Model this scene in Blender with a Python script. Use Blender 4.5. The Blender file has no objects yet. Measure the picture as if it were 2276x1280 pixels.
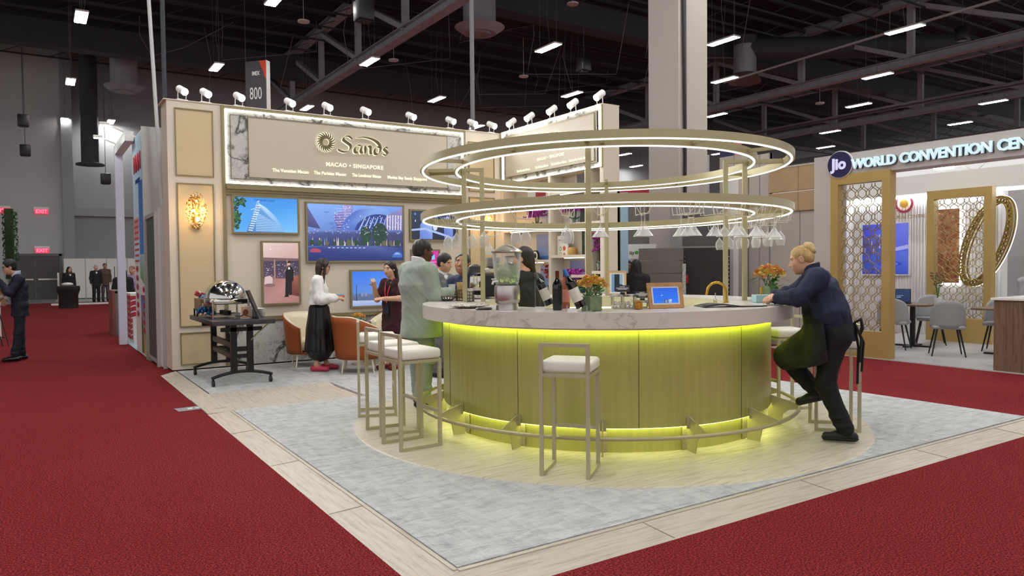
import bpy, bmesh, math, random
import numpy as np
from mathutils import Vector, Matrix, Euler
PI=math.pi
rnd=random.Random(7)
sc=bpy.context.scene
COL=sc.collection
def lin(c):
    return tuple((v/12.92 if v<=.04045 else ((v+.055)/1.055)**2.4) for v in c)
def hx(s):
    return lin(tuple(int(s[i:i+2],16)/255 for i in (0,2,4)))
# ---------------------------------------------------------------- materials
MATS={}
def mat(name,col,rough=.5,metal=0,bump=0,bscale=30,var=0,vscale=6,emit=0,ecol=None,trans=0,ior=1.45,spec=.5,sheen=0,bstretch=None,coat=0,alpha=1):
    if name in MATS: return MATS[name]
    m=bpy.data.materials.new(name); m.use_nodes=True
    nt=m.node_tree; b=nt.nodes['Principled BSDF']
    if isinstance(col,str): col=hx(col)
    b.inputs['Base Color'].default_value=(*col,1); b.inputs['Roughness'].default_value=rough
    b.inputs['Metallic'].default_value=metal; b.inputs['IOR'].default_value=ior
    b.inputs['Specular IOR Level'].default_value=spec
    if trans: b.inputs['Transmission Weight'].default_value=trans
    if coat: b.inputs['Coat Weight'].default_value=coat
    if alpha<1: b.inputs['Alpha'].default_value=alpha
    if sheen: b.inputs['Sheen Weight'].default_value=sheen
    if emit:
        b.inputs['Emission Color'].default_value=(*(ecol or col),1); b.inputs['Emission Strength'].default_value=emit
    tc=None
    def coords(st=None):
        nonlocal tc
        if tc is None: tc=nt.nodes.new('ShaderNodeTexCoord')
        if st:
            mp=nt.nodes.new('ShaderNodeMapping'); mp.inputs['Scale'].default_value=st
            nt.links.new(tc.outputs['Object'],mp.inputs[0]); return mp.outputs[0]
        return tc.outputs['Object']
    if var:
        n=nt.nodes.new('ShaderNodeTexNoise'); n.inputs['Scale'].default_value=vscale; n.inputs['Detail'].default_value=5
        nt.links.new(coords(bstretch),n.inputs['Vector'])
        r=nt.nodes.new('ShaderNodeMapRange'); r.inputs[1].default_value=.25; r.inputs[2].default_value=.75
        r.inputs[3].default_value=1-var; r.inputs[4].default_value=1+var
        nt.links.new(n.outputs['Fac'],r.inputs[0])
        v=nt.nodes.new('ShaderNodeVectorMath'); v.operation='SCALE'; v.inputs[0].default_value=col
        nt.links.new(r.outputs[0],v.inputs['Scale']); nt.links.new(v.outputs[0],b.inputs['Base Color'])
    if bump:
        n=nt.nodes.new('ShaderNodeTexNoise'); n.inputs['Scale'].default_value=bscale; n.inputs['Detail'].default_value=4
        nt.links.new(coords(bstretch),n.inputs['Vector'])
        bp=nt.nodes.new('ShaderNodeBump'); bp.inputs['Strength'].default_value=bump; bp.inputs['Distance'].default_value=.02
        nt.links.new(n.outputs['Fac'],bp.inputs['Height']); nt.links.new(bp.outputs[0],b.inputs['Normal'])
    MATS[name]=m
    return m
def emis(name,col,s):
    if name in MATS: return MATS[name]
    m=bpy.data.materials.new(name); m.use_nodes=True; nt=m.node_tree; nt.nodes.clear()
    e=nt.nodes.new('ShaderNodeEmission'); o=nt.nodes.new('ShaderNodeOutputMaterial')
    e.inputs[0].default_value=(*(hx(col) if isinstance(col,str) else col),1); e.inputs[1].default_value=s
    nt.links.new(e.outputs[0],o.inputs[0]); MATS[name]=m; return m
def ramp(nt,fac,stops):
    r=nt.nodes.new('ShaderNodeValToRGB'); el=r.color_ramp.elements
    while len(el)<len(stops): el.new(.5)
    for e,(p,c) in zip(el,stops): e.position=p; e.color=(*(hx(c) if isinstance(c,str) else c),1)
    nt.links.new(fac,r.inputs[0]); return r.outputs[0]
def nodemat(name):
    m=bpy.data.materials.new(name); m.use_nodes=True; nt=m.node_tree; MATS[name]=m
    b=nt.nodes['Principled BSDF']; tc=nt.nodes.new('ShaderNodeTexCoord')
    def mapped(scale,rot=(0,0,0)):
        mp=nt.nodes.new('ShaderNodeMapping'); mp.inputs['Scale'].default_value=scale; mp.inputs['Rotation'].default_value=rot
        nt.links.new(tc.outputs['Object'],mp.inputs[0]); return mp.outputs[0]
    def noise(vec,scale,detail=4,dist=0,rough=.5):
        n=nt.nodes.new('ShaderNodeTexNoise'); n.inputs['Scale'].default_value=scale; n.inputs['Detail'].default_value=detail
        n.inputs['Distortion'].default_value=dist; n.inputs['Roughness'].default_value=rough
        nt.links.new(vec,n.inputs['Vector']); return n.outputs['Fac']
    def bump(h,s,d=.02):
        bp=nt.nodes.new('ShaderNodeBump'); bp.inputs['Strength'].default_value=s; bp.inputs['Distance'].default_value=d
        nt.links.new(h,bp.inputs['Height']); nt.links.new(bp.outputs[0],b.inputs['Normal'])
    def mth(op,a,c=None,clamp=False):
        q=nt.nodes.new('ShaderNodeMath'); q.operation=op; q.use_clamp=clamp
        for i,x in enumerate((a,c)):
            if x is None: continue
            if isinstance(x,(int,float)): q.inputs[i].default_value=x
            else: nt.links.new(x,q.inputs[i])
        return q.outputs[0]
    def mix(f,a,c,blend='MIX'):
        q=nt.nodes.new('ShaderNodeMix'); q.data_type='RGBA'; q.blend_type=blend
        for sock,x in ((q.inputs['Factor'],f),(q.inputs['A'],a),(q.inputs['B'],c)):
            if isinstance(x,(int,float)): sock.default_value=x
            elif isinstance(x,tuple): sock.default_value=(*x,1)
            elif isinstance(x,str): sock.default_value=(*hx(x),1)
            else: nt.links.new(x,sock)
        return q.outputs['Result']
    class N: pass
    N.m=m;N.nt=nt;N.b=b;N.mapped=mapped;N.noise=noise;N.bump=bump;N.mth=mth;N.mix=mix;N.tc=tc
    N.setcol=lambda c: nt.links.new(c,b.inputs['Base Color'])
    def setr(r,metal=0): b.inputs['Roughness'].default_value=r; b.inputs['Metallic'].default_value=metal
    N.setr=setr
    return N
def colattr_mat(name,emit=0,rough=.5):
    """colours of a printed or shown picture, stored per polygon corner"""
    m=bpy.data.materials.new(name); m.use_nodes=True; nt=m.node_tree; b=nt.nodes['Principled BSDF']
    a=nt.nodes.new('ShaderNodeVertexColor'); a.layer_name='Col'
    b.inputs['Roughness'].default_value=rough
    if emit:
        b.inputs['Base Color'].default_value=(0.01,.01,.01,1)
        nt.links.new(a.outputs[0],b.inputs['Emission Color']); b.inputs['Emission Strength'].default_value=emit
    else: nt.links.new(a.outputs[0],b.inputs['Base Color'])
    MATS[name]=m; return m
# ---------------------------------------------------------------- mesh builder
class MB:
    def __init__(s): s.v=[]; s.f=[]; s.mi=[]; s.cur=0; s.col=[]; s.ccol=None
    def add(s,vs,fs,X=None,cols=None):
        b=len(s.v)
        if X is not None: vs=[X@Vector(p) for p in vs]
        s.v.extend(tuple(p) for p in vs)
        for i,f in enumerate(fs):
            s.f.append(tuple(b+k for k in f)); s.mi.append(s.cur)
            if cols is not None: s.col.append([cols[k] for k in f])
            else: s.col.append(None if s.ccol is None else [s.ccol]*len(f))
        return s
    def box(s,cx,cy,cz,sx,sy,sz,rz=0,X=None):
        a,b,c=sx/2,sy/2,sz/2
        vs=[(x,y,z) for z in(-c,c) for x,y in((-a,-b),(a,-b),(a,b),(-a,b))]
        T=Matrix.Translation((cx,cy,cz))@Matrix.Rotation(rz,4,'Z')
        if X is not None: T=X@T
        return s.add(vs,[(3,2,1,0),(4,5,6,7),(0,1,5,4),(1,2,6,5),(2,3,7,6),(3,0,4,7)],T)
    def b2(s,x0,x1,y0,y1,z0,z1): return s.box((x0+x1)/2,(y0+y1)/2,(z0+z1)/2,abs(x1-x0),abs(y1-y0),abs(z1-z0))
    def rbox(s,cx,cy,cz,sx,sy,sz,r=.02,seg=3,rz=0,X=None):
        bm=bmesh.new(); bmesh.ops.create_cube(bm,size=1)
        for v in bm.verts: v.co=(v.co.x*sx,v.co.y*sy,v.co.z*sz)
        bmesh.ops.bevel(bm,geom=list(bm.edges),offset=r,segments=seg,profile=.5,affect='EDGES')
        T=Matrix.Translation((cx,cy,cz))@Matrix.Rotation(rz,4,'Z')
        if X is not None: T=X@T
        bm.verts.index_update()
        s.add([v.co.copy() for v in bm.verts],[[v.index for v in f.verts] for f in bm.faces],T); bm.free(); return s
    def cyl(s,p0,p1,r0,r1=None,seg=14,cap=True):
        p0=Vector(p0);p1=Vector(p1); r1=r0 if r1 is None else r1
        d=(p1-p0).normalized(); u=d.orthogonal().normalized(); w=d.cross(u)
        vs=[]
        for p,r in((p0,r0),(p1,r1)):
            for i in range(seg):
                a=2*PI*i/seg; vs.append(p+u*math.cos(a)*r+w*math.sin(a)*r)
        fs=[(i,(i+1)%seg,seg+(i+1)%seg,seg+i) for i in range(seg)]
        if cap: fs+= [tuple(range(seg-1,-1,-1)),tuple(range(seg,2*seg))]
        return s.add(vs,fs)
    def tube(s,pts,r,seg=8,closed=False,flat=None):
        pts=[Vector(p) for p in pts]; n=len(pts); vs=[]; up=None
        for i,p in enumerate(pts):
            a=pts[(i-1)%n] if (closed or i>0) else p; b=pts[(i+1)%n] if (closed or i<n-1) else p
            d=(b-a).normalized()
            if up is None: up=d.orthogonal().normalized()
            up=(up-d*up.dot(d)); up=up.normalized() if up.length>1e-6 else d.orthogonal().normalized()
            w=d.cross(up); rr=r[i] if isinstance(r,(list,tuple)) else r
            for k in range(seg):
                t=2*PI*k/seg; vs.append(p+up*math.cos(t)*rr+w*math.sin(t)*rr)
        fs=[]
        for i in range(n if closed else n-1):
            j=(i+1)%n
            for k in range(seg): fs.append((i*seg+k,i*seg+(k+1)%seg,j*seg+(k+1)%seg,j*seg+k))
        if not closed: fs+=[tuple(range(seg-1,-1,-1)),tuple((n-1)*seg+k for k in range(seg))]
        return s.add(vs,fs)
    def bar(s,p0,p1,w,h,up=(0,0,1)):
        p0=Vector(p0);p1=Vector(p1);d=(p1-p0);L=d.length;d.normalize();up=Vector(up)
        if abs(d.dot(up))>.98: up=Vector((1,0,0)) if abs(d.x)<.9 else Vector((0,1,0))
        sd=d.cross(up).normalized();u=sd.cross(d)
        vs=[p+sd*a*w/2+u*b*h/2 for p in(p0,p1) for a,b in((-1,-1),(1,-1),(1,1),(-1,1))]
        return s.add(vs,[(3,2,1,0),(4,5,6,7),(0,1,5,4),(1,2,6,5),(2,3,7,6),(3,0,4,7)])
    def lathe(s,prof,c=(0,0,0),seg=28,X=None,close=False):
        vs=[];n=len(prof)
        for r,z in prof:
            for k in range(seg):
                a=2*PI*k/seg; vs.append((c[0]+r*math.cos(a),c[1]+r*math.sin(a),c[2]+z))
        fs=[(i*seg+k,i*seg+(k+1)%seg,((i+1)%n)*seg+(k+1)%seg,((i+1)%n)*seg+k) for i in range(n if close else n-1) for k in range(seg)]
        if not close:
            if prof[0][0]>1e-4: fs.append(tuple(range(seg-1,-1,-1)))
            if prof[-1][0]>1e-4: fs.append(tuple((n-1)*seg+k for k in range(seg)))
        return s.add(vs,fs,X)
    def ring(s,c,r0,r1,z0,z1,seg=96,a0=0,a1=2*PI,tilt=0):
        full=abs(a1-a0-2*PI)<1e-6; n=seg if full else seg+1; vs=[]
        for i in range(n):
            a=a0+(a1-a0)*i/seg; x,y=math.cos(a),math.sin(a)
            for r,z in((r0,z0),(r1,z0),(r1,z1),(r0,z1)): vs.append((c[0]+r*x,c[1]+r*y,z+tilt*r*y))
        fs=[]
        for i in range(seg):
            j=(i+1)%n
            for k in range(4): fs.append((i*4+k,j*4+k,j*4+(k+1)%4,i*4+(k+1)%4)[::-1])
        if not full: fs+=[(0,1,2,3),tuple((n-1)*4+k for k in(3,2,1,0))]
        return s.add(vs,fs)
    def sph(s,c,r,seg=14,rings=9,X=None):
        if isinstance(r,(int,float)): r=(r,r,r)
        vs=[(c[0],c[1],c[2]-r[2])]
        for i in range(1,rings):
            t=PI*i/rings
            for k in range(seg):
                a=2*PI*k/seg; vs.append((c[0]+r[0]*math.sin(t)*math.cos(a),c[1]+r[1]*math.sin(t)*math.sin(a),c[2]-r[2]*math.cos(t)))
        vs.append((c[0],c[1],c[2]+r[2])); L=len(vs)-1
        fs=[(0,1+(k+1)%seg,1+k) for k in range(seg)]
        for i in range(rings-2):
            for k in range(seg):
                a=1+i*seg;fs.append((a+k,a+(k+1)%seg,a+seg+(k+1)%seg,a+seg+k))
        a=1+(rings-2)*seg; fs+=[(a+k,a+(k+1)%seg,L) for k in range(seg)]
        return s.add(vs,fs,X)
    def prism(s,poly,z0,z1,X=None):
        n=len(poly)
        vs=[(x,y,z0) for x,y in poly]+[(x,y,z1) for x,y in poly]
        fs=[tuple(range(n-1,-1,-1)),tuple(range(n,2*n))]+[(i,(i+1)%n,n+(i+1)%n,n+i) for i in range(n)]
        return s.add(vs,fs,X)
    def grid(s,P,closed_u=False):
        """P[i][j] points"""
        n=len(P);m=len(P[0]);vs=[p for row in P for p in row];fs=[]
        for i in range(n if closed_u else n-1):
            for j in range(m-1):
                k=(i+1)%n; fs.append((i*m+j,k*m+j,k*m+j+1,i*m+j+1))
        return s.add(vs,fs)
    def mi_(s,i): s.cur=i; return s
    def obj(s,name,mats,parent=None,smooth=True,ang=.7,loc=None,solid=0,recalc=False,world=False):
        if world:
            I=(Matrix.Translation(parent.location)@Matrix.Rotation(parent.rotation_euler.z,4,'Z')).inverted()
            s.v=[tuple(I@Vector(p)) for p in s.v]
        me=bpy.data.meshes.new(name); me.from_pydata(s.v,[],s.f)
        ms=mats if isinstance(mats,(list,tuple)) else [mats]
        for m in ms: me.materials.append(m)
        if len(ms)>1: me.polygons.foreach_set('material_index',s.mi)
        if any(c is not None for c in s.col):
            ca=me.color_attributes.new('Col','FLOAT_COLOR','CORNER'); arr=[]
            for f,c in zip(s.f,s.col):
                for k in range(len(f)): arr.extend((*c[k],1) if c else (1,1,1,1))
            ca.data.foreach_set('color',arr)
        if recalc or solid:
            bm=bmesh.new(); bm.from_mesh(me); bmesh.ops.recalc_face_normals(bm,faces=bm.faces)
            bm.to_mesh(me); bm.free()
        if smooth:
            me.shade_smooth(); me.set_sharp_from_angle(angle=ang)
        me.update()
        o=bpy.data.objects.new(name,me); COL.objects.link(o)
        if parent is not None: o.parent=parent
        if loc is not None: o.location=loc
        if solid:
            md=o.modifiers.new('solid','SOLIDIFY'); md.thickness=solid; md.offset=0
        return o
def tag(o,label,cat,group=None,kind=None):
    o['label']=label; o['category']=cat
    if group: o['group']=group
    if kind: o['kind']=kind
    return o
def thing(name,label,cat,loc=(0,0,0),rz=0,group=None):
    o=bpy.data.objects.new(name,None); COL.objects.link(o); o.location=loc; o.rotation_euler=(0,0,rz); o.empty_display_size=.1
    return tag(o,label,cat,group)
def struct(o): o['kind']='structure'; return o
def dup(root,loc=None,rz=None,label=None,group=None):
    r=root.copy(); COL.objects.link(r)
    if loc is not None: r.location=loc
    if rz is not None: r.rotation_euler=(0,0,rz)
    if label: r['label']=label
    if group: r['group']=group
    for ch in root.children:
        c=ch.copy(); COL.objects.link(c); c.parent=r
        for g in ch.children:
            d=g.copy(); COL.objects.link(d); d.parent=c
    return r
ORD=['first','second','third','fourth','fifth','sixth','seventh','eighth','ninth','tenth','eleventh','twelfth','thirteenth','fourteenth','fifteenth','sixteenth','seventeenth','eighteenth','nineteenth','twentieth']
def text(name,body,size,m,parent=None,loc=(0,0,0),rot=(PI/2,0,0),ext=.004,bold=0,align='CENTER',sx=1,space=1,shear=0,res=3):
    cu=bpy.data.curves.new(name,'FONT'); cu.body=body; cu.size=size; cu.extrude=ext; cu.offset=bold; cu.align_x=align; cu.align_y='CENTER'
    cu.space_character=space; cu.resolution_u=res; cu.shear=shear
    t=bpy.data.objects.new('t',cu); COL.objects.link(t)
    bpy.context.view_layer.update()
    dg=bpy.context.evaluated_depsgraph_get()
    me=bpy.data.meshes.new_from_object(t.evaluated_get(dg)); bpy.data.objects.remove(t); bpy.data.curves.remove(cu)
    me.name=name; me.materials.clear(); me.materials.append(m)
    o=bpy.data.objects.new(name,me); COL.objects.link(o)
    if parent is not None: o.parent=parent
    o.location=loc; o.rotation_euler=rot; o.scale=(sx,1,1)
    return o
# pictures: layers of flat coloured polygons in local XZ, front towards -Y
def picture(name,layers,m,parent,y=0,step=.0006,clamp=None):
    b=MB(); step=min(step,.005/len(layers))
    if clamp: cl=lambda v,k:max(-k,min(k,v)); layers=[([(cl(x,clamp[0]/2),cl(z,clamp[1]/2)) for x,z in P],c) for P,c in layers]
    for i,(poly,c) in enumerate(layers):
        cs=[hx(k) if isinstance(k,str) else k for k in (c if isinstance(c,list) else [c]*len(poly))]
        b.add([(x,y-i*step,z) for x,z in poly],[tuple(range(len(poly)))],None,cs)
    return b.obj(name,m,parent,smooth=False)
def R4(x0,z0,x1,z1): return [(x0,z0),(x1,z0),(x1,z1),(x0,z1)]
def disc2(x,z,rx,rz=None,n=14): return [(x+rx*math.cos(2*PI*k/n),z+(rz or rx)*math.sin(2*PI*k/n)) for k in range(n)]
def frame_bars(b,w,h,t,d,y0=0):
    """four mitred bars round w x h in local XZ, from y0 back to y0+d"""
    o=[(-w/2-t,-h/2-t),(w/2+t,-h/2-t),(w/2+t,h/2+t),(-w/2-t,h/2+t)]; i=[(-w/2,-h/2),(w/2,-h/2),(w/2,h/2),(-w/2,h/2)]
    for k in range(4):
        j=(k+1)%4
        q=[o[k],o[j],i[j],i[k]]
        vs=[(x,y0,z) for x,z in q]+[(x,y0+d,z) for x,z in q]
        b.add(vs,[(0,1,2,3),(7,6,5,4),(0,4,5,1),(1,5,6,2),(2,6,7,3),(3,7,4,0)])
    return b
# ---------------------------------------------------------------- camera and view
cam=bpy.data.cameras.new('camera'); co=bpy.data.objects.new('camera',cam); COL.objects.link(co)
cam.sensor_fit='HORIZONTAL'; cam.sensor_width=36; cam.lens=1633.37/2276*36; cam.clip_end=300; cam.clip_start=.05
_f=Vector((0.54526771,0.83769359,-0.03086368));_r=Vector((0.83789454,-0.54574917,-0.00951744));_u=Vector((0.02481652,0.02067096,0.99947829))
co.matrix_world=Matrix(((_r.x,_u.x,-_f.x,0),(_r.y,_u.y,-_f.y,0),(_r.z,_u.z,-_f.z,1.5),(0,0,0,1)))
sc.camera=co
sc.view_settings.view_transform='Standard'; sc.view_settings.look='None'; sc.view_settings.gamma=1
sc.view_settings.use_curve_mapping=False; sc.view_settings.exposure=.12
w=bpy.data.worlds.new('world'); sc.world=w; w.use_nodes=True
w.node_tree.nodes['Background'].inputs[0].default_value=(1,.97,.95,1); w.node_tree.nodes['Background'].inputs[1].default_value=.75
sc.cycles.max_bounces=8; sc.cycles.glossy_bounces=4; sc.cycles.transmission_bounces=8; sc.cycles.diffuse_bounces=3
sc.cycles.caustics_reflective=False; sc.cycles.caustics_refractive=False; sc.cycles.sample_clamp_indirect=4
# ---------------------------------------------------------------- shared materials
N=nodemat('red_carpet'); v=N.mapped((1,1,1))
n1=N.noise(v,95,3,0,.7); n2=N.noise(v,1.3,3)
c=ramp(N.nt,n1,[(.36,(.045,.004,.005)),(.5,(.225,.017,.020)),(.63,(.52,.072,.078))])
c2=N.mix(N.mth('MULTIPLY',n2,.35),c,(.16,.008,.012)); N.setcol(c2); N.setr(.95); N.bump(n1,.7,.03); N.b.inputs['Specular IOR Level'].default_value=.1
M_CARPET=N.m
N=nodemat('silver_rug'); v=N.mapped((1.6,5,1),(0,0,.5)); v2=N.mapped((5,1.2,1),(0,0,-.35)); v3=N.mapped((1,1,1))
a=N.noise(v,3.2,6,.8); b_=N.noise(v2,3,5,.6); d_=N.noise(v3,55,3)
h=N.mth('ADD',N.mth('MULTIPLY',a,.6),N.mth('MULTIPLY',b_,.4))
h2=N.mth('ADD',h,N.mth('MULTIPLY',d_,.16))
N.setcol(ramp(N.nt,h2,[(.36,(.27,.28,.30)),(.5,(.43,.44,.455)),(.66,(.57,.575,.58))])); N.setr(.8); N.bump(h2,1.,.08); N.b.inputs['Sheen Weight'].default_value=.3
M_RUG=N.m
def woodmat(name,base,dark,sc_=(1,14,1),rot=0,rough=.5,plank=0):
    N=nodemat(name); v=N.mapped(sc_,(0,0,rot)); a=N.noise(v,3,6,.4); f=N.noise(v,14,4)
    q=N.mth('ADD',N.mth('MULTIPLY',a,.7),N.mth('MULTIPLY',f,.3))
    c=ramp(N.nt,q,[(.35,dark),(.5,base),(.7,tuple(min(1,k*1.12) for k in base))])
    N.setcol(c); N.setr(rough); N.bump(q,.15,.01); return N.m
M_WOODX=woodmat('pale_plank_x',(.50,.44,.37),(.37,.31,.255),(1,14,1))
M_WOODY=woodmat('pale_plank_y',(.50,.44,.37),(.37,.31,.255),(14,1,1))
M_WOODD=woodmat('pale_plank_disc',(.55,.49,.40),(.38,.32,.25),(1.2,16,1),.55)
M_WALNUT=woodmat('walnut',(.17,.10,.06),(.09,.05,.03),(12,12,.9))
M_OAK=woodmat('oak_frame',(.50,.27,.11),(.36,.18,.07),(9,2,9))
def marble(name,base,vein,scale=1.2,width=.035,thr=0,dens=.5,rough=.25):
    N=nodemat(name); v=N.mapped((1,1,1)); w=N.noise(v,scale*1.1,5,1.2); 
    f=N.mth('ABSOLUTE',N.mth('SUBTRACT',w,.5))
    k=N.mth('DIVIDE',f,width,True)
    msk=N.noise(v,scale*1.7,3); mk=ramp(N.nt,msk,[(dens-.06,(0,0,0)),(dens+.08,(1,1,1))])
    inv=N.mth('SUBTRACT',1,k); vv=N.mth('MULTIPLY',inv,mk)
    w2=N.noise(v,scale*5,4,1.5); f2=N.mth('SUBTRACT',1,N.mth('DIVIDE',N.mth('ABSOLUTE',N.mth('SUBTRACT',w2,.5)),.03,True))
    vv2=N.mth('ADD',vv,N.mth('MULTIPLY',N.mth('MULTIPLY',f2,mk),.6),True)
    cl=N.mix(N.noise(v,scale*2,3),base,tuple(k*.84 for k in base))
    N.setcol(N.mix(vv2,cl,vein)); N.setr(rough); return N.m
M_MARBLE=marble('veined_marble',(.58,.57,.55),(.07,.065,.06),1.5,.045,dens=.42)
M_QUARTZ=marble('white_quartz',(.74,.69,.64),(.36,.31,.26),.62,.010,dens=.57)
M_CREAM=mat('cream_paint','d6cbba',.55)
M_TAN=mat('tan_panel','cdb994',.6)
M_BOARD=mat('sign_board','c4bba8',.5)
M_OLIVE=mat('olive_gold_trim','8b8060',.38,.35)
M_GOLDL=mat('bright_gold_line','c8b880',.3,.7)
M_CHAMP=mat('champagne_paint','b3ab86',.38,.25)
M_CHAMPD=mat('champagne_stool','bab296',.38,.35)
N=nodemat('brushed_olive_brass'); v=N.mapped((9,9,.25)); a=N.noise(v,4,3)
N.setcol(ramp(N.nt,a,[(.3,(.44,.43,.14)),(.7,(.51,.50,.165))])); N.setr(.38,.55); N.bump(a,.04,.004); M_BRASS=N.m
M_LED=emis('white_led',(1,.97,.86),2.6)
M_LEDSIGN=emis('sign_led',(1,.97,.84),5)
M_LEDY=emis('yellow_green_led',(.78,1,.08),42); M_LEDP=emis('plinth_led',(.93,1,.22),8.5)
M_LAMP=emis('ceiling_lamp_lens',(1,.99,.96),105)
M_WHITE=mat('white_paint','e6e4e0',.45)
M_WHITEPL=mat('white_plastic','efeeec',.35)
M_BLACK=mat('black_paint','1a191b',.4)
M_BLACKM=mat('black_metal','202024',.35,.4)
M_STEEL=mat('polished_steel',(.62,.61,.58),.12,1)
M_STEELB=mat('brushed_steel',(.60,.58,.54),.28,1,.05,60,bstretch=(20,20,.3))
M_CHROME=mat('chrome',(.8,.8,.8),.06,1)
def thinglass(name,edge=.85,face=.10,col=(.92,.95,.94)):
    m=bpy.data.materials.new(name); m.use_nodes=True; nt=m.node_tree; b=nt.nodes['Principled BSDF']; o=nt.nodes['Material Output']
    b.inputs['Base Color'].default_value=(*col,1); b.inputs['Roughness'].default_value=.06
    t=nt.nodes.new('ShaderNodeBsdfTransparent'); t.inputs[0].default_value=(*[.6+.4*c for c in col],1); lw=nt.nodes.new('ShaderNodeLayerWeight'); lw.inputs[0].default_value=.5
    r=nt.nodes.new('ShaderNodeMapRange'); r.inputs[1].default_value=.25; r.inputs[2].default_value=1; r.inputs[3].default_value=face; r.inputs[4].default_value=edge
    nt.links.new(lw.outputs['Facing'],r.inputs[0]); x=nt.nodes.new('ShaderNodeMixShader'); nt.links.new(r.outputs[0],x.inputs[0]); nt.links.new(t.outputs[0],x.inputs[1]); nt.links.new(b.outputs[0],x.inputs[2]); nt.links.new(x.outputs[0],o.inputs[0]); MATS[name]=m; return m
M_GLASS=thinglass('clear_glass'); M_GLASST=thinglass('thin_glass',.7,.07)
M_LEATHERW=mat('white_leather','e9e4dc',.45)
M_TANL=mat('rust_leather','94491c',.5,bump=.08,bscale=120)
M_CREAML=mat('cream_leather','e8dcc0',.5)
M_SCREEN=colattr_mat('screen_image',1.12,.3)
M_PRINT=colattr_mat('printed_image',0,.5)
M_BEZEL=mat('screen_black','0d0d10',.3)
M_GREY=mat('mid_grey_paint','8f8b88',.6)
M_FOLI=mat('leaf_green','3f7a2c',.5,var=.3,vscale=20)
M_FOLID=mat('dark_leaf','234a1d',.5,var=.3,vscale=20)
# ---------------------------------------------------------------- hall floor and the booth platform
b=MB(); b.add([(-30,-12,0),(75,-12,0),(75,48,0),(-30,48,0)],[(0,1,2,3)]); struct(b.obj('floor',M_CARPET,None,False))
b=MB(); b.add([(-30,38.9,.004),(75,38.9,.004),(75,60,.004),(-30,60,.004)],[(0,1,2,3)]); struct(b.obj('floor_concrete',mat('concrete','8d8c8c',.3,var=.1),None,False))
# pale plank border, a low ramp round the platform with the notch on the left
PX0,PX1,PY0,PY1=1.46,7.85,2.84,12.0
T=thing('plank_border','pale wood plank edging and pad around the silver rug of the round bar booth','platform',(1.46,2.84,0))
b=MB(); b.add([(1.46,2.84,0),(7.86,2.84,0),(7.86,3.12,.016),(1.68,3.12,.016)],[(0,1,2,3)]); b.b2(1.70,7.86,3.10,3.13,0,.021); b.obj('front_border',M_WOODX,T,False,world=True)
b=MB(); b.add([(1.46,2.84,0),(1.68,3.12,.016),(1.69,7.95,.016),(1.46,8.05,0)],[(0,1,2,3)]); b.b2(1.675,1.70,3.12,7.92,0,.021)
b.b2(1.46,3.13,7.975,8.98,0,.012)
b.obj('side_border',M_WOODY,T,False,world=True)
b=MB(); b.add([(1.46,8.95,.01),(3.15,8.95,.01),(3.14,9.12,.03),(1.68,9.12,.03)],[(0,1,2,3)]); b.add([(1.46,8.95,.0),(1.68,9.12,.03),(1.68,11.45,.03),(1.46,11.29,.0)],[(0,1,2,3)]); b.obj('raised_edge',M_WOODY,T,False,world=True)
b=MB()
for y in (4.3,5.6,6.9,8.2): b=MB(); b.bar((1.46,y,.006),(1.69,y+.0,.0185),.004,.003); b.obj('plank_joint',mat('joint','a89880',.7),T,False,world=True)
for x in (2.9,4.35,5.8,7.1): b=MB(); b.bar((x,2.85,.004),(x,3.1,.017),.004,.003); b.obj('plank_joint',mat('joint','a89880',.7),T,False,world=True)
# rug
b=MB()
outer=[(1.706,3.138),(7.85,3.15),(7.80,8.5),(7.22,8.56),(7.22,11.46),(1.706,11.46),(1.706,9.14),(3.16,9.14),(3.16,7.955),(1.706,7.955)]
b.prism(outer,.0,.024)
tag(b.obj('rug',M_RUG,None,False),'large silver grey crushed rug covering the booth floor under the round bar','rug')
BC=(4.67,5.55)
b=MB(); b.lathe([(0,.0),(2.39,.0),(2.40,.024),(2.385,.030),(0,.030)],(BC[0],BC[1],0),96)
tag(b.obj('round_wood_floor',M_WOODD,None,True,.3),'round pale wood floor disc inlaid in the rug beneath the bar','floor panel')
# ---------------------------------------------------------------- long sign wall
YW=11.47
def rect_frame(b,x0,x1,z0,z1,t,d,y):
    b.b2(x0,x1,y-d,y,z0,z0+t); b.b2(x0,x1,y-d,y,z1-t,z1); b.b2(x0,x0+t,y-d,y,z0+t,z1-t); b.b2(x1-t,x1,y-d,y,z0+t,z1-t)
T=thing('sign_wall','long cream booth wall with lit marble sign board and hung screens','wall',(4.44,YW+.25,.04))
b=MB(); b.b2(1.64,7.24,YW,12.0,.04,3.9); b.b2(1.60,7.24,YW-.01,12.02,3.9,3.915); b.obj('wall_body',M_CREAM,T,False,world=True)
for (x0,x1,z0,z1) in [(1.74,2.26,2.83,3.80),(1.75,2.25,.65,2.73),(1.75,2.25,.10,.57),(6.56,7.10,2.83,3.72),(6.56,7.10,.65,2.73),(6.56,7.10,.10,.57)]:
    b=MB(); b.b2(x0,x1,YW-.006,YW,z0,z1); p=b.obj('panel',M_TAN,T,False,world=True)
    b=MB(); rect_frame(b,x0,x1,z0,z1,.016,.018,YW); o=b.obj('panel_moulding',M_OLIVE,p,False); 
    o.location=(-T.location[0],-T.location[1],-T.location[2])
b=MB(); b.b2(2.37,2.42,YW-.03,YW,.04,3.9); b.b2(6.44,6.49,YW-.03,YW,.04,3.9); b.b2(2.42,6.44,YW-.03,YW,3.85,3.89); b.obj('upright_trim',M_OLIVE,T,False,world=True)
b=MB()
for z0,z1,d in ((2.59,2.63,.04),(2.63,2.67,.06),(2.67,2.72,.09),(2.72,2.75,.05)): b.b2(2.42,6.44,YW-d,YW,z0,z1)
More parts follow.
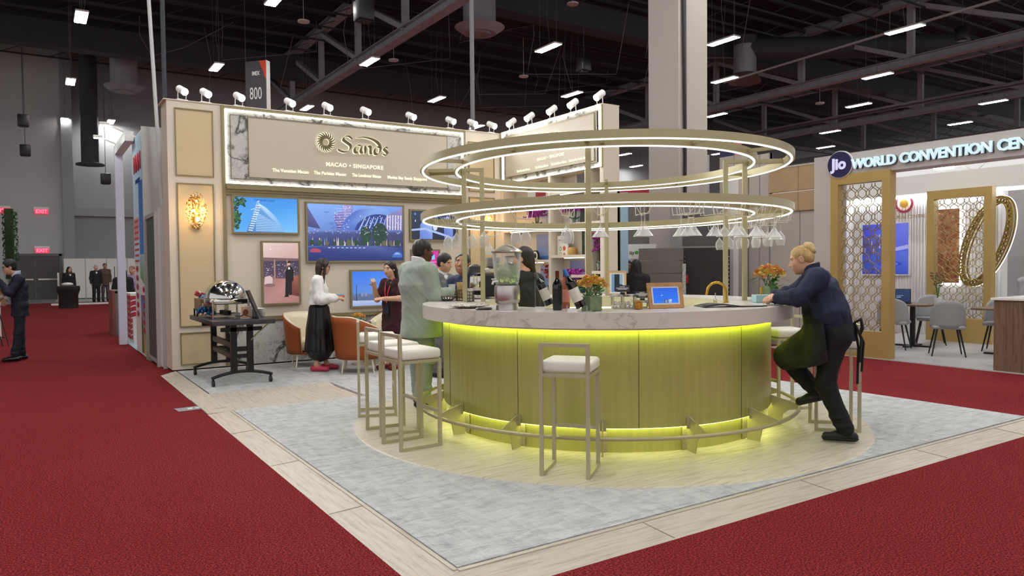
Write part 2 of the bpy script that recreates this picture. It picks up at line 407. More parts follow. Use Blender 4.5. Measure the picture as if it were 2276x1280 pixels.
b.obj('cornice',M_OLIVE,T,False,world=True)
b=MB(); b.b2(2.42,6.44,YW-.035,YW,.70,.72); b.b2(2.42,6.44,YW-.02,YW,.72,.76); b.obj('chair_rail',M_OLIVE,T,False,world=True)
for k in range(5):
    x0=2.43+k*.80; b=MB(); b.b2(x0,x0+.797,YW-.012,YW,.045,.69); b.obj('marble_panel',M_MARBLE,T,False,world=True)
def sign_board(T,x0,x1,z0,z1,y,lm,pm=.25):
    """lit sign in local XZ, facing -Y at depth y"""
    b=MB(); rect_frame(b,x0,x1,z0,z1,.016,.030,y-.012); b.obj('light_strip',M_LEDSIGN,T,False)
    b=MB(); b.b2(x0,x1,y-.012,y,z0,z1); b.b2(x0+.075,x1-.075,y-.03,y,z0+.075,z1-.075); b.obj('marble_border',M_MARBLE,T,False)
    b=MB(); rect_frame(b,x0+.075,x1-.075,z0+.075,z1-.075,.006,.034,y); rect_frame(b,x0+.055+lm,x1-.055-lm,z0+.10,z1-.09,.008,.05,y); b.obj('gold_line',M_OLIVE,T,False)
    b=MB(); b.b2(x0+.06+lm,x1-.06-lm,y-.045,y,z0+.105,z1-.095); b.obj('sign_panel',M_BOARD,T,False)
class Off: pass
lx,ly,lz=T.location
sign_board(T,2.42-lx,6.44-lx,2.755-lz,3.85-lz,YW-ly,.27)
# round rim light of the sign washes the marble
M_LETTER=mat('gold_letter','6b5f42',.4,.5); M_GLOW=emis('letter_halo',(1,.93,.66),1.5)
FY=YW-ly-.045
def stroke(b,pts,nib,ang,y0,y1,taper=True):
    """calligraphic stroke: the nib is a flat edge held at a constant angle"""
    n=len(pts); nx,nz=math.cos(ang)*nib/2,math.sin(ang)*nib/2
    Ls=[];Rs=[]
    for i,(x,z) in enumerate(pts):
        s_=1 if not taper else min(1,.35+2.2*min(i,n-1-i)/(n-1)); Ls.append((x-nx*s_-.0025,z-nz*s_-.001)); Rs.append((x+nx*s_+.0025,z+nz*s_+.001))
    for i in range(n-1):
        q=[Ls[i],Rs[i],Rs[i+1],Ls[i+1]]
        vs=[(x,y1,z) for x,z in q]+[(x,y0,z) for x,z in q]
        b.add(vs,[(0,1,2,3),(7,6,5,4),(0,4,5,1),(1,5,6,2),(2,6,7,3),(3,7,4,0)])
def spline(P,k=8):
    out=[]
    P=[P[0]]+list(P)+[P[-1]]
    for i in range(1,len(P)-2):
        for t in range(k):
            t/=k; a,b_,c,d=P[i-1],P[i],P[i+1],P[i+2]
            out.append(tuple(.5*((2*b_[j])+(-a[j]+c[j])*t+(2*a[j]-5*b_[j]+4*c[j]-d[j])*t*t+(-a[j]+3*b_[j]-3*c[j]+d[j])*t**3) for j in (0,1)))
    out.append(P[-2]); return out
SANDS=[ # rough script, 1 unit = x-height
 [(1.55,1.75),(1.1,2.05),(.55,1.95),(.4,1.55),(.9,1.2),(1.35,.85),(1.2,.3),(.6,.0),(-.1,.12),(-.35,.3)],
 [(2.75,.95),(2.3,1.0),(1.9,.6),(1.95,.12),(2.3,.05),(2.7,.5)],[(2.85,1.0),(2.72,.4),(2.85,.06),(3.1,.15)],
 [(3.3,1.0),(3.35,.5),(3.3,.02)],[(3.36,.6),(3.75,1.0),(4.05,.9),(4.05,.4),(4.12,.05),(4.35,.12)],
 [(5.35,.9),(4.95,1.0),(4.62,.6),(4.7,.1),(5.05,.05),(5.4,.45),(5.45,1.0),(5.1,1.55),(4.3,1.95),(3.2,2.1),(2.2,1.95)],
 [(6.5,.95),(6.15,1.05),(5.95,.8),(6.25,.52),(6.45,.25),(6.2,.0),(5.8,.1)]]
def sands(T,x0,z0,u,y,m1,m2):
    bb=MB(); hb=MB()
    for s_ in SANDS:
        P=[(x0+x*u,z0+z*u) for x,z in spline(s_,7)]
        stroke(bb,P,.25*u*1.5,.75,y-.02,y-.034); stroke(hb,P,.36*u*1.5,.75,y-.003,y-.018)
    hb.obj('letter_halo',m2,T,False); bb.obj('script_letters',m1,T,False)
def sunburst(T,cx,cz,R,y,m1,m2):
    bb=MB();hb=MB()
    for k in range(20):
        a=2*PI*k/20
        for B,w,yy0,yy1 in((bb,.16,y-.02,y-.034),(hb,.26,y-.003,y-.018)):
            L=[];Q=[]
            for i in range(7):
                t=i/6; r=R*(.32+.68*t); aa=a-.5*t*(1-t)*2+.28*t; ww=w*R*math.sin(PI*min(1,t*.85+.15))*.5
                c,s_=math.cos(aa),math.sin(aa)
                L.append((cx+r*c-ww*s_,cz+r*s_+ww*c)); Q.append((cx+r*c+ww*s_,cz+r*s_-ww*c))
            for i in range(6):
                q=[L[i],Q[i],Q[i+1],L[i+1]]; B.add([(x,yy1,z) for x,z in q]+[(x,yy0,z) for x,z in q],[(0,1,2,3),(7,6,5,4),(0,4,5,1),(1,5,6,2),(2,6,7,3),(3,7,4,0)])
    hb.obj('emblem_halo',m2,T,False); bb.obj('sun_emblem',m1,T,False)
sands(T,4.17-lx,3.345-lz,.125,FY,M_LETTER,M_GLOW)
sunburst(T,3.93-lx,3.475-lz,.165,FY,M_LETTER,M_GLOW)
M_LET2=emis('lit_small_letters',(1,.92,.68),1.15)
text('place_letters','MACAO • SINGAPORE',.088,M_LET2,T,(4.42-lx,FY-.006,3.13-lz),bold=.002,space=1.15)
for i,(tx,xx,sw) in enumerate((('The Venetian Macao',3.375,.94),('The Parisian Macao',4.0,.94),('The Londoner Macao',4.615,.80),('Marina Bay Sands Singapore',5.345,.90))):
    text('resort_letters',tx,.072,M_LET2,T,(xx-lx,FY-.006,2.985-lz),bold=.0015,sx=sw)
# ---------------------------------------------------------------- screens on the long wall
def screen(name,label,x0,x1,z0,z1,pic,cat='screen',ft=.028):
    w,h=x1-x0-2*ft,z1-z0-2*ft
    S=thing(name,label,cat,((x0+x1)/2,YW-.001,(z0+z1)/2))
    b=MB(); frame_bars(b,w,h,ft,.05,-.05); b.obj('frame',M_OLIVE,S,False)
    b=MB(); b.b2(-w/2,w/2,-.03,0,-h/2,h/2); b.obj('screen_panel',M_BEZEL,S,False)
    picture('screen_image',pic(w,h),M_SCREEN,S,-.0312,clamp=(w,h)); return S
def clouds(w,h,n,x0,x1,z0,z1,c,seed):
    r=random.Random(seed); return [(disc2(r.uniform(x0,x1)*w,r.uniform(z0,z1)*h,r.uniform(.02,.06)*w,r.uniform(.006,.016)*w),c) for _ in range(n)]
def leaves(w,h,cx,cz,rx,rz,n,cols,seed,size=.03):
    r=random.Random(seed); o=[]
    for _ in range(n):
        a=r.uniform(0,2*PI); q=math.sqrt(r.random()); x=cx+q*rx*math.cos(a); z=cz+q*rz*math.sin(a); t=r.uniform(0,2*PI); L=size*w*r.uniform(.6,1.4); W_=L*.3
        c_,s_=math.cos(t),math.sin(t)
        P=[(x,z),(x+c_*L*.5-s_*W_,z+s_*L*.5+c_*W_),(x+c_*L,z+s_*L),(x+c_*L*.5+s_*W_,z+s_*L*.5-c_*W_)]
        o.append(([(max(-w/2,min(w/2,p)),max(-h/2,min(h/2,q_))) for p,q_ in P],r.choice(cols)))
    return o
def pic_tower(w,h):
    L=[(R4(-w/2,-h/2,w/2,h/2),['4f9fe0','6db4ea','3a86d8','3d8ddc'])]
    def P(l): return [(x*w-w/2,z*h-h/2) for x,z in l]
    L.append((P([(.22,0),(.80,0),(.74,.22),(.64,.48),(.50,.72),(.37,.86),(.34,.80)]),['3f74b8','5d94d0','77aadc','86b6e2','9cc6ea','b0d2ee','5e90c8']))
    for k in range(14):
        z=.04+.05*k; xr=.79-.02*k-.0016*k*k; L.append((P([(.335-.004*k*0+.01*z,z),(xr,z*.92),(xr-.004,z*.92+.014),(.335,z+.02)]),'a9cfee'))
    L.append((P([(.19,0),(.26,0),(.375,.80),(.40,.93),(.36,.9)]),['2b5aa0','3f74b8','5d94d0','c4dcf0','8ab6de']))
    for k in range(12):
        z=.05+.065*k; x=.20+.19*z; L.append((P([(x,z),(x+.075,z-.012),(x+.08,z+.012),(x+.01,z+.022)]),'d2e4f4'))
    L+= leaves(w,h,-.43*w,.38*h,.10*w,.13*h,70,['1d3d22','2d5a2c','12301a','4c7a3c'],3,.05)+leaves(w,h,-.47*w,-.12*h,.05*w,.3*h,80,['1d3d22','2d5a2c','12301a','4c7a3c'],4,.05)
    L.append((P([(.40,.905),(.64,.89),(.64,.90),(.40,.915)]),'2a5f9c')); return L
def pic_dusk(w,h):
    def P(l): return [(x*w-w/2,z*h-h/2) for x,z in l]
    L=[(R4(-w/2,-h/2,w/2,h/2),['2b3f92','2b3f92','6f93dc','7fa6e6'])]
    L.append((P([(0,.60),(0,.95),(.05,.80),(.13,.56)]),['3b3d6e','5b5a92','54548c','40427a']))
    L+= [(P([(.20,.66),(.24,.63),(.28,.67),(.24,.69)]),'5a78bc'),(P([(.15,.86),(.2,.84),(.23,.88)]),'5f80c4'),(P([(.22,.56),(.3,.58),(.26,.61)]),'566fb4')]
    L.append((P([(.26,.80),(.46,1),(.46,.52),(.30,.52)]),['6a6cae','8f8ecb','4a4d92','3d4187']))
    L.append((P([(.36,1),(.46,1),(.46,.55),(.37,.55)]),['9b97cf','8884c2','4d4f98','54569c']))
    for k in range(9): L.append((P([(.29,.56+.045*k),(.45,.58+.045*k),(.45,.588+.045*k),(.29,.568+.045*k)]),'b8b4e0'))
    arc=[(.42+.40*math.cos(PI-t)*.9+.27,.48+.50*math.sin(t)) for t in [PI*k/16 for k in range(17)]]
    L.append((P(arc),['4c6ab8']*6+['7fa2dc']*5+['5878c0']*6))
    arc2=[(.74+.27*math.cos(t),.47+.38*math.sin(t)) for t in [PI*k/16 for k in range(17)]]
    L.append((P(arc2),['26387e']*17))
    for k in range(7): L.append((P([(.50+.05*k,.50),(.52+.05*k,.50),(.60+.045*k,.80),(.59+.045*k,.80)]),'8fb0e6'))
    L.append((P([(.78,.55),(1,.50),(1,.98),(.82,.82)]),['4c4f86','5a5c90','8886b6','6a6aa4']))
    for k in range(6): L.append((P([(.82+.03*k,.56),(.835+.03*k,.56),(.84+.03*k,.84),(.825+.03*k,.84)]),'c9bfd8'))
    L.append((P([(0,.48),(1,.52),(1,.57),(0,.53)]),['3a4d8e','3a4d8e','5d72ae','6a80ba']))
    L.append((P([(0,.26),(1,.24),(1,.52),(0,.48)]),['2a3568','2a3060','39406e','44508a']))
    r=random.Random(5)
    for k in range(34):
        x=r.uniform(.01,.97); L.append((P([(x,.27),(x+.006,.27),(x+.006,.27+r.uniform(.04,.17)),(x,.27+r.uniform(.04,.15))]),r.choice(['e8c890','c8b4c0','f0d8a8','9aa4d0'])))
    L+= [(disc2(-.5*w+.595*w,-.5*h+.48*h,.058*w,.15*h,18),'1f3f36'),(disc2(-.5*w+.745*w,-.5*h+.50*h,.085*w,.19*h,20),'1b3a33')]
    L+= leaves(w,h,.095*w,-.02*h,.05*w,.12*h,60,['1c3a30','2f5a44','16302c'],8,.018)+leaves(w,h,.245*w,0,.075*w,.16*h,110,['1c3a30','2f5a44','16302c'],9,.018)
    for k in range(60):
        x=r.uniform(.0,.99); z=r.uniform(.47,.56); L.append((P([(x,z),(x+.012,z),(x+.012,z+.008),(x,z+.008)]),r.choice(['a8b4dc','7f90c8','e0d0c8','5a6cb0'])))
    for k in range(70):
        x=r.uniform(.52,.98); z=r.uniform(.58,.82); L.append((P([(x,z),(x+.007,z),(x+.009,z+.02),(x+.002,z+.02)]),r.choice(['a8b8e8','4c62b4','e8dcd0','8494cc'])))
    for k in range(46):
        x=r.uniform(.26,.45); z=r.uniform(.56,.97); L.append((P([(x,z),(x+.008,z),(x+.008,z+.012),(x,z+.012)]),r.choice(['d8d0f0','5c5ca4','f0e4dc'])))
    for k in range(13):
        x=.04+.075*k; q=r.uniform(.018,.03); L.append((disc2(-.5*w+x*w,-.5*h+(.30+r.uniform(0,.03))*h,q*w,q*1.5*w*.8,9),r.choice(['22402c','2c4c3c','1c3434','5a5a3c'])))
    L.append((P([(0,0),(1,0),(1,.24),(.7,.27),(.3,.27),(0,.24)]),['10205c','16286a','27397c','4a5a98','5565a0','2b3b7c']))
    for k in range(9): L.append((P([(.20+.045*k,.225),(.225+.045*k,.225),(.225+.045*k,.24),(.20+.045*k,.24)]),'a8b0d0'))
    for k in range(5): L.append((P([(.1,.02+.045*k),(.95-.1*k,.03+.04*k),(.9-.1*k,.036+.04*k),(.12,.03+.045*k)]),'22377c'))
    L+= [(P([(.02,.15),(.13,.15),(.125,.19),(.09,.22),(.05,.22),(.02,.19)]),'a04058'),(P([(.88,.06),(.99,.06),(.99,.12),(.96,.16),(.91,.16),(.88,.11)]),'3c66b4'),(P([(.90,.11),(.97,.11),(.95,.15),(.92,.15)]),'7fa4d8')]
    return L
def pic_lounge(w,h):
    def P(l): return [(x*w-w/2,z*h-h/2) for x,z in l]
    L=[(R4(-w/2,-h/2,w/2,h/2),['8a6260','a87a6c','c9a8a4','d8bcb8'])]
    L.append((P([(0,.70),(1,.70),(1,.74),(0,.76)]),'6e5358')); L.append((P([(0,.42),(1,.40),(1,.70),(0,.70)]),['4a3c52','5a4252','3a3048','463a54']))
    r=random.Random(11)
    for k in range(90): 
        x=r.uniform(.02,.98);z=r.uniform(.43,.66);L.append((P([(x,z),(x+.016,z),(x+.016,z+.010),(x,z+.010)]),r.choice(['d8c8d0','a8a0c0','f0d8b0','7c88a8'])))
    for x in (.30,.66): L.append((P([(x,.41),(x+.035,.41),(x+.035,.72),(x,.72)]),'a8806c'))
    L.append((P([(0,0),(1,0),(1,.40),(0,.42)]),['a47a78','9a6c64','b08076','8e6460']))
    L.append((P([(.02,.3),(.24,.3),(.26,.42),(.18,.46),(.04,.44)]),'c4acae')); L.append((disc2(-.33*w,-.2*h,.16*w,.03*h),'7c5c60'))
    L.append((P([(.78,.13),(1,.10),(1,.46),(.86,.44),(.80,.36)]),['6e3c38','5a302e','8c5248','94584c','7e4840']))
    L+= [(P([(.62,.38),(.84,.36),(.86,.54),(.78,.62),(.68,.61),(.62,.52)]),'15141c'),(P([(.69,.56),(.76,.56),(.74,.60),(.71,.60)]),'e8e0dc'),(disc2(.22*w,.155*h,.045*w,.032*h),'c8988a'),(P([(.67,.665),(.78,.665),(.78,.69),(.70,.70)]),'17141a'),
      (P([(.60,.12),(.70,.12),(.82,.38),(.62,.40)]),'15141c'),(P([(.72,.12),(.80,.14),(.80,.38),(.72,.38)]),'1b1a22'),(P([(.56,.095),(.70,.10),(.69,.125),(.60,.125)]),'0e0d12')]
    L.append((disc2(-.29*w,.395*h,.02*w,.010*h),'f4ecec')); return L
def pic_city(w,h):
    def P(l): return [(x*w-w/2,z*h-h/2) for x,z in l]
    L=[(R4(-w/2,-h/2,w/2,h/2),['5f86c4','6a8cc4','3f7ce0','2f6cd8'])]
    L.append((P([(0,.12),(1,.12),(1,.36),(0,.34)]),['46587c','4a5c80','5c7098','5a6c94']))
    L.append((P([(.36,.3),(.44,.3),(.435,.66),(.40,.82),(.365,.66)]),['6878a0','7484a8','8c98b8','a4b0c8','7c8ab0']))
    r=random.Random(6)
    for k in range(26): x=r.uniform(0,.66);z=.30+r.uniform(0,.12);L.append((P([(x,.28),(x+.03,.28),(x+.03,z),(x,z)]),r.choice(['5a6a92','7886aa','48587e'])))
    L.append((P([(.78,.1),(1,.1),(1,1),(.72,1)]),['5c5470','7c7088','b0a0a8','8c8498']))
    for k in range(40): x=r.uniform(.76,.97);z=r.uniform(.25,.95);L.append((P([(x,z),(x+.02,z),(x+.02,z+.04),(x,z+.04)]),r.choice(['3c3850','d0c4c4','6c6480'])))
    L.append((P([(0,0),(1,0),(1,.14),(0,.16)]),['8ea0cc','7c90c0','98a4c8','a8b4d4'])); L.append((P([(.07,.15),(.09,.15),(.085,.62),(.075,.62)]),'34405c'))
    L+= [(P([(.64,.02),(.84,.02),(.86,.55),(.80,.66),(.68,.66),(.62,.52)]),'10131f'),(P([(.70,.4),(.78,.4),(.77,.62),(.72,.62)]),'d8dce6'),(disc2(.24*w,.24*h,.035*w,.075*h),'c09a88'),(P([(.70,.78),(.78,.78),(.78,.83),(.71,.84)]),'14121a')]
    return L
def pic_bar(w,h):
    def P(l): return [(x*w-w/2,z*h-h/2) for x,z in l]
    L=[(R4(-w/2,-h/2,w/2,h/2),['1a2238','141c30','2a3a58','22304c'])]; r=random.Random(4)
    for k in range(46): x=r.uniform(.02,.96);z=r.choice([.62,.74,.86]);L.append((P([(x,z),(x+.018,z),(x+.018,z+.06),(x+.009,z+.09),(x,z+.06)]),r.choice(['4c6aa0','8aa0c8','2c4470','c0c8d8'])))
    L+= [(P([(.18,.02),(.46,.02),(.46,.55),(.38,.72),(.26,.70),(.19,.5)]),['5c78c4','6c88d0','7c98dc','a0b4e4','94a8dc','6884cc']),(disc2(-.18*w,.29*h,.05*w,.11*h),'a8b4d8'),(P([(.72,.05),(.92,.05),(.92,.6),(.82,.7),(.72,.55)]),['5068b8','6078c4','7088d0','8a9cd8','6c80c8']),(disc2(.3*w,.25*h,.05*w,.10*h),'98a4cc'),
        (P([(0,.36),(.3,.42),(.7,.22),(1,.02),(1,0),(.66,.16),(.3,.34),(0,.3)]),'9cb0dc'),(disc2(.02*w,-.06*h,.05*w,.12*h),'c4ccdc')]
    return L
def pic_pink(w,h):
    def P(l): return [(x*w-w/2,z*h-h/2) for x,z in l]
    L=[(R4(-w/2,-h/2,w/2,h/2),['a01c6c','b8207c','c83090','9c2474'])]
    L.append((P([(.05,.1),(.34,.1),(.34,.95),(.05,.95)]),['6a90c0','7aa0cc','8cb4dc','8ab0d8']))
    for k in range(4): L.append((P([(.42+.1*k,.05),(.45+.1*k,.05),(.45+.1*k,.62),(.42+.1*k,.62)]),'e84cb0'))
    L+= [(P([(.4,.62),(.95,.62),(.95,.66),(.4,.66)]),'f06cc0'),(P([(.5,.72),(.85,.72),(.85,.88),(.5,.88)]),'7cb8e8'),(P([(.62,.02),(.86,.02),(.86,.42),(.62,.42)]),'3c1448')]
    return L
ST=screen('wall_screen','small landscape screen showing a curved glass tower against blue sky',2.49,3.495,2.01,2.587,pic_tower)
screen('wall_screen','largest landscape screen showing a dusk street with glass domed buildings',3.596,5.278,1.571,2.53,pic_dusk)
screen('wall_screen','landscape screen with blue bar scene behind the hanging glasses',5.38,6.31,1.93,2.47,pic_bar)
SP=screen('wall_screen','tall portrait screen showing a man in a suit in a lounge at night',2.904,3.499,.924,1.906,pic_lounge)
screen('wall_screen','low landscape screen with clock tower and city view behind the two women',4.31,5.30,.83,1.45,pic_city)
screen('wall_screen','small pink screen behind the head of the man in light grey suit',5.40,5.95,1.20,1.79,pic_pink)
for S,loc,c in ((SP,(.03,-.037,.415),'f0e6e4'),(ST,(-.02,-.037,.225),'2a5a9c')): text('screen_caption','MARINA BAY SANDS',.034,mat('caption_'+c,c,.5),S,loc,ext=.0004)
# ---------------------------------------------------------------- sconces
M_CRYS=thinglass('amber_crystal',.9,.35,(.98,.86,.62)); M_SCG=mat('sconce_gold','c8963c',.25,.9)
def sconce(x,z,label):
    S=thing('wall_sconce',label,'sconce',(x,YW,z),0)
    b=MB(); b.lathe([(0,-.2),(.05,-.2),(.05,.2),(0,.2)],(0,-.015,0),12); b.obj('backplate',M_SCG,S)
    r=random.Random(2); g=MB(); gb=MB()
    for k in range(420):
        t=r.uniform(-1,1); zz=t*.27; R=.14*math.sqrt(max(.03,1-t*t))*(1-.25*max(0,-t)); a=r.uniform(PI,2*PI)
        p=(R*math.cos(a),-.03+R*.75*math.sin(a),zz); X=Matrix.Translation(p)@Euler((r.uniform(0,3),r.uniform(0,3),0)).to_matrix().to_4x4()
        (g if k%3 else gb).sph((0,0,0),(.012,.004,.012),6,4,X)
    g.obj('crystal_cluster',M_CRYS,S)['kind']='stuff'; gb.obj('gold_leaf_cluster',M_SCG,S)['kind']='stuff'
    for p_,q_ in (((.01,-.08,-.12),.032),((-.05,-.07,0),.015),((.07,-.07,.02),.015),((0,-.07,.14),.014)):
        b=MB(); b.sph(p_,q_); b.obj('bulb',emis('sconce_bulb',(1,.80,.50),30),S)
    L=bpy.data.lights.new('bulb_glow','POINT'); L.energy=9; L.color=(1,.62,.28); L.shadow_soft_size=.12; o=bpy.data.objects.new('bulb_glow',L); COL.objects.link(o); o.parent=S; o.location=(0,-.16,-.02)
sconce(2.0,2.33,'gold crystal wall sconce glowing on the left tan panel')
sconce(6.86,2.33,'gold crystal wall sconce glowing behind the hanging wine glasses')
# ---------------------------------------------------------------- short wall with shelves
XW=7.24
T=thing('shelf_wall','short cream booth wall with a lit sign above display shelves','wall',(XW,9.98,.04),-PI/2)
# local x runs towards the viewer (-Y), local y runs into the wall (+X)
LX=lambda y: 9.98-y
b=MB()
b.b2(LX(11.45),LX(8.57),0,.32,2.94,3.87); b.b2(LX(8.57)-.08,LX(8.57),0,.32,-.02,2.94); b.b2(LX(11.47),LX(11.38),0,.32,-.02,2.94)
b.b2(LX(9.99),LX(9.93),0,.32,-.02,2.94); b.b2(LX(9.02),LX(8.90),0,.32,-.02,2.94)
b.b2(LX(11.45),LX(8.57),.28,.32,-.02,2.62); b.b2(LX(11.45),LX(9.99),.28,.32,2.62,2.94); b.b2(LX(9.93),LX(9.62),.28,.32,2.62,2.94)
b.b2(LX(11.45),LX(8.57),-.01,.33,3.87,3.885)
b.obj('wall_body',M_CREAM,T,False)
b=MB(); b.b2(LX(11.42),LX(11.36),-.03,.0,2.93,3.87); b.b2(LX(8.62),LX(8.57),-.02,0,2.93,3.87); b.obj('upright_trim',M_OLIVE,T,False)
sign_board(T,LX(11.36),LX(8.60),2.94,3.86,0,.07)
FY=-.045
sands(T,LX(10.1),3.42,.10,FY,M_LETTER,M_GLOW); sunburst(T,LX(10.32),3.52,.13,FY,M_LETTER,M_GLOW)
text('place_letters','MACAO • SINGAPORE',.07,M_LET2,T,(LX(9.85),FY-.006,3.24),bold=.002,space=1.1)
for tx,yy in (('The Venetian Macao',10.65),('The Parisian Macao',10.1),('The Londoner Macao',9.62),('Marina Bay Sands Singapore',9.07)): text('resort_letters',tx,.058,M_LET2,T,(LX(yy),FY-.006,3.11),bold=.0015,sx=.84)
def shelf(y0,y1,z,led=None,d=.44):
    b=MB(); b.b2(LX(y0),LX(y1),.01,.28,z-.045,z); o=b.obj('shelf',M_CREAM,T,False)
    if led:
        q=MB(); q.b2(LX(led[0]),LX(led[1]),.03,.05,z-.056,z-.045); q.obj('shelf_light',emis('shelf_led',(1,.95,.8),5),o,False)
for a in [(11.38,9.99,2.10,(11.2,10.1)),(9.93,9.02,2.13,(9.75,9.1)),(8.90,8.65,2.13,None),(11.38,9.99,2.60,(10.9,10.1)),(9.93,9.02,2.66,(9.7,9.1)),(9.93,9.02,1.62,(9.6,9.1)),(11.38,9.99,1.55,(11.2,10.2)),(9.40,9.02,1.30,None),(8.90,8.65,1.36,None),(8.90,8.65,2.62,None),(11.38,9.99,1.0,None),(9.93,8.65,1.0,None),(11.38,8.65,.5,None)]: shelf(*a)
# the backs of the niches carry dusk skyline prints
def shelf_print(name,label,y0,y1,z0,z1,pic,cat='print'):
    S=thing(name,label,cat,(XW+.279,(y0+y1)/2,(z0+z1)/2),-PI/2); w,h=abs(y0-y1),z1-z0
    b=MB(); b.b2(-w/2,w/2,-.012,0,-h/2,h/2); b.obj('board',M_WHITEPL,S,False); picture('print',pic(w,h),M_PRINT,S,-.0126); return S
def sky_print(w,h): return [(R4(-w/2,-h/2,w/2,h/2),['5c8cc4','5c8cc4','a8a0c0','98a0cc']),([(-w*.5,-h*.5),(w*.5,-h*.5),(w*.5,-h*.3),(w*.1,-h*.26),(-w*.5,-h*.34)],'3c6ca8'),([(w*.1,-h*.5),(w*.3,-h*.5),(w*.3,-h*.1),(w*.2,0),(w*.1,-h*.15)],'50688c')]
shelf_print('niche_print','dusk sky print lining the left shelf niche behind the barista',10.72,10.0,1.56,2.04,sky_print)
shelf_print('niche_print','dusk harbour print lining the middle shelf niche above purple orchids',9.75,9.04,1.02,1.57,sky_print)
shelf_print('niche_print','narrow dusk print low in the left shelf niche beside red flowers',10.6,10.0,1.02,1.5,sky_print)
# ---------------------------------------------------------------- round bar
T=thing('round_bar','large round bar clad in brushed olive brass under a white marble counter','bar',(BC[0],BC[1],.03))
b=MB(); b.ring((0,0),1.30,1.50,0,.22,128); b.obj('kick_plinth',M_BRASS,T)
b=MB(); b.ring((0,0),1.30,1.56,.20,.985,128); b.obj('cladding',M_BRASS,T,ang=.5)
b=MB()
for k in range(10):
    a=.42+2*PI*k/10; b.bar((1.561*math.cos(a),1.561*math.sin(a),.205),(1.561*math.cos(a),1.561*math.sin(a),.98),.004,.003,up=(math.cos(a),math.sin(a),0))
b.obj('panel_seam',mat('seam','5c5420',.5),T,False)
b=MB(); b.ring((0,0),1.15,1.752,.99,1.11,160); b.obj('countertop',M_QUARTZ,T,ang=.5)
b=MB(); b.ring((0,0),1.603,1.609,.972,.988,128); b.obj('counter_light',M_LEDY,T,False)
b=MB(); b.ring((0,0),1.508,1.552,.1955,.1995,128); b.obj('plinth_light',M_LEDP,T,False)
b=MB(); b.ring((0,0),1.610,1.618,.966,.992,128); b.obj('added_light_shield',M_QUARTZ,T,ang=.5)  # added lip, keeps the counter strip's light off people and floor
b=MB(); b.ring((0,0),1.24,1.30,.10,.985,96); b.ring((0,0),.96,1.24,.79,.82,96); b.obj('inner_shelf',mat('inner_laminate','d8d060',.5),T)
b=MB(); b.ring((0,0),1.165,1.185,.972,.988,96); b.obj('inner_light',M_LEDP,T,False)
rail=MB(); rail.tube([(1.80*math.cos(2*PI*k/96),1.80*math.sin(2*PI*k/96),.175) for k in range(96)],.0165,10,True); rl=rail.obj('foot_rail',M_CHAMP,T)
for k in range(14):
    a=math.radians(24)+2*PI*k/14; X=Matrix.Rotation(a,4,'Z'); b=MB()
    prof=[(1.555,.27),(1.562,.27),(1.80,.195),(1.80,.16),(1.72,.15),(1.665,.10),(1.645,.0),(1.535,.0),(1.535,.18),(1.555,.18)]
    b.add([(x,-.005,z) for x,z in prof]+[(x,.005,z) for x,z in prof],[tuple(range(len(prof))),tuple(range(2*len(prof)-1,len(prof)-1,-1))]+[(i,i+len(prof),(i+1)%len(prof)+len(prof),(i+1)%len(prof)) for i in range(len(prof))],X)
    b.box(1.565,0,.225,.006,.06,.09,X=X); b.box(1.50+.008,0,.10,.006,.07,.18,X=X)
    b.obj('rail_bracket',M_CHAMP,T,False)
# ---------------------------------------------------------------- two lit rings on posts
T=thing('ring_canopy','double champagne ring frame with white light strips standing on the bar counter','canopy',(BC[0],BC[1],1.14))
TI=-.016
def Zr(z,r,a): return z-1.14+TI*r*math.sin(a)
for z,nm in ((2.41,'upper'),(1.94,'lower')):
    for ro in (1.76,1.44):
        b=MB(); b.ring((0,0),ro-.055,ro,z-1.14,z-1.14+.062,144,tilt=TI); o=b.obj(nm+'_ring',M_CHAMP,T,ang=.5)
        q=MB(); q.ring((0,0),ro-.034,ro-.018,z-1.14-.008,z-1.14+.001,144,tilt=TI); q.obj('light_strip',M_LED,o,False)
    for k in range(12):
        b=MB(); a=.35+2*PI*k/12; b.bar((1.43*math.cos(a),1.43*math.sin(a),Zr(z,1.43,a)+.03),(1.72*math.cos(a),1.72*math.sin(a),Zr(z,1.72,a)+.03),.03,.03)
        b.obj('spoke',M_CHAMP,T,False)
VA=math.atan2(BC[1],BC[0])   # sight line through the bar
for k,a in enumerate((VA+PI-.08,VA-.04,VA+PI/2+.03,VA-PI/2+.03)):
    c,s_=math.cos(a),math.sin(a); zt=Zr(2.46,1.3,a)
    for r in ((1.36,1.18) if k>1 else (1.34,)):
        b=MB(); b.bar((r*c,r*s_,0),(r*c,r*s_,zt),.042,.042,up=(c,s_,0)); b.obj('post',M_CHAMP,T,False)
    b=MB(); b.bar((1.16*c,1.16*s_,zt),(1.72*c,1.72*s_,zt),.035,.035); b.obj('cross_bar',M_CHAMP,T,False)
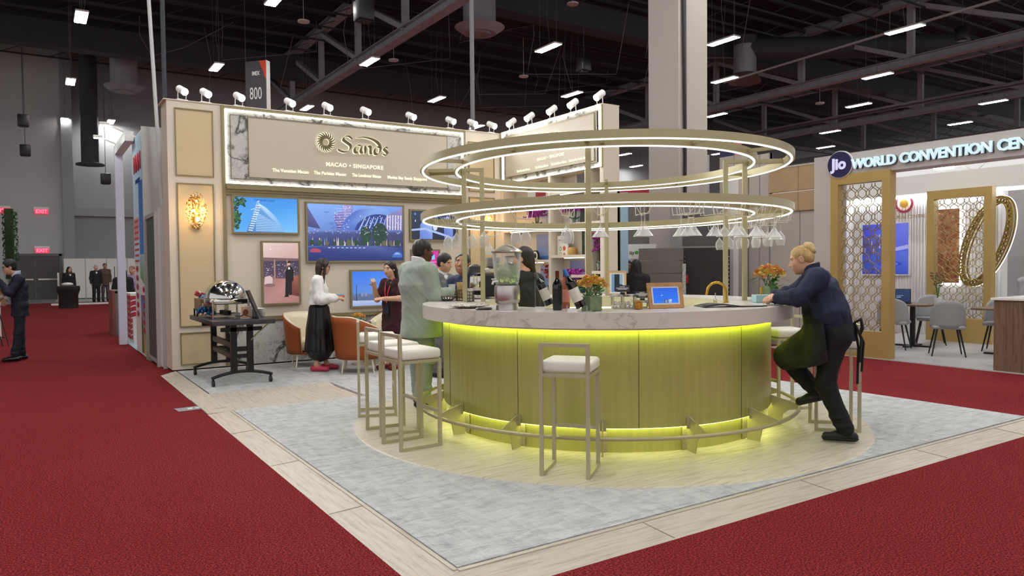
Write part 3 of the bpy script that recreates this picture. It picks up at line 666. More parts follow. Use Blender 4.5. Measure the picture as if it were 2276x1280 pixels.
# ---------------------------------------------------------------- hall shell: far wall, ceiling deck, steel
M_WALLG=mat('hall_grey_lit','bcbfc0',.8,var=.04,vscale=.4); M_WALLG2=mat('hall_grey_unlit','9a9c9e',.8)  # far wall brightness put into colour: lit left end paler, rest darker
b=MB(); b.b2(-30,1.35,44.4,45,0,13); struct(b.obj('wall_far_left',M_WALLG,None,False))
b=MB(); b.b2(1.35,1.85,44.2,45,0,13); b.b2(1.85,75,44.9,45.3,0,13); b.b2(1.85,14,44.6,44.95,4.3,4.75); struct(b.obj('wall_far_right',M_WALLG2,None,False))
N=nodemat('roof_deck'); v=N.mapped((1,1,1)); wv=N.nt.nodes.new('ShaderNodeTexWave'); wv.bands_direction='Y'; wv.inputs['Scale'].default_value=1.1; N.nt.links.new(v,wv.inputs['Vector'])
N.setcol(ramp(N.nt,wv.outputs['Fac'],[(.2,(.008,.009,.012)),(.8,(.032,.034,.042))])); N.setr(.9); M_DECK=N.m
b=MB(); b.add([(-30,-12,13.2),(75,-12,13.2),(75,70,13.2),(-30,70,13.2)],[(3,2,1,0)]); struct(b.obj('ceiling',M_DECK,None,False))
M_STEELG=mat('dusty_grey_steel','a0a4aa',.75,var=.12,vscale=3); M_DARKS=mat('dark_steel','42464c',.8); M_DUCT=mat('brown_duct','3c4046',.7,var=.1,vscale=1)
def truss(x,y0,y1,z0,z1,label,pan=4.6,ph=0):
    T=thing('roof_truss',label,'truss',(x,(y0+y1)/2,z0))
    ly=lambda y:y-(y0+y1)/2
    for nm,z in (('bottom_chord',0),('top_chord',z1-z0)):
        b=MB(); b.b2(-.2,.2,ly(y0),ly(y1),z-.03,z); b.b2(-.03,.03,ly(y0),ly(y1),z,z+.3); b.b2(-.2,.2,ly(y0),ly(y1),z+.3,z+.33); b.obj(nm,M_STEELG,T,False)
    k=0;y=y0+ph
    while y+pan<=y1:
        b=MB(); b.b2(-.1,.1,ly(y)-.14,ly(y)+.14,.3,z1-z0); b.obj('vertical_web',M_STEELG,T,False)
        b=MB(); b.bar((0,ly(y),.3),(0,ly(y+pan),z1-z0),.2,.26,up=(1,0,0)); b.obj('diagonal_web',M_STEELG,T,False)
        y+=pan
truss(11.75,14,44,10.0,12.6,'grey steel roof truss rising left of the round ceiling diffuser',4.7,1.7)
truss(32.0,8,44,10.0,12.6,'grey steel roof truss crossing the upper right corner of the hall',5.4,4.0)
truss(43.0,8,44,10.0,12.6,'second steel roof truss on the right, farther back',5.4,4.0)
truss(55.0,8,44,10.0,12.6,'dim farthest steel roof truss low above the right booth',5.4,4.0)
for i,(y,z,h,x0,x1) in enumerate([(24.6,11.7,1.0,-25,70),(38.5,11.6,1.1,-25,70),(49.5,11.6,1.0,-25,70)]):
    b=MB(); b.b2(x0,x1,y-.4,y+.4,z-.3,z-.3+h); tag(b.obj('roof_girder',M_DUCT,None,False),['brown box girder running along the ceiling in front of the column','brown box girder behind the booth number sign, second from front','brown box girder farthest back near the end wall'][i],'girder')
jy=[14.8+1.95*k for k in range(16)]
for i,y in enumerate(jy):
    b=MB(); b.b2(-25,70,y-.05,y+.05,12.75,12.9); b.b2(-25,70,y-.03,y+.03,12.2,12.27)
    for k in range(0,95,2): b.bar((-25+k,y,12.27),(-25+k+1,y,12.75),.03,.03); 
    tag(b.obj('bar_joist',M_DARKS,None,False),'thin dark bar joist running across under the black roof deck','joist','bar joists of the roof')
def diffuser(x,y,z,label,big=1):
    T=thing('air_diffuser',label,'vent',(x,y,z))
    b=MB(); b.lathe([(.45,.0),(.62,-.02),(.95,.22),(.62,.3),(.62,1.75)],(0,0,0),28); b.obj('hood',M_STEELG,T)
    b=MB(); b.lathe([(.18,-.03),(.40,-.06),(.42,0),(.2,.03)],(0,0,0),28); b.obj('inner_cone',mat('diffuser_cone','8a8688',.5),T)
diffuser(14.4,24.2,10.3,'round dark ceiling diffuser above the corner of the booth')
diffuser(4.0,41.2,10.3,'round dark ceiling diffuser over the left aisle beside the number sign')
T=thing('air_duct','pale spiral duct drop with round outlet at upper right of column','duct',(28.3,23.2,10.0))
b=MB(); b.cyl((0,0,.4),(0,0,1.7),.52,seg=24); b.obj('collar',mat('galvanised','a9adb5',.4,.5),T)
b=MB(); b.cyl((0,0,1.7),(0,0,2.1),.54,seg=24); b.cyl((0,0,1.55),(8,-6,1.5),.5,seg=20); b.obj('duct_run',M_DUCT,T)
b=MB(); b.lathe([(.3,0),(.75,0),(.72,.1),(.52,.4),(.3,.4)],(0,0,0),24); b.obj('outlet',mat('copper_brown','6b5048',.5),T)
T=thing('air_duct','dark drop duct with wide outlet above the far end of the aisle','duct',(2.55,42.9,6.75)); b=MB(); b.cyl((0,0,.1),(0,0,5.5),.40,seg=20); b.obj('duct_run',M_DARKS,T); b=MB(); b.lathe([(.2,0),(.66,.0),(.64,.08),(.4,.15)],(0,0,0),24); b.obj('outlet',M_DARKS,T)
for (x,y,z,l) in [(-.17,40,6.9,'black speaker box hung above the far end of the left aisle'),(-.2,38,7.9,'black speaker box hung left of the pale column pier'),(3.0,40,5.8,'black speaker box hung low beside the red fascia booth'),(7.1,17.6,7.9,'black speaker box hung under the grey truss'),(17.5,21.8,9.0,'small black speaker box hung right of the middle lamp'),(29.7,14.2,10.1,'black speaker box hung on the right truss')]:
    T=thing('hanging_speaker',l,'speaker',(x,y,z)); b=MB(); b.rbox(0,0,0,.42,.42,.5,.04,2); b.obj('box',M_BLACK,T); b=MB(); b.cyl((0,0,.25),(0,0,12.2-z),.012,seg=6); b.obj('hanger',M_DARKS,T); b=MB(); b.cyl((0,0,-.25),(0,0,-.27),.17); b.obj('cone',M_BLACKM,T)
# conduits, cables
M_COND=mat('grey_conduit','77757a',.5)
b=MB(); b.tube([(1.47,12.6,12.9),(1.53,12.55,7),(1.62,12.5,4.5),(1.70,12.5,2.4),(1.72,12.5,.01)],.028,8); tag(b.obj('power_drop',mat('cable_white','c9c9cc',.5),None),'pale cable drop falling from the ceiling beside the left end of sign wall','cable')
b=MB(); b.tube([(1.86,13.2,12.9),(1.85,13.1,7),(1.84,13.0,.01)],.035,8); tag(b.obj('power_drop',M_DARKS,None),'dark cable drop next to the pale one behind sign wall','cable')
b=MB(); b.tube([(7.55,13.0,12.9),(7.55,13.0,.02)],.045,8); tag(b.obj('power_drop',M_COND,None),'grey conduit dropping from the ceiling behind the booth corner','cable')
r=random.Random(21)
for i in range(16):
    x=r.uniform(2,34); y=r.uniform(22,40); z0=r.uniform(9.4,11.5)
    b=MB(); P=[(x,y,12.7),(x+r.uniform(-.3,.3),y,(12.7+z0)/2),(x+r.uniform(-.2,.6),y+.2,z0),(x+1.5+r.uniform(0,3),y-1,z0+r.uniform(.1,.8)),(x+3.5,y-2.2,12.4)]
    Q=[]
    for j in range(len(P)-1):
        for t in range(4): Q.append(tuple(Vector(P[j]).lerp(Vector(P[j+1]),t/4)))
    b.tube(Q+[P[-1]],.014,5); tag(b.obj('ceiling_cable',M_COND,None),'thin grey cable looping below the dark roof','cable','loose ceiling cables')
b=MB(); b.bar((26.0,22.5,9.55),(25.0,9.0,9.55),.07,.07); tag(b.obj('strut_channel',mat('pale_strut','a5a3a6',.5),None,False),'pale metal strut running diagonally in front of the right truss','strut')
for i,(x,y0,y1,z) in enumerate([(36.5,30,13.5,9.35),(37.1,30,13.5,9.35)]):
    b=MB(); b.bar((x,y0,z),(x,y1,z),.09,.09); tag(b.obj('strut_channel',M_COND,None,False),['grey strut of the lower pair over the right booth, near one','grey strut of the lower pair over the right booth, far one'][i],'strut')
for x,y,z in [(18.7,24,12.1),(21,31,11),(14.8,33,11.4),(36,24.5,10.1),(9.5,30,11.5)]:
    b=MB(); b.lathe([(0,0),(.24,.0),(.24,.06),(0,.06)],(x,y,z),18); b.cyl((x,y,z+.05),(x,y,13),.012,seg=5); tag(b.obj('wifi_antenna',M_WHITEPL,None),'small round white antenna disc under the dark roof','antenna','white ceiling discs')
# column
T=thing('hall_column','tall square pale column rising behind the right end of the booth','column',(10.78,10.48,0))
b=MB(); b.b2(-.4,.4,-.4,.4,0,13.2); b.b2(-.42,-.38,-.43,-.38,0,13.2); b.obj('shaft',mat('column_paint','b5aca6',.7),T,False)
b=MB(); b.tube([(-.30,-.44,13),(-.30,-.44,7),(-.26,-.44,4),(-.27,-.44,1.6),(-.2,-.5,.8),(-.25,-.46,.02)],.03,8); b.obj('black_cable',M_BLACK,T)
b=MB(); b.tube([(-.22,-.43,13),(-.22,-.43,2.0)],.018,6); b.obj('grey_pipe',M_COND,T)
# number banner
T=thing('number_banner','hanging dark banner with the number 800 and an orange flash','sign',(6.35,25.2,6.6),math.radians(-46)); T.scale=(.62,.62,.92)
b=MB(); b.b2(-.62,.62,-.02,.02,0,1.9); b.obj('banner',mat('banner_dark','4a484f',.6),T,False)
text('number','800',.62,M_WHITEPL,T,(-.02,-.024,.72),sx=.8); text('heading','IMEX',.2,M_WHITEPL,T,(-.0,-.024,1.45),bold=.006)
b=MB(); b.add([(.35,-.023,1.9),(.62,-.023,1.9),(.62,-.023,1.2),(.5,-.023,1.35)],[(0,3,2,1)]); b.add([(.2,-.023,1.9),(.35,-.023,1.9),(.45,-.023,1.5)],[(0,2,1)]); b.obj('orange_flash',mat('orange_red','d8482a',.6),T,False)
b=MB(); b.b2(.62,.66,-.02,.3,0,1.9); b.obj('side_panel',M_WHITE,T,False); b=MB(); b.cyl((-.6,0,1.9),(-.6,0,7),.008,seg=5); b.cyl((.6,0,1.9),(.6,0,7),.008,seg=5); b.obj('hanging_wire',M_COND,T)
# far end of the aisle
M_DOORG=mat('door_grey','565453',.5)
for i,x in enumerate((-.42,.62)):
    T=thing('door_%d'%(i+1),'x','door',(x,44.38,0)); del T['label'],T['category']; struct(T); b=MB(); b.b2(-.5,.5,-.06,0,.02,2.2); b.obj('door_leaf',M_DOORG,T,False); b=MB(); b.b2(-.42,.42,-.12,-.08,.98,1.05); b.obj('push_bar',M_STEEL,T,False)
b=MB(); b.b2(-1.05,-.93,44.28,44.39,0,2.32); b.b2(1.13,1.25,44.28,44.39,0,2.32); b.b2(-1.05,1.25,44.28,44.39,2.2,2.32); struct(b.obj('trim_1',mat('door_frame','6a6867',.5),None,False))
def exit_sign(x,z,label):
    T=thing('exit_sign',label,'sign',(x,44.36,z)); b=MB(); b.b2(-.33,.33,-.06,0,-.02,.2); b.obj('housing',M_WHITEPL,T,False)
    b=MB(); b.b2(-.3,.3,-.065,-.06,-.16,.1); b.obj('panel',mat('exit_panel','6a1420',.4,emit=.7,ecol=(1,.08,.15)),T,False); text('lettering','EXIT',.24,emis('exit_red',(1,.12,.2),2.5),T,(0,-.068,-.03),bold=.006)
exit_sign(.42,4.48,'red exit sign high on the grey end wall, right one'); exit_sign(-1.2,4.49,'red exit sign high on the grey end wall at the frame edge'); exit_sign(.40,2.5,'red exit sign right above the grey double doors')
for k in range(5):
    T=thing('partition_panel','white partition panel along the end of the aisle, %s from the doors'%ORD[k],'partition',(1.75+.95*k,43.2,0)); b=MB(); b.b2(-.455,.455,-.03,.03,.05,2.05); b.obj('panel',M_WHITE,T,False); b=MB(); b.b2(-.475,-.455,-.04,.04,0,2.1); b.b2(.455,.475,-.04,.04,0,2.1); b.obj('upright',mat('aluminium','a9a9ac',.4,.6),T,False)
b=MB(); b.b2(.6,3.0,36.2,37.4,.0,.03); tag(b.obj('white_mat',M_WHITE,None,False),'long white floor strip lying across the far end of the red aisle','mat')
T=thing('draped_stand','small stand draped in black cloth with a white bag on top','table',(1.12,33.3,0))
b=MB(); b.grid([[(.36*k/1.0*math.cos(2*PI*i/24)*(1+.08*math.sin(5*2*PI*i/24)*(1-z)),.32*k*math.sin(2*PI*i/24),z) for z,k in ((0,.9),(.5,.92),(.72,1.12),(.86,1.1),(.88,.0))] for i in range(25)]); b.obj('cloth',M_BLACK,T)
b=MB(); b.sph((0,0,.93),(.2,.12,.07)); tag(b.obj('white_bag',M_WHITEPL,None,loc=(1.1,33.3,0)),'crumpled white bag lying on the black draped stand','bag')
T=thing('barrier_post','short pale barrier post in front of grey doors','post',(1.0,41.5,0)); b=MB(); b.cyl((0,0,.02),(0,0,1.35),.045); b.obj('post',M_STEEL,T); b=MB(); b.cyl((0,0,0),(0,0,.03),.18); b.obj('base',M_STEEL,T)
T=thing('tripod','thin black tripod standing on the aisle by the striped booth','tripod',(2.45,30,0)); 
for a in (0,2.1,4.2):
    b=MB(); b.cyl((.35*math.cos(a),.35*math.sin(a),0.01),(0,0,.95),.012,seg=6); b.obj('leg',M_BLACK,T)
b=MB(); b.cyl((0,0,.9),(0,0,1.6),.012,seg=6); b.obj('mast',M_BLACK,T)
# small card dropped on the carpet
T=thing('floor_sticker','small grey sticker lying on the red carpet at the platform edge','sticker',(1.36,8.42,.002),.1); b=MB(); b.b2(-.13,.13,-.10,.10,0,.004); b.obj('sheet',mat('sticker','8c8a94',.5),T,False); b=MB(); b.b2(-.02,.03,-.03,.03,.004,.005); b.b2(.06,.10,-.02,.02,.004,.005); b.obj('print',M_WHITEPL,T,False)
# ---------------------------------------------------------------- neighbours along the left aisle
M_ALU=mat('aluminium_frame','b4b2ae',.4,.4)
T=thing('partition_panel','dark green panel in an aluminium frame behind the end of sign wall','partition',(1.58,12.85,0))
b=MB(); b.b2(-.01,.03,-.5,.5,.1,2.3); b.obj('panel',mat('dark_green_panel','49524c',.5),T,False)
b=MB(); b.b2(-.03,.05,-.56,-.5,0,2.36); b.b2(-.03,.05,.5,.56,0,2.36); b.b2(-.03,.05,-.5,.5,2.3,2.36); b.b2(-.03,.05,-.5,.5,.05,.1); b.obj('frame',M_ALU,T,False)
T=thing('partition_panel','narrow white panel between the sign wall and green panel','partition',(1.60,12.16,0)); b=MB(); b.b2(0,.05,-.13,.13,.02,2.42); b.obj('panel',M_WHITE,T,False); b=MB(); b.b2(-.005,.06,-.15,-.13,0,2.44); b.obj('edge',M_ALU,T,False)
T=thing('booth_fascia','tall pale blue fascia wall with red letters, sky picture and red dots','wall',(1.56,14.27,0),-PI/2)
# local x runs to the viewer; front is -Y local = -X world
b=MB(); b.b2(-.75,.75,0,.22,0,3.82); b.obj('wall_body',M_WHITE,T,False)
pl=[(R4(-.75,2.5,.75,3.8),['cfe6f4','bcdcf0','a8d2ee','d8ecf6']),(R4(-.75,1.6,.75,2.5),'cfe4f2'),(R4(.05,1.75,.75,3.0),['3f86d8','2f74cc','1f5fbe','2c6cc8']),([(.05,1.35),(.75,1.2),(.75,1.75),(.05,1.75)],['5a9a4c','6aa84c','b8d0e0','a0c4dc']),([(.05,.05),(.75,.05),(.75,1.05),(.05,1.05)],['c8a02c','d8b02c','4c7cc0','3c6cb0']),([(.05,.05),(.35,.05),(.25,.6),(.05,.7)],'3c6a34'),(R4(-.7,2.0,0,2.4),'e0a0a0')]
for k in range(8): pl.append((R4(-.65,1.62+.1*k-.0,-.05,1.66+.1*k),'c84050'))
for k in range(6):
    pl.append((disc2(-.4,1.5-.16*k+.55*0,.16,.055),'b83040')); pl.append((disc2(.45,1.15-.14*k,.14,.05),'b83040'))
picture('graphic',pl,M_PRINT,T,-.002)
text('red_letters','NNN',.42,mat('letter_red','c82a3a',.5),T,(0,-.012,3.32),bold=.01); text('small_letters','NORTH EAST',.1,mat('letter_blue','2a4a8c',.5),T,(.05,-.012,3.02))
b=MB(); b.b2(.75,.80,-.02,.30,0,3.84); b.b2(.76,.80,.30,1.2,3.4,3.6); b.obj('aluminium_edge',M_ALU,T,False)
b=MB(); b.b2(.765,.775,.32,1.2,.0,3.4); b.obj('dark_gap_sheet',M_BLACK,T,False)  # black sheet paints the darkness of the open gap beside the fascia
T=thing('portal_frame','white square portal frame in front of the striped booth','frame',(1.46,15.6,0))
b=MB(); b.b2(-.06,.08,.82,1.0,0,3.75); b.obj('upright',mat('lilac_white','d5d2e4',.4),T,False); b=MB(); b.b2(-.06,.08,-1.05,1.0,3.75,3.92); b.obj('header',M_WHITE,T,False)
b=MB(); b.add([(1.9,16.9,3.7),(1.9,16.3,3.7),(1.9,16.3,2.5),(1.9,16.9,2.5)],[(0,1,2,3),(3,2,1,0)]); tag(b.obj('fabric_banner',mat('orange_fabric','dd5a34',.7),None,False,solid=.01),'orange red fabric banner hanging inside the white portal frame','banner')
for i,(y,l) in enumerate(((14.7,'near'),(16.2,'far'))):
    T=thing('arm_light','white arm spotlight sticking out from top of blue fascia, %s one'%l,'lamp',(1.6,y,3.84)); b=MB(); b.tube([(0,0,0),(-.12,0,.06),(-.48,0,.2)],.015,6); b.obj('arm',M_WHITE,T); b=MB(); b.rbox(-.5,0,.2,.16,.1,.05,.01); b.obj('head',M_WHITE,T); b=MB(); b.box(-.5,0,.172,.13,.08,.008); b.obj('lens',emis('arm_lens',(.85,1,1),70),T,False)
T=thing('striped_counter','white counter with red wavy stripes inside the portal booth','counter',(1.90,17.3,0)); b=MB(); b.b2(-.25,.4,-.5,.5,0,1.0); b.obj('body',M_WHITE,T,False)
pl=[(R4(-.32,.06,.32,.95),'b5303f')]
for k in range(7):
    P=[];Q=[]
    for i in range(13): x=-.32+.64*i/12; z=.14+.115*k+.025*math.sin(i*1.05); P.append((x,z)); Q.append((x,z+.022))
    pl.append((P+Q[::-1],'f4eeee'))
for face,rz in (((-.252,-.15,0),-PI/2),((.07,-.502,0),0)):
    o=picture('wave_print',pl,M_PRINT,T,0); o.location=face; o.rotation_euler=(0,0,rz)
b=MB(); b.b2(1.64,1.86,16.3,16.46,.013,.52); tag(b.obj('white_case',M_WHITEPL,None,False),'small white case standing before the striped counter','case')
b=MB(); b.b2(1.56,4.5,13.2,18.4,0,.012); tag(b.obj('floor_sheet',mat('pale_blue_floor','a9c4cc',.4),None,False),'pale blue floor sheet under the striped booth','floor panel')
b=MB(); b.b2(2.2,6,22,27,0,.012); tag(b.obj('floor_sheet',M_WHITE,None,False),'white floor sheet of the booth farther down the aisle','floor panel')
T=thing('reception_desk','low reddish wooden desk end in front of the seated dark figure','desk',(1.56,18.9,0)); b=MB(); b.b2(-.1,-.04,-.3,.7,0,1.02); b.obj('side',mat('red_brown','8a4a44',.5),T,False); b=MB(); b.b2(-.04,.2,-.3,-.26,0,1.0); b.b2(-.04,.2,-.3,.7,.96,1.02); b.b2(-.04,.2,.64,.7,0,1); b.obj('carcass',mat('grey_carcass','6a6664',.5),T,False)
# booth at the left frame edge
T=thing('corner_booth','white framed corner booth with dark sign and yellow top at left edge','booth',(-.62,18.5,0))
b=MB(); b.b2(-.07,0,0,.07,0,2.85); b.b2(-.07,0,1.1,1.17,0,2.85); b.b2(-2.5,0,0,.06,1.98,2.08); b.b2(-2.5,0,0,.06,2.62,2.68); b.b2(-.05,0,0,1.17,1.98,2.06); b.b2(-2.5,0,0,.3,0,.12); b.obj('frame',M_WHITE,T,False)
b=MB(); b.b2(-2.5,-.07,.01,.05,2.08,2.62); b.obj('dark_sign',mat('sign_dark','2c2a33',.5),T,False)
b=MB(); b.b2(-2.5,.0,.0,1.2,2.70,2.86); b.obj('yellow_top',mat('yellow_top','d8b45c',.6),T,False)
b=MB(); b.add([(-.45,.0,2.32),(-.32,.0,2.36),(-.2,.0,2.44),(-.28,.0,2.36),(-.36,.0,2.30)],[(0,1,2,3,4)]); b.b2(-.4,-.28,0,.005,2.18,2.2); b.obj('bird_emblem',M_WHITEPL,T,False)
picture('photo',[(R4(-.8,1.0,-.08,1.97),['5a6a78','6c7c8a','b8c4cc','a8b4bc']),([(-.8,1.55),(-.08,1.3),(-.08,1.36),(-.8,1.63)],'20262c'),([(-.8,1.3),(-.08,1.1),(-.08,1.22),(-.8,1.46)],'38424a')],M_PRINT,T,.03)
b=MB(); b.b2(-.05,-.02,.07,1.1,.3,1.98); b.obj('dark_side',M_BLACK,T,False); b=MB(); b.b2(-.04,-.01,.07,1.1,2.06,2.66); b.obj('side_print',mat('side_print','6c6c70',.5,var=.5,vscale=8),T,False)
r=random.Random(9); b=MB()
for k in range(900):
    z=r.uniform(1.35,2.85); x=.12+r.uniform(-.13,.16)*(1 if z>1.7 else .7); y=.5+r.uniform(-.45,.45); a=r.uniform(0,6.3); s_=.03
    X=Matrix.Translation((x,y,z))@Euler((r.uniform(0,3),r.uniform(0,3),a)).to_matrix().to_4x4()
    b.add([(-s_,0,0),(0,-s_*.5,.005),(s_,0,0),(0,s_*.5,.005)],[(0,1,2,3)],X)
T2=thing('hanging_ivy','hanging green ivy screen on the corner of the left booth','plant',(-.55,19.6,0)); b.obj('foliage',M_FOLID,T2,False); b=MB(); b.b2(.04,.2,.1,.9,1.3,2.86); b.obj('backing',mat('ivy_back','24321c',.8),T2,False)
T=thing('folding_chair','stack of black folding chair frames leaning by the left booth','chair',(-.72,17.6,0))
for k in range(3):
    b=MB(); x=-.1*k; b.tube([(x+.28,-.1,.0),(x+.1,0,.85),(x-.25,0,.85)],.012,6); b.tube([(x-.05,.0,.0),(x+.15,.1,.8)],.012,6); b.bar((x+.22,-.06,.18),(x-.2,0,.18),.02,.02); b.obj('frame',M_BLACKM,T)
# ---------------------------------------------------------------- convention centre booth on the right
M_GOLD=mat('gold_paint','b99c60',.42,.2); M_FL=mat('fluted_white','e4e2e2',.5)
XJ=10.9
T=thing('header_wall','grey white booth header with raised lettering and left pier','wall',(XJ,6.0,0),-PI/2)
# local x = 6.0-y
b=MB(); b.b2(-1.52,2.6,0,.35,2.88,3.23); b.b2(-1.52,-1.16,0,.35,0,2.88); b.obj('header_body',mat('header_grey','c2bbb6',.5),T,False)
b=MB(); b.b2(-3.7,2.6,3.75,4.2,2.84,3.2); b.b2(-3.7,-3.5,.35,4.3,0,3.1); b.obj('soffit',M_WHITE,T,False)
b=MB(); b.b2(-3.4,2.0,4.20,4.24,2.80,2.84); b.obj('cove_light',emis('cove_led',(.92,.97,1),14),T,False)
M_LTRW=mat('lit_letter','cfe6ee',.4,emit=.42,ecol=(.66,.90,1)); 
t=text('lettering','WORLD CONVENTION CENTRE',.205,M_LTRW,T,(-.815,-.045,3.03),ext=.03,bold=.006,align='LEFT',sx=.93); 
text('letter_returns','WORLD CONVENTION CENTRE',.205,mat('letter_return','4a5058',.5),T,(-.81,-.02,3.026),ext=.018,bold=.006,align='LEFT',sx=.93)
S=thing('round_logo','round navy logo disc with white letters on booth header','sign',(XJ-.06,7.03,3.06),-PI/2)
b=MB(); b.cyl((0,0,0),(0,.055,0),.205,seg=48); b.obj('disc',mat('navy','22204f',.4),S); b=MB(); b.cyl((0,.02,0),(0,.05,0),.22,seg=48); b.obj('disc_rim',M_WHITE,S); text('letters','Jio',.24,mat('lilac_letter','c8c6ee',.4,emit=.4,ecol=(.75,.75,1)),S,(0,-.012,0),bold=.010)
def lattice_frame(name,label,y0,y1,z1,x,zin0,side=.13,th=.16):
    w=y0-y1; T=thing(name,label,'screen panel',(x,(y0+y1)/2,0),-PI/2)
    b=MB(); b.b2(-w/2,-w/2+side,0,th,0,z1); b.b2(w/2-side,w/2,0,th,0,z1); b.b2(-w/2+side,w/2-side,0,th,z1-.16,z1); b.b2(-w/2+side,w/2-side,0,th,0,zin0); b.obj('gold_frame',M_GOLD,T,False)
    b=MB(); iw=w-2*side; n=4; cw=iw/n; ch=.235; zz0=zin0; zz1=z1-.16; nz=int((zz1-zz0)/ch)+1
    for yy,mm in ((.05,0),(.115,1)):
        for sgn in (1,):
            sp=iw/8
            for c in range(0,9):
                P=[];m=0
                N_=nz*10
                for i in range(N_+1):
                    z=zz0+ch*i/10; t=i/10.8
                    tri=2*abs(t-math.floor(t+.5)) # 0..1
                    sm=tri*tri*(3-2*tri)
                    sm=sm*sm*(3-2*sm); xx=-iw/2+sp*c+(1 if (c+mm)%2 else -1)*(sm-.5)*sp*.97
                    if -iw/2<=xx<=iw/2 and z<=zz1: P.append((xx,yy,z))
                    elif len(P)>2: b.tube(P,.0062,4); P=[]
                    else: P=[]
                if len(P)>2: b.tube(P,.0062,4)
    b.obj('lattice',mat('lattice_gold','a08c58',.35,.6),T,False)
lattice_frame('lattice_panel','gold framed lattice panel nearest the bar, under the round logo',7.2,6.21,2.9,XJ-.03,.42)
lattice_frame('lattice_panel','gold framed lattice panel inside the booth before the oval ring',7.4,6.27,2.82,14.2,.45)
T=thing('fluted_wall','white fluted back wall of the right booth','wall',(15.2,8.4,0),-PI/2)
b=MB(); b.b2(-3.2,1.86,.02,.25,0,3.0)
for k in range(84): b.cyl((-3.17+.06*k,.02,.0),(-3.17+.06*k,.02,2.72),.027,seg=6,cap=False)
b.obj('fluted_face',M_FL,T)
b=MB(); b.b2(-3.2,1.86,-.06,-.02,2.76,2.8); b.obj('cove_light',emis('cove_led',(.92,.97,1),4),T,False)
S=thing('booth_screen','blue screen on the fluted wall behind the gold lattice','screen',(15.15,8.76,1.77),-PI/2); b=MB(); b.b2(-.53,.53,-.0,.04,-.56,.56); b.obj('bezel',M_WHITE,S,False)
def pic_night(w,h):
    L=[(R4(-w/2,-h/2,w/2,h/2),['1c2f9c','2438a8','6068c8','2030a8'])]; r=random.Random(3)
    L.append(([(-w*.5,-.1*h),(w*.1,-.05*h),(w*.1,.2*h),(-w*.2,.3*h),(-w*.5,.22*h)],['2a2c6c','4a4c8c','8a88c0','5c5ca0','34367c']))
    for k in range(30): x=r.uniform(-.45,.2)*w;z=r.uniform(-.1,.2)*h;L.append((R4(x,z,x+.012*w,z+.1*h),r.choice(['9a94cc','6c6cb4','c4b8d8','3c3c84'])))
    L.append(([(-.1*w,-.1*h),(.5*w,0),(.5*w,.08*h),(.1*w,.0)],'8c90cc')); L.append(([(-w/2,-h/2),(w/2,-h/2),(w/2,-.05*h),(-w/2,-.12*h)],['1c2c88','2c40a4','4c60bc','2a3a98']))
    for k in range(4): L.append((disc2(.1*w,-.3*h,.35*w-.08*w*k,.08*h-.02*h*k,20),['3a50b0','2438a0','4c64c0','1c2c90'][k]))
    return L
picture('screen_image',pic_night(1.0,1.06),M_SCREEN,S,-.003)
S=thing('wall_emblem','pink and yellow emblem with lettering high on the fluted wall','sign',(15.14,8.35,2.5),-PI/2); r=random.Random(1); b=MB()
for k in range(26): a=2*PI*k/26; b.box(.17*math.cos(a),0,.2+.17*math.sin(a),.05,.02,.05)
b.obj('petal_ring',mat('pink_petal','c8586c',.5),S,False); b=MB(); b.cyl((0,-.01,.2),(0,.01,.2),.09); b.obj('centre',mat('yellow_c','e8b04c',.5),S); text('letters','CULTURAL CENTRE',.1,mat('letter_gold2','a88a5c',.5),S,(0,-.005,-.08))
S=thing('framed_artwork','backlit copper coloured wall panel behind the second lattice','artwork',(15.12,7.48,1.8),-PI/2)
b=MB(); b.rbox(0,.0,0,.46,.03,1.46,.012,2); N=nodemat('copper_relief'); v=N.mapped((1,1,1)); a=N.noise(v,7,6,1.2); N.setcol(ramp(N.nt,a,[(.3,'6a3a24'),(.5,'a86a44'),(.7,'cfa27c')])); N.setr(.5); b.obj('panel',N.m,S)
b=MB(); b.b2(-.24,.24,.03,.05,-.74,.74); b.obj('back_light',emis('art_led',(.95,.98,1),6),S,False)
S=thing('ring_sculpture','large tilted oval gold ring sculpture of crossed bars on the back wall','sculpture',(14.75,6.62,1.85),-PI/2)
b=MB(); ca,sa=math.cos(-.36),math.sin(-.36)
def oval(k,rx,rz,y): t=2*PI*k/72; x=rx*math.cos(t);z=rz*math.sin(t); return (x*ca-z*sa,y,x*sa+z*ca)
for rr,y in ((0,0),(.0,.12)):
    b.tube([oval(k,.36-rr,.86-rr,y) for k in range(72)],.017,6,True); b.tube([oval(k,.26-rr,.76-rr,y) for k in range(72)],.017,6,True)
for k in range(0,72,2):
    b.bar(oval(k,.36,.86,0),oval(k+2,.26,.76,0),.02,.02); b.bar(oval(k+2,.36,.86,0),oval(k,.26,.76,0),.02,.02)
b.obj('ring',mat('sculpture_gold','a8904c',.3,.75),S)
b=MB(); b.tube([oval(k,.37,.87,.14) for k in range(72)],.012,5,True); b.obj('rim_light',emis('rim_led',(1,.98,.9),4),S)
b=MB(); b.b2(10.85,22,3.2,8.4,0,.014); tag(b.obj('floor_sheet',mat('jio_floor','b9b7b8',.4,var=.06),None,False),'pale grey floor of the right booth with its lattice panels','floor panel')
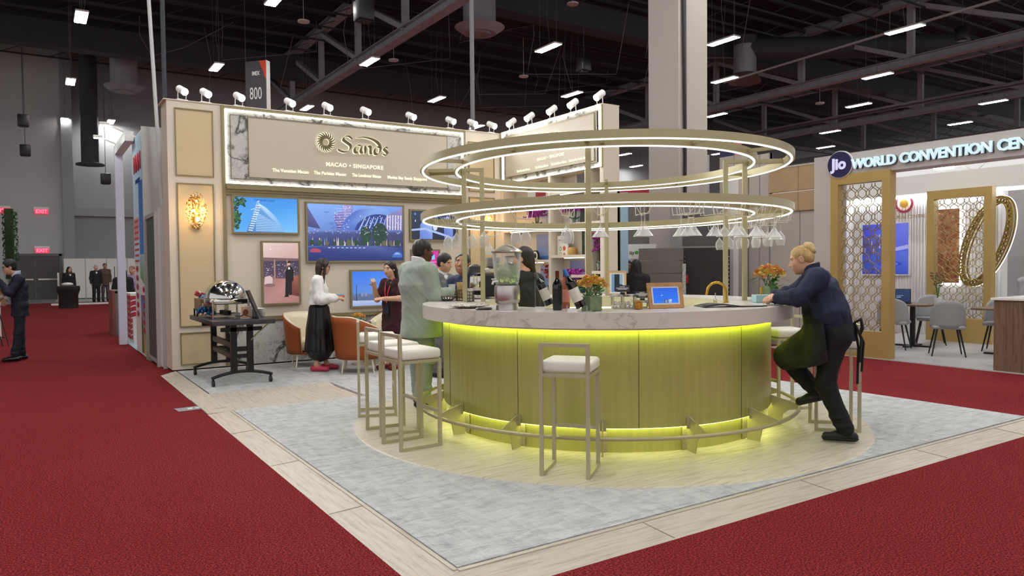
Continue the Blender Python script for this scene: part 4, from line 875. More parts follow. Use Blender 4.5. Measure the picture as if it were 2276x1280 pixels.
# chairs
M_SHELL=mat('grey_shell','9b9b9c',.6,bump=.05,bscale=90); M_LEGB=mat('black_leg','161618',.4)
def shell_chair(label,x,y,rz,group=None):
    T=thing('shell_chair',label,'chair',(x,y,.014),rz)   # front towards -Y
    P=[]
    for i in range(13):
        a=PI*i/12; row=[]
        for j in range(9):
            t=j/8; z=.46+.42*t*math.sin(a)**.35 if 0<i<12 else .46+.06*t
            R_=.235+.03*t; row.append((R_*math.cos(a)*(1-.12*t),.02+.22*math.sin(a)*(1+.25*t),z))
        P.append(row)
    b=MB(); b.grid(P); b.obj('backrest',M_SHELL,T,solid=.025)
    b=MB(); b.rbox(0,-.01,.455,.46,.46,.06,.028,3); b.obj('seat',M_SHELL,T)
    for sx in(-1,1):
        for sy in(-1,1):
            b=MB(); b.cyl((sx*.15,sy*.14,.43),(sx*.23,sy*.22,0),.016,.010,8); b.obj('leg',M_LEGB,T)
    return T
shell_chair('grey shell chair with its back to the aisle, between the lattice panels',12.05,5.95,math.radians(-57+180)) 
shell_chair('grey shell chair half hidden behind the gold frame nearest the bar',12.3,6.95,math.radians(-57+165))
shell_chair('grey shell chair beyond the laptop table facing the aisle',13.5,6.95,math.radians(-60))
shell_chair('grey shell chair at the far right table beside the walnut counter',13.3,5.72,math.radians(-75))
def cafe_table(label,x,y,rz,w,d):
    T=thing('cafe_table',label,'table',(x,y,.014),rz); b=MB(); b.rbox(0,0,.735,w,d,.03,.006,1); b.obj('tabletop',M_WALNUT,T); b=MB(); b.cyl((0,0,.02),(0,0,.72),.045); b.obj('column',M_LEGB,T); b=MB(); b.box(0,0,.012,.6,.08,.024); b.box(0,0,.012,.08,.6,.024); b.obj('base',M_LEGB,T,False); return T
cafe_table('brown cafe table with the open laptop on it',12.9,6.95,.1,.8,.75)
cafe_table('brown cafe table near the walnut counter',12.78,5.42,.1,.9,.7)
S=thing('laptop','open black laptop on the brown cafe table','laptop',(12.75,7.1,.766),math.radians(-60)); b=MB(); b.rbox(0,0,.01,.36,.25,.018,.004,1); b.obj('base',M_BLACK,S); b=MB(); b.rbox(0,.15,.13,.36,.012,.24,.004,1); b.obj('lid',M_BLACK,S); picture('display',[(R4(-.165,.025,.165,.24),['1a2440','1c2a50','22365c','1a2c50']),(R4(-.05,.1,.02,.11),'a8b4c8'),(R4(-.05,.13,.06,.138),'8090a8')],M_SCREEN,S,.143)
def spiky(b,x,y,z): pass
S=thing('potted_orchid','small potted orchid with brownish blooms on the cafe table','plant',(12.75,6.45,.766)); b=MB(); b.lathe([(.05,0),(.065,.12),(.055,.12),(.04,.02)],seg=16); b.obj('pot',M_WHITEPL,S); b=MB()
for k in range(4):
    a=k*1.6; b.tube([(0,0,.1),(.03*math.cos(a),.03*math.sin(a),.3),(.09*math.cos(a),.09*math.sin(a),.5)],.006,5)
b.obj('stem',M_FOLI,S); b=MB(); r=random.Random(2)
for k in range(26): b.sph((r.uniform(-.1,.1),r.uniform(-.1,.1),r.uniform(.32,.56)),(.022,.022,.016),6,4)
b.obj('blossom',mat('orchid_brown','8c6a48',.6),S)
T=thing('walnut_counter','walnut fronted counter with a white top at the right edge','counter',(10.89,4.77,.0)); b=MB(); b.b2(0,.7,-1.9,0,.0,.97); b.obj('front',M_WALNUT,T,False); b=MB(); b.b2(-.03,.75,-1.9,.03,.97,1.0); b.obj('top',M_WHITE,T,False)
b=MB(); b.b2(11.0,11.4,4.2,4.62,1.0,1.02); tag(b.obj('paper_sheet',M_WHITEPL,None,False),'white sheet lying on the walnut counter','paper')
S=thing('poster_board','blue convention poster board at the right frame edge','poster',(17.2,6.6,1.6),-PI/2); b=MB(); b.b2(-.1,1.6,0,.04,-1.6,.95); b.obj('board',M_WHITE,S,False)
picture('poster',[(R4(-.05,-1.0,1.5,.5),['34507c','34507c','5c7ca8','4c6c9c']),([(-.05,-1),(.7,-1),(.66,-.3),(.3,.0),(-.05,-.2)],['a84838','b45c3c','d8a47c','c89878','8c4c3c']),(disc2(.1,-.1,.22,.30),'d8b48c'),([(.3,-.2),(.9,-.3),(.9,.0),(.5,.1)],'3c3c8c'),(R4(-.05,.5,1.5,.92),'d8d8dc'),(disc2(.62,.72,.09,.09),'c83038')],M_PRINT,S,-.003)
text('headline','Shop for all your convention needs',.11,M_WHITEPL,S,(.75,-.006,.38)); text('small_letters','HITEX',.14,M_BLACK,S,(.22,-.006,.7))
b=MB(); b.b2(17.6,17.8,3,12,0,3.0); tag(b.obj('partition_wall',mat('grey_partition','a9a5a6',.7),None,False),'grey partition behind the poster at right frame edge','partition')
for y0,l in ((5.2,'near'),(7.2,'far')):
    T=thing('arm_light','white double arm spotlight above the right booth, %s one'%l,'lamp',(15.6,y0,3.26)); b=MB(); b.tube([(0,0,0),(-.3,.1,.12),(-.7,.2,.05)],.018,6); b.tube([(0,0,0),(-.2,-.3,.15),(-.5,-.5,.3)],.014,6); b.obj('arm',M_WHITE,T); b=MB(); b.rbox(-.75,.22,.05,.2,.3,.05,.01); b.obj('head',emis('arm_lens2',(.95,1,1),14),T)
# ---------------------------------------------------------------- behind the bar: partitions, crates
M_PART=mat('partition_warm','bdb4ae',.6)
for i,(y0,y1,z,l) in enumerate([(7.53,8.77,2.42,'low pale partition below the brown paper panels'),(8.775,9.25,3.52,'tall pale partition beside brown paper, near half'),(9.255,9.96,3.58,'tall pale partition behind the ring canopy, far half')]):
    T=thing('partition_wall',l,'partition',(11.4,(y0+y1)/2,0)); h=(y1-y0)/2; b=MB(); b.b2(0,.06,-h,h,.08,z); b.obj('panel',M_PART,T,False); b=MB(); b.b2(-.008,.068,-h,-h+.02,0,z); b.b2(-.008,.068,-.012,.0,0,z); b.b2(.0,.06,-h,h,0,.08); b.obj('joint',mat('joint_grey','8f8986',.6),T,False)
M_KRAFT=mat('kraft_paper','b59a76',.8,bump=.3,bscale=5,var=.06)
for i,(z0,z1,l) in enumerate([(2.78,3.20,'upper brown paper covered panel right of the ring canopy'),(2.42,2.76,'lower brown paper covered panel right of the ring canopy')]):
    T=thing('wrapped_board',l,'panel',(11.36,8.17,(z0+z1)/2)); b=MB(); h=(z1-z0)/2; b.b2(0,.09,-.6,.6,-h,h); b.obj('paper',M_KRAFT,T,False); b=MB(); b.b2(-.004,0,-.02,-.014,-h,h); b.obj('seam',mat('kraft_seam','7c6848',.8),T,False)
b=MB(); b.b2(11.35,11.5,7.56,8.8,3.20,3.23); tag(b.obj('panel_cap',M_WOODX,None,False),'thin wooden rail capping the brown paper panels','rail')
VD=math.radians(44); 
T=thing('grey_crate','dark grey slatted crate with bright tread plate corner strips','crate',(9.12,9.27,0),math.radians(-46))
b=MB()
for k in range(8): b.b2(-.38,.38,-.02,.5,.02+.22*k,.23+.22*k)
b.obj('slats',mat('grey_slat','6c6661',.6),T,False)
N=nodemat('tread_plate'); v=N.mapped((1,1,1),(0,0,.8)); vo=N.nt.nodes.new('ShaderNodeTexVoronoi'); vo.inputs['Scale'].default_value=70; N.nt.links.new(v,vo.inputs['Vector']); N.setcol(ramp(N.nt,vo.outputs['Distance'],[(.2,(.75,.75,.77)),(.6,(.3,.3,.32))])); N.setr(.3,.6)
for x in (-.41,.36):
    b=MB(); b.b2(x,x+.06,-.04,.5,.02,1.5); b.obj('corner_strip',N.m,T,False)
T=thing('road_case','tall black road case with studded edges behind the tap','crate',(10.1,9.15,0),math.radians(-46)); b=MB(); b.b2(-.4,.42,0,.6,.02,1.78); b.obj('case',mat('case_black','2a2628',.6),T,False)
b=MB()
for k in range(22): b.sph((.36,-.005,.15+.07*k),.012,6,4); b.sph((.40,-.005,.15+.07*k),.012,6,4); b.sph((-.36,-.005,.15+.07*k),.012,6,4)
b.obj('edge_studs',M_STEEL,T); b=MB(); b.b2(-.38,-.30,-.03,0,1.15,1.3); b.obj('red_strap',mat('red_strap','b8242c',.6),T,False); b=MB(); b.b2(.33,.42,-.004,0,.02,1.78); b.obj('edge_strip',M_BLACK,T,False)
T=thing('grey_case','wide grey equipment case on top of the black road case','crate',(10.1,9.15,1.782),math.radians(-46)); b=MB(); b.b2(-.62,.36,0,.55,0,.75); b.obj('case',mat('case_grey','8a8788',.5),T,False); b=MB(); b.b2(-.4,.3,-.01,0,.04,.6); b.obj('dark_panel',mat('case_dark','4c4a4c',.5),T,False)
b=MB(); b.b2(-.3,-.2,-.02,-.01,.45,.55); b.obj('label_plate',M_WHITEPL,T,False)
T=thing('banner_stand','light blue banner edge standing behind the shelf wall','banner',(8.66,9.69,0),math.radians(-46)); b=MB(); b.b2(-.07,.06,0,.04,0,2.75); b.obj('blue_face',mat('light_blue','a8cbe4',.5),T,False); b=MB(); b.b2(-.17,-.075,0,.04,0,2.75); b.obj('leafy_print',mat('leafy','5c6e3c',.6,var=.7,vscale=9),T,False)
S=thing('colour_banner','red and blue banner hanging behind the ring canopy','banner',(10.95,11.97,2.70),math.radians(-46)); b=MB(); b.b2(-.45,.45,0,.03,0,.5); b.obj('red_face',mat('crimson','c8324c',.6),S,False); b=MB(); b.b2(-.45,.45,-.004,0,-.12,.06); b.obj('blue_face',mat('royal_blue','3c6cb0',.6),S,False); b=MB(); b.b2(-.62,-.45,0,.03,-.1,.5); b.obj('light_face',mat('sky_face','7cb0dc',.6),S,False)
T=thing('info_wall','pale rounded display wall with green logo behind black haired visitor','wall',(9.52,10.52,0),math.radians(-46)); b=MB(); b.b2(-.1,.5,0,.05,0,1.88); b.obj('panel',mat('lilac_grey','b8bcd4',.5),T,False); b=MB(); b.b2(-.1,.5,-.004,0,1.6,1.88); b.obj('white_band',M_WHITEPL,T,False); text('logo_letters','ity',.1,M_BLACK,T,(0.05,-.008,1.72)); b=MB(); b.sph((.14,-.006,1.72),(.035,.004,.035)); b.obj('green_mark',mat('mark_green','4cb04c',.5),T)
T=thing('info_wall','grey partition block behind the hanging martini glasses','wall',(10.34,11.27,0),math.radians(-46)); b=MB(); b.b2(-.45,.6,.05,.3,0,2.75); b.obj('panel',mat('wall_mid','7c7876',.6),T,False)
S=thing('hanging_flag','small pink and orange banner edge to the right of column','banner',(13.6,11.4,3.5),math.radians(-46)); b=MB(); b.b2(-.05,.12,0,.02,.35,.85); b.obj('pink_part',mat('pink_flag','d87c8c',.6),S,False); b=MB(); b.b2(-.05,.12,0,.02,-.1,.3); b.obj('orange_part',mat('orange_flag','e0703c',.6),S,False)
b=MB(); b.b2(12.2,12.6,11.3,12.6,0,3.9); tag(b.obj('partition_wall',mat('partition_mid','a29c9a',.6),None,False),'grey partition seen between the column and the ring posts','partition')
b=MB(); b.b2(12.3,12.36,10.4,10.75,0,4.0); tag(b.obj('partition_wall',mat('navy_strip','3a3a60',.6),None,False),'narrow navy banner strip between partitions right of column','partition')
# ---------------------------------------------------------------- spotlights on the two walls
def spot(label,loc,rz,tilt=.75,energy=0):
    T=thing('track_spotlight',label,'spotlight',loc,rz,'spotlights on the booth walls')   # beam towards local -Y and down
    b=MB(); b.rbox(0,0,.012,.16,.07,.024,.006,1); b.obj('base',M_WHITEPL,T)
    c=Vector((0,-.02,.15)); d=Vector((0,-math.cos(tilt),-math.sin(tilt)))
    b=MB(); b.tube([(-.058,0,.024),(-.062,-.01,.10),tuple(c+Vector((-.058,0,0)))],.007,6); b.tube([(.058,0,.024),(.062,-.01,.10),tuple(c+Vector((.058,0,0)))],.007,6); b.obj('bracket',M_WHITEPL,T)
    b=MB(); b.cyl(c-d*.10,c+d*.08,.052,.056,20); b.obj('head',M_WHITEPL,T)
    b=MB(); b.cyl(c+d*.0805,c+d*.083,.048,seg=20); b.obj('lens',emis('spot_lens',(1,.99,.97),22),T,False)
    if energy:
        L=bpy.data.lights.new('spot_beam','SPOT'); L.energy=energy; L.spot_size=1.5; L.spot_blend=.8; L.shadow_soft_size=.05; L.color=(1,.97,.92)
        o=bpy.data.objects.new('spot_beam',L); COL.objects.link(o); o.parent=T; o.location=c+d*.10; o.rotation_euler=d.to_track_quat('-Z','Y').to_euler()
for i,x in enumerate((1.86,2.18,2.65,3.41,4.01,4.66,5.48,6.25,6.69,7.1)):
    spot('%s white spotlight from the left on top of the long sign wall'%ORD[i],(x,YW+.08,3.915),.30,.42,95 if i<7 else (55 if i==7 else 16))
for i,y in enumerate((11.2,10.62,9.96,9.39,8.73)):
    spot('%s white spotlight on top of the short wall, counted from the inner corner'%ORD[i],(7.32,y,3.925),-PI/2+.1,.6,20)
# ---------------------------------------------------------------- bar stools
def stool():
    T=thing('bar_stool','x','stool'); t=.026
    for sx in (-1,1):
        nm='near' if sx<0 else 'far'
        b=MB(); b.box(sx*.165,-.175,.465,t,t,.93); b.obj('back_leg',M_CHAMPD,T,False)
        b=MB(); b.box(sx*.165,.175,.36,t,t,.72); b.obj('front_leg',M_CHAMPD,T,False)
        b=MB(); b.box(sx*.165,0,.013,t,.324,t); b.obj('floor_runner',M_CHAMPD,T,False)
    b=MB(); b.box(0,-.175,.917,.304,t,t); b.obj('back_rail',M_CHAMPD,T,False)
    b=MB(); b.box(0,.175,.285,.31,t,t); b.obj('footrest',M_CHAMPD,T,False)
    b=MB(); b.box(0,.175,.7075,.304,t,t-.001);b.box(0,-.175,.7075,.304,t,t-.001); b.box(.165,0,.7075,t,.324,t-.001); b.box(-.165,0,.7075,t,.324,t-.001); b.obj('seat_frame',M_CHAMPD,T,False)
    b=MB(); b.rbox(0,.01,.762,.365,.36,.085,.028,4); b.obj('seat_cushion',M_LEATHERW,T)
    return T
S0=None
def place_stool(x,y,dx,dy,label,z=.03):
    global S0
    rz=math.atan2(dy,dx)-PI/2
    if S0 is None: S0=o=stool()
    else: o=dup(S0)
    o.location=(x,y,z); o.rotation_euler=(0,0,rz); o['label']=label; o['group']='white cushioned bar stools around the bar'
place_stool(3.18,4.14,.77,.63,'white cushioned bar stool standing alone in front of the bar')
place_stool(2.58,5.50,1,.02,'front one of the three white bar stools left of the bar')
place_stool(2.66,6.06,1,-.02,'middle one of the three white bar stools left of the bar')
place_stool(2.86,6.90,.93,-.36,'rear one of the three white bar stools left of the bar')
place_stool(5.95,3.90,-.69,.72,'white bar stool right behind the woman in the apron')
place_stool(6.42,4.75,-.92,.38,'white bar stool farther round the right side behind the apron woman')
# ---------------------------------------------------------------- tub chairs and side table
def tub(label,x,y,dx,dy):
    T=thing('tub_chair',label,'armchair',(x,y,.026),math.atan2(dy,dx)-PI/2,'rust leather tub chairs')  # faces local +Y
    def prof(off,zt):
        P=[]
        for i in range(25):
            a=PI*1.25+ (PI*2.5-PI*1.25- .0)*0
            a=math.radians(-28)-math.radians(236)*i/24+0
            t=abs(i-12)/12; top=.78-.20*max(0,(t-.35)/.65)**1.3
            row=[]
            for j in range(7):
                u=j/6; z=.20+(top-.20)*u; R_=(.30+.055*u)-off
                row.append((R_*1.05*math.cos(a),R_*math.sin(a)-.0,z))
            P.append(row)
        return P
    b=MB(); b.grid(prof(0,0)); b.obj('outer_shell',M_TANL,T,solid=.02)
    b=MB(); b.grid(prof(.028,0)); b.obj('inner_shell',M_CREAML,T,solid=.03)
    P=prof(.012,0); b=MB(); b.tube([r_[-1] for r_ in P],.014,6); b.obj('piping',M_CREAML,T)
    b=MB(); b.lathe([(0,.19),(.30,.19),(.31,.22),(.0,.22)],seg=28); b.obj('base',M_TANL,T)
    b=MB(); b.lathe([(0,.24),(.24,.24),(.27,.30),(.26,.37),(.2,.40),(0,.405)],(0,.03,0),28); b.obj('seat',M_CREAML,T)
    for sx in(-1,1):
        for sy in(-1,1):
            b=MB(); b.cyl((sx*.19,sy*.18,.2),(sx*.22,sy*.21,0),.016,.009,8); b.obj('leg',M_CREAML,T)
tub('rust leather tub chair in front with its back to the viewer',3.83,9.86,.45,.9)
tub('rust and cream tub chair at the marble dado behind the woman in white',3.45,10.95,.95,-.15)
tub('rust tub chair partly hidden behind the man in light grey suit',4.98,10.2,-.9,.35)
tub('cream lined tub chair at the back of the small round table',4.80,11.0,-.45,-.9)
T=thing('side_table','small round grey marble side table between the tub chairs','table',(4.19,10.55,.026)); b=MB(); b.lathe([(0,.50),(.27,.50),(.28,.52),(.27,.535),(0,.535)],seg=32); b.obj('tabletop',M_MARBLE,T); b=MB(); b.cyl((0,0,.02),(0,0,.5),.03); b.obj('stem',M_CHAMPD,T); b=MB(); b.lathe([(0,0),(.2,0),(.2,.02),(0,.02)],seg=24); b.obj('foot',M_CHAMPD,T)
b=MB(); b.lathe([(.03,0),(.038,.10),(.035,.10),(.028,.006),(0,.006)],(4.28,10.42,.562),18); tag(b.obj('tumbler',M_GLASST,None),'short clear tumbler on the round side table','glass')
def bouquet(name,label,x,y,z,vr,vh,fr,fz,cols,n,seed,sq=False,vm=None):
    T=thing(name,label,'flowers',(x,y,z)); r=random.Random(seed)
    b=MB()
    if sq:
        b.rbox(0,0,vh/2,vr*2,vr*2,vh,.004,1)
        for k in range(5): b.rbox(0,0,vh*(.1+.19*k),vr*2+.006,vr*2+.006,vh*.1,.01,2)
    else: b.lathe([(vr*.9,0),(vr,vh),(vr*.93,vh),(vr*.85,.006),(0,.006)],seg=20)
    b.obj('vase',vm or M_GLASST,T)
    b=MB()
    for k in range(9): a=k*.7; b.tube([(vr*.4*math.cos(a),vr*.4*math.sin(a),.012),(vr*.6*math.cos(a+1),vr*.6*math.sin(a+1),vh),(fr*.6*math.cos(a),fr*.6*math.sin(a),vh+fz*.6)],.004,5)
    b.obj('stem',M_FOLI,T)
    b=MB()
    for k in range(34):
        a=r.uniform(0,6.28);q=r.uniform(.3,1.0)*fr; L=r.uniform(.05,.09)*fr/.12; t=Vector((math.cos(a),math.sin(a),r.uniform(-.5,.5))); s_=Vector((-math.sin(a),math.cos(a),0))*L*.32; p=Vector((q*math.cos(a),q*math.sin(a),vh+r.uniform(-.15,.5)*fz))
        b.add([p,p+t*L*.5+s_,p+t*L,p+t*L*.5-s_],[(0,1,2,3)])
    b.obj('foliage',M_FOLI,T,False)
    for ci,c in enumerate(cols):
        b=MB()
        for k in range(int(n*3.2)):
            a=r.uniform(0,6.28);u=r.uniform(0,1); p=(fr*.95*math.sqrt(u)*math.cos(a),fr*.95*math.sqrt(u)*math.sin(a),vh+fz*(.25+.75*math.sqrt(1-u*.9))*r.uniform(.8,1.05)); s_=r.uniform(.7,1.3)*fr*.17
            for m in range(5):
                X=Matrix.Translation(p)@Euler((r.uniform(-.5,.5),r.uniform(-.5,.5),m*1.257)).to_matrix().to_4x4()
                b.add([(0,0,0),(s_*.5,-s_*.35,s_*.3),(s_*1.05,0,s_*.45),(s_*.5,s_*.35,s_*.3)],[(0,1,2,3)],X)
        b.obj('blossom',mat('blossom_'+c,c,.5),T,False)
    return T
FC=['f0c04c','e08a50','e8cc60']
bouquet('flower_vase','orange and yellow flowers in a square glass vase on the side table',4.12,10.62,.562,.05,.10,.11,.13,FC,16,1,True,mat('leaf_wrap','8ca07c',.3,var=.2,vscale=30))
# ---------------------------------------------------------------- folding service table with chafing dish
T=thing('service_table','black folding flip top table on casters at the left end of the booth','table',(2.19,10.25,.026))
b=MB(); b.rbox(0,0,.795,.76,1.55,.06,.008,2); b.obj('tabletop',mat('table_laminate','37343a',.35),T)
for sy in (-.6,.62):
    P=[(x,sy,.10+.065*(1-(x/.37)**2)) for x in [-.37+.74*k/12 for k in range(13)]]
    b=MB(); b.tube(P,.02,8); b.obj('foot_arch',M_BLACKM,T)
    for sx in (-.35,.35):
        b=MB(); b.cyl((sx-.016,sy,.036),(sx+.016,sy,.036),.036,seg=16); b.cyl((sx,sy,.036),(sx,sy,.105),.014,seg=8); b.obj('caster',M_BLACK,T)
    for sx in (-.10,.10):
        b=MB(); b.box(sx,sy,.46,.075,.05,.62); b.obj('leg_post',M_BLACKM,T,False)
    b=MB(); b.box(0,sy,.70,.5,.05,.05); b.box(0,sy,.45,.2,.03,.06); b.box(0,sy,.36,.2,.03,.05); b.obj('leg_bridge',M_BLACKM,T,False)
    b=MB(); b.bar((.1,sy-.03,.56),(.33,sy-.03,.76),.03,.012); b.obj('lock_strut',M_STEEL,T,False)
b=MB(); b.box(-.1,0,.50,.05,1.2,.07); b.box(-.1,0,.36,.05,1.2,.06); b.obj('rail',M_BLACKM,T,False)
TZ=.852
S=thing('chafing_dish','polished steel roll top chafing dish on the black folding table','chafing dish',(2.12,10.22,TZ))
b=MB()
for sx in(-.22,.22):
    for sy in(-.33,.33): b.cyl((sx,sy,0),(sx,sy,.24),.013); 
b.box(0,-.33,.03,.46,.015,.02); b.box(0,.33,.03,.46,.015,.02); b.box(-.22,0,.03,.015,.66,.02); b.box(.22,0,.03,.015,.66,.02); b.obj('stand',M_STEEL,S)
b=MB(); b.rbox(0,0,.215,.50,.66,.07,.015,2); b.obj('water_pan',M_STEEL,S)
P=[]
for i in range(17):
    a=PI*i/16; P.append([(.235*math.cos(a)*k,-.31+.62*j/10,.255+.235*math.sin(a)*k) for j,k in enumerate((.0,.75,.95,1,1,1,1,1,.95,.75,.0))])
b=MB(); b.grid(P); b.obj('roll_lid',M_STEEL,S)
b=MB(); b.tube([(-.18,-.34,.40),(-.05,-.36,.46),(.08,-.34,.44)],.012,8); b.tube([(0,-.36,.25),(0,-.40,.27),(.0,-.36,.29)],.012,8); b.obj('handle',M_CHROME,S)
b=MB(); b.cyl((0,-.1,.03),(0,-.1,.09),.05); b.cyl((0,.12,.03),(0,.12,.09),.05); b.obj('burner',M_BLACKM,S)
b=MB(); b.add([(-.14,0,0),(.14,0,0),(.14,.14,.36),(-.14,.14,.36),(-.14,.025,0),(.14,.025,0),(.14,.165,.36),(-.14,.165,.36)],[(0,1,2,3),(7,6,5,4),(0,4,5,1),(1,5,6,2),(2,6,7,3),(3,7,4,0)])
o=b.obj('sign_easel',M_BLACK,None,False,loc=(2.43,9.66,TZ)); o.rotation_euler=(0,0,math.radians(70)); tag(o,'black slanted sign board standing on the folding table','sign')
pr_=None
for k in range(9):
    b=MB(); b.lathe([(0,.0),(.07,.0),(.115,.012),(.117,.015),(.07,.006),(0,.005)],seg=28) if pr_ is None else None
    if pr_ is None: o=pr_=b.obj('white_plate',M_WHITEPL,None)
    else: o=pr_.copy(); COL.objects.link(o)
    o.location=(2.43,9.88+.0,TZ+.0125*k); tag(o,'white plate in the stack on the folding table, %s from the bottom'%ORD[k],'plate','stack of white plates')
S=thing('snack_basket','small basket of red and blue snack packets at left end of folding table','basket',(1.93,10.72,TZ)); b=MB(); b.b2(-.1,.1,-.12,.12,.08,.10); b.box(-.09,-.1,.04,.02,.02,.08); b.box(.09,-.1,.04,.02,.02,.08); b.box(-.09,.1,.04,.02,.02,.08); b.box(.09,.1,.04,.02,.02,.08); b.obj('stand',M_BLACK,S,False)
b=MB(); b.b2(-.09,.09,-.1,.1,.10,.24); b.obj('box',mat('basket_tan','8c7458',.6),S,False)
r=random.Random(12)
for k in range(12):
    c=r.choice(['b82838','c83a48','3c7ab8','8cc0e0','e0d8d0','7c2030']); X=Matrix.Translation((r.uniform(-.07,.07),r.uniform(-.08,.08),r.uniform(.24,.31)))@Euler((r.uniform(0,1),r.uniform(0,1),r.uniform(0,3))).to_matrix().to_4x4()
    b=MB(); b.rbox(0,0,0,.055,.02,.075,.008,1,X=X); b.obj('packet',mat('packet_'+c,c,.4),S)
b=MB(); r=random.Random(3)
for k in range(22): b.sph((r.uniform(-.10,.10),r.uniform(-.1,.1),.04+r.uniform(0,.08)),(.025,.025,.03),7,5)
tag(b.obj('blue_packets',mat('blue_foil','2c62a0',.25,.3),None,loc=(1.93,10.44-.0,TZ+.0)),'blue foil packets heaped under the chafing dish at its left','packets',None,'stuff')
S=thing('picture_card','small card with food photo propped before the chafing dish','card',(2.27,9.72,TZ)); b=MB(); b.b2(-.07,.07,0,.01,.0,.16); b.obj('card',M_WHITEPL,S,False); picture('photo',[(R4(-.062,.008,.062,.15),['c88c5c','e0b08c','f0d8c8','d89c6c']),(disc2(-.01,.08,.035,.04),'7c3c20')],M_PRINT,S,-.001)
S=thing('serving_tongs','steel and dark serving tongs on the folding table','tongs',(2.10,9.62,TZ)); b=MB(); b.tube([(0,0,.008),(.12,.02,.05),(.22,.02,.02)],.006,6); b.tube([(0,.02,.008),(.12,.05,.05),(.22,.02,.02)],.006,6); b.obj('arm',M_STEEL,S)
# ---------------------------------------------------------------- things on the bar counter
CZ=1.141  # most counter item xy positions below were scaled about the camera, then typed in
M_WATER=thinglass('cucumber_water',.55,.30,(.80,.92,.66))
S=thing('drink_dispenser','large clear drink dispenser with cucumber slices on a ribbed steel base','dispenser',(3.22,5.02,CZ)); S.scale=(.77,.77,.77)
b=MB(); b.lathe([(0,0),(.118,0),(.118,.055),(.112,.06),(.112,.065),(.128,.08),(.134,.11),(.134,.22),(.128,.255),(.11,.262),(0,.262)],seg=72)
b.v=[(x*(1+(.012*math.cos(36*math.atan2(y,x)) if .07<z<.24 else 0)),y*(1+(.012*math.cos(36*math.atan2(y,x)) if .07<z<.24 else 0)),z) for x,y,z in b.v]
b.obj('steel_base',M_STEELB,S)
b=MB(); b.lathe([(.118,.265),(.135,.34),(.150,.52),(.153,.60),(.148,.60),(.144,.52),(.128,.34),(.112,.272),(0,.272)],seg=36); b.obj('tank',M_GLASST,S)
b=MB(); b.lathe([(0,.274),(.110,.275),(.126,.345),(.139,.47),(0,.47)],seg=36); b.obj('water',M_WATER,S)
b=MB(); b.lathe([(.16,.60),(.165,.612),(.15,.625),(.09,.655),(.06,.672),(.02,.68),(0,.68)],seg=36); b.lathe([(0,.60),(.16,.60)],seg=36); b.obj('lid',M_STEELB,S)
r=random.Random(5); 
for k in range(30):
    a=r.uniform(PI*.75,PI*1.95); R_=.121+.06*0; z=r.uniform(.305,.375); X=Matrix.Translation((R_*math.cos(a),R_*math.sin(a),z))@Matrix.Rotation(a,4,'Z')@Matrix.Rotation(PI/2+r.uniform(-.3,.3),4,'Y')
    b=MB(); b.lathe([(0,-.002),(.029,-.002),(.029,.002),(0,.002)],seg=18,X=X); b.cur=1; b.lathe([(.029,-.0025),(.032,-.0025),(.032,.0025),(.029,.0025)],seg=18,X=X,close=True); b.obj('cucumber_slice',[mat('cucumber_flesh','cfe29a',.4),mat('cucumber_skin','4c7a34',.4)],S)
b=MB(); b.tube([(-.125,-.02,.30),(-.19,-.03,.30),(-.20,-.03,.27)],.013,8); b.box(-.18,-.03,.325,.06,.012,.012); b.obj('tap',M_WHITEPL,S)
# coffee machine, grinder
S=thing('coffee_machine','black and steel espresso machine behind the drink dispenser','coffee machine',(4.22,6.92,CZ),math.radians(-30)); S.scale=(.85,.85,.85)
b=MB(); b.rbox(.05,.05,.17,.44,.4,.30,.03,3); b.obj('body',M_BLACK,S); b=MB(); b.rbox(.05,.05,.36,.40,.38,.06,.02,2); b.obj('top_tray',M_STEEL,S); b=MB(); b.lathe([(0,0),(.13,.0),(.10,.08),(.03,.11),(0,.11)],(-.19,-.1,.33),24); b.obj('hood',M_BLACK,S); b=MB(); b.rbox(-.19,-.12,.2,.16,.14,.2,.02,2); b.obj('steel_panel',M_STEEL,S); b=MB(); b.rbox(-.19,-.14,.03,.24,.2,.05,.01,2); b.obj('drip_tray',M_STEEL,S)
b=MB(); b.tube([(.27,-.1,.30),(.33,-.16,.3),(.33,-.2,.24),(.3,-.2,.24)],.008,6); b.obj('steam_wand',M_CHROME,S)
b=MB(); b.rbox(.37,.02,.24,.10,.16,.12,.015,2); b.obj('side_tank',M_BLACK,S)
b=MB(); b.tube([(.44,-.06,.31),(.45,-.05,.17),(.33,-.05,.17)],.006,6); b.obj('tank_rim',M_STEEL,S)
S=thing('coffee_grinder','black coffee grinder with a clear hopper of beans','grinder',(4.60,6.99,CZ)); S.scale=(1.05,1.05,.9); b=MB(); b.lathe([(0,0),(.085,0),(.085,.17),(.075,.20),(0,.20)],seg=28); b.obj('body',M_BLACK,S); b=MB(); b.lathe([(.03,.20),(.032,.26),(.105,.42),(.110,.50),(.106,.50),(.10,.42),(.028,.26),(.026,.2)],seg=24); b.obj('hopper',M_GLASST,S); b=MB(); b.lathe([(0,.24),(.03,.26),(.09,.40),(.07,.425),(0,.43)],seg=20); b.obj('coffee_beans',mat('beans','3a2216',.5,bump=.8,bscale=120),S); b=MB(); b.lathe([(0,.50),(.112,.50),(.112,.512),(.03,.52),(0,.52)],seg=24); b.obj('lid',M_BLACK,S); b=MB(); b.lathe([(0,0),(.022,0),(.02,.003),(0,.004)],seg=16,X=Matrix.Translation((-.055,-.068,.09))@Matrix.Rotation(PI/2,4,'X')@Matrix.Rotation(-.7,4,'Y')); b.obj('badge',M_WHITEPL,S)
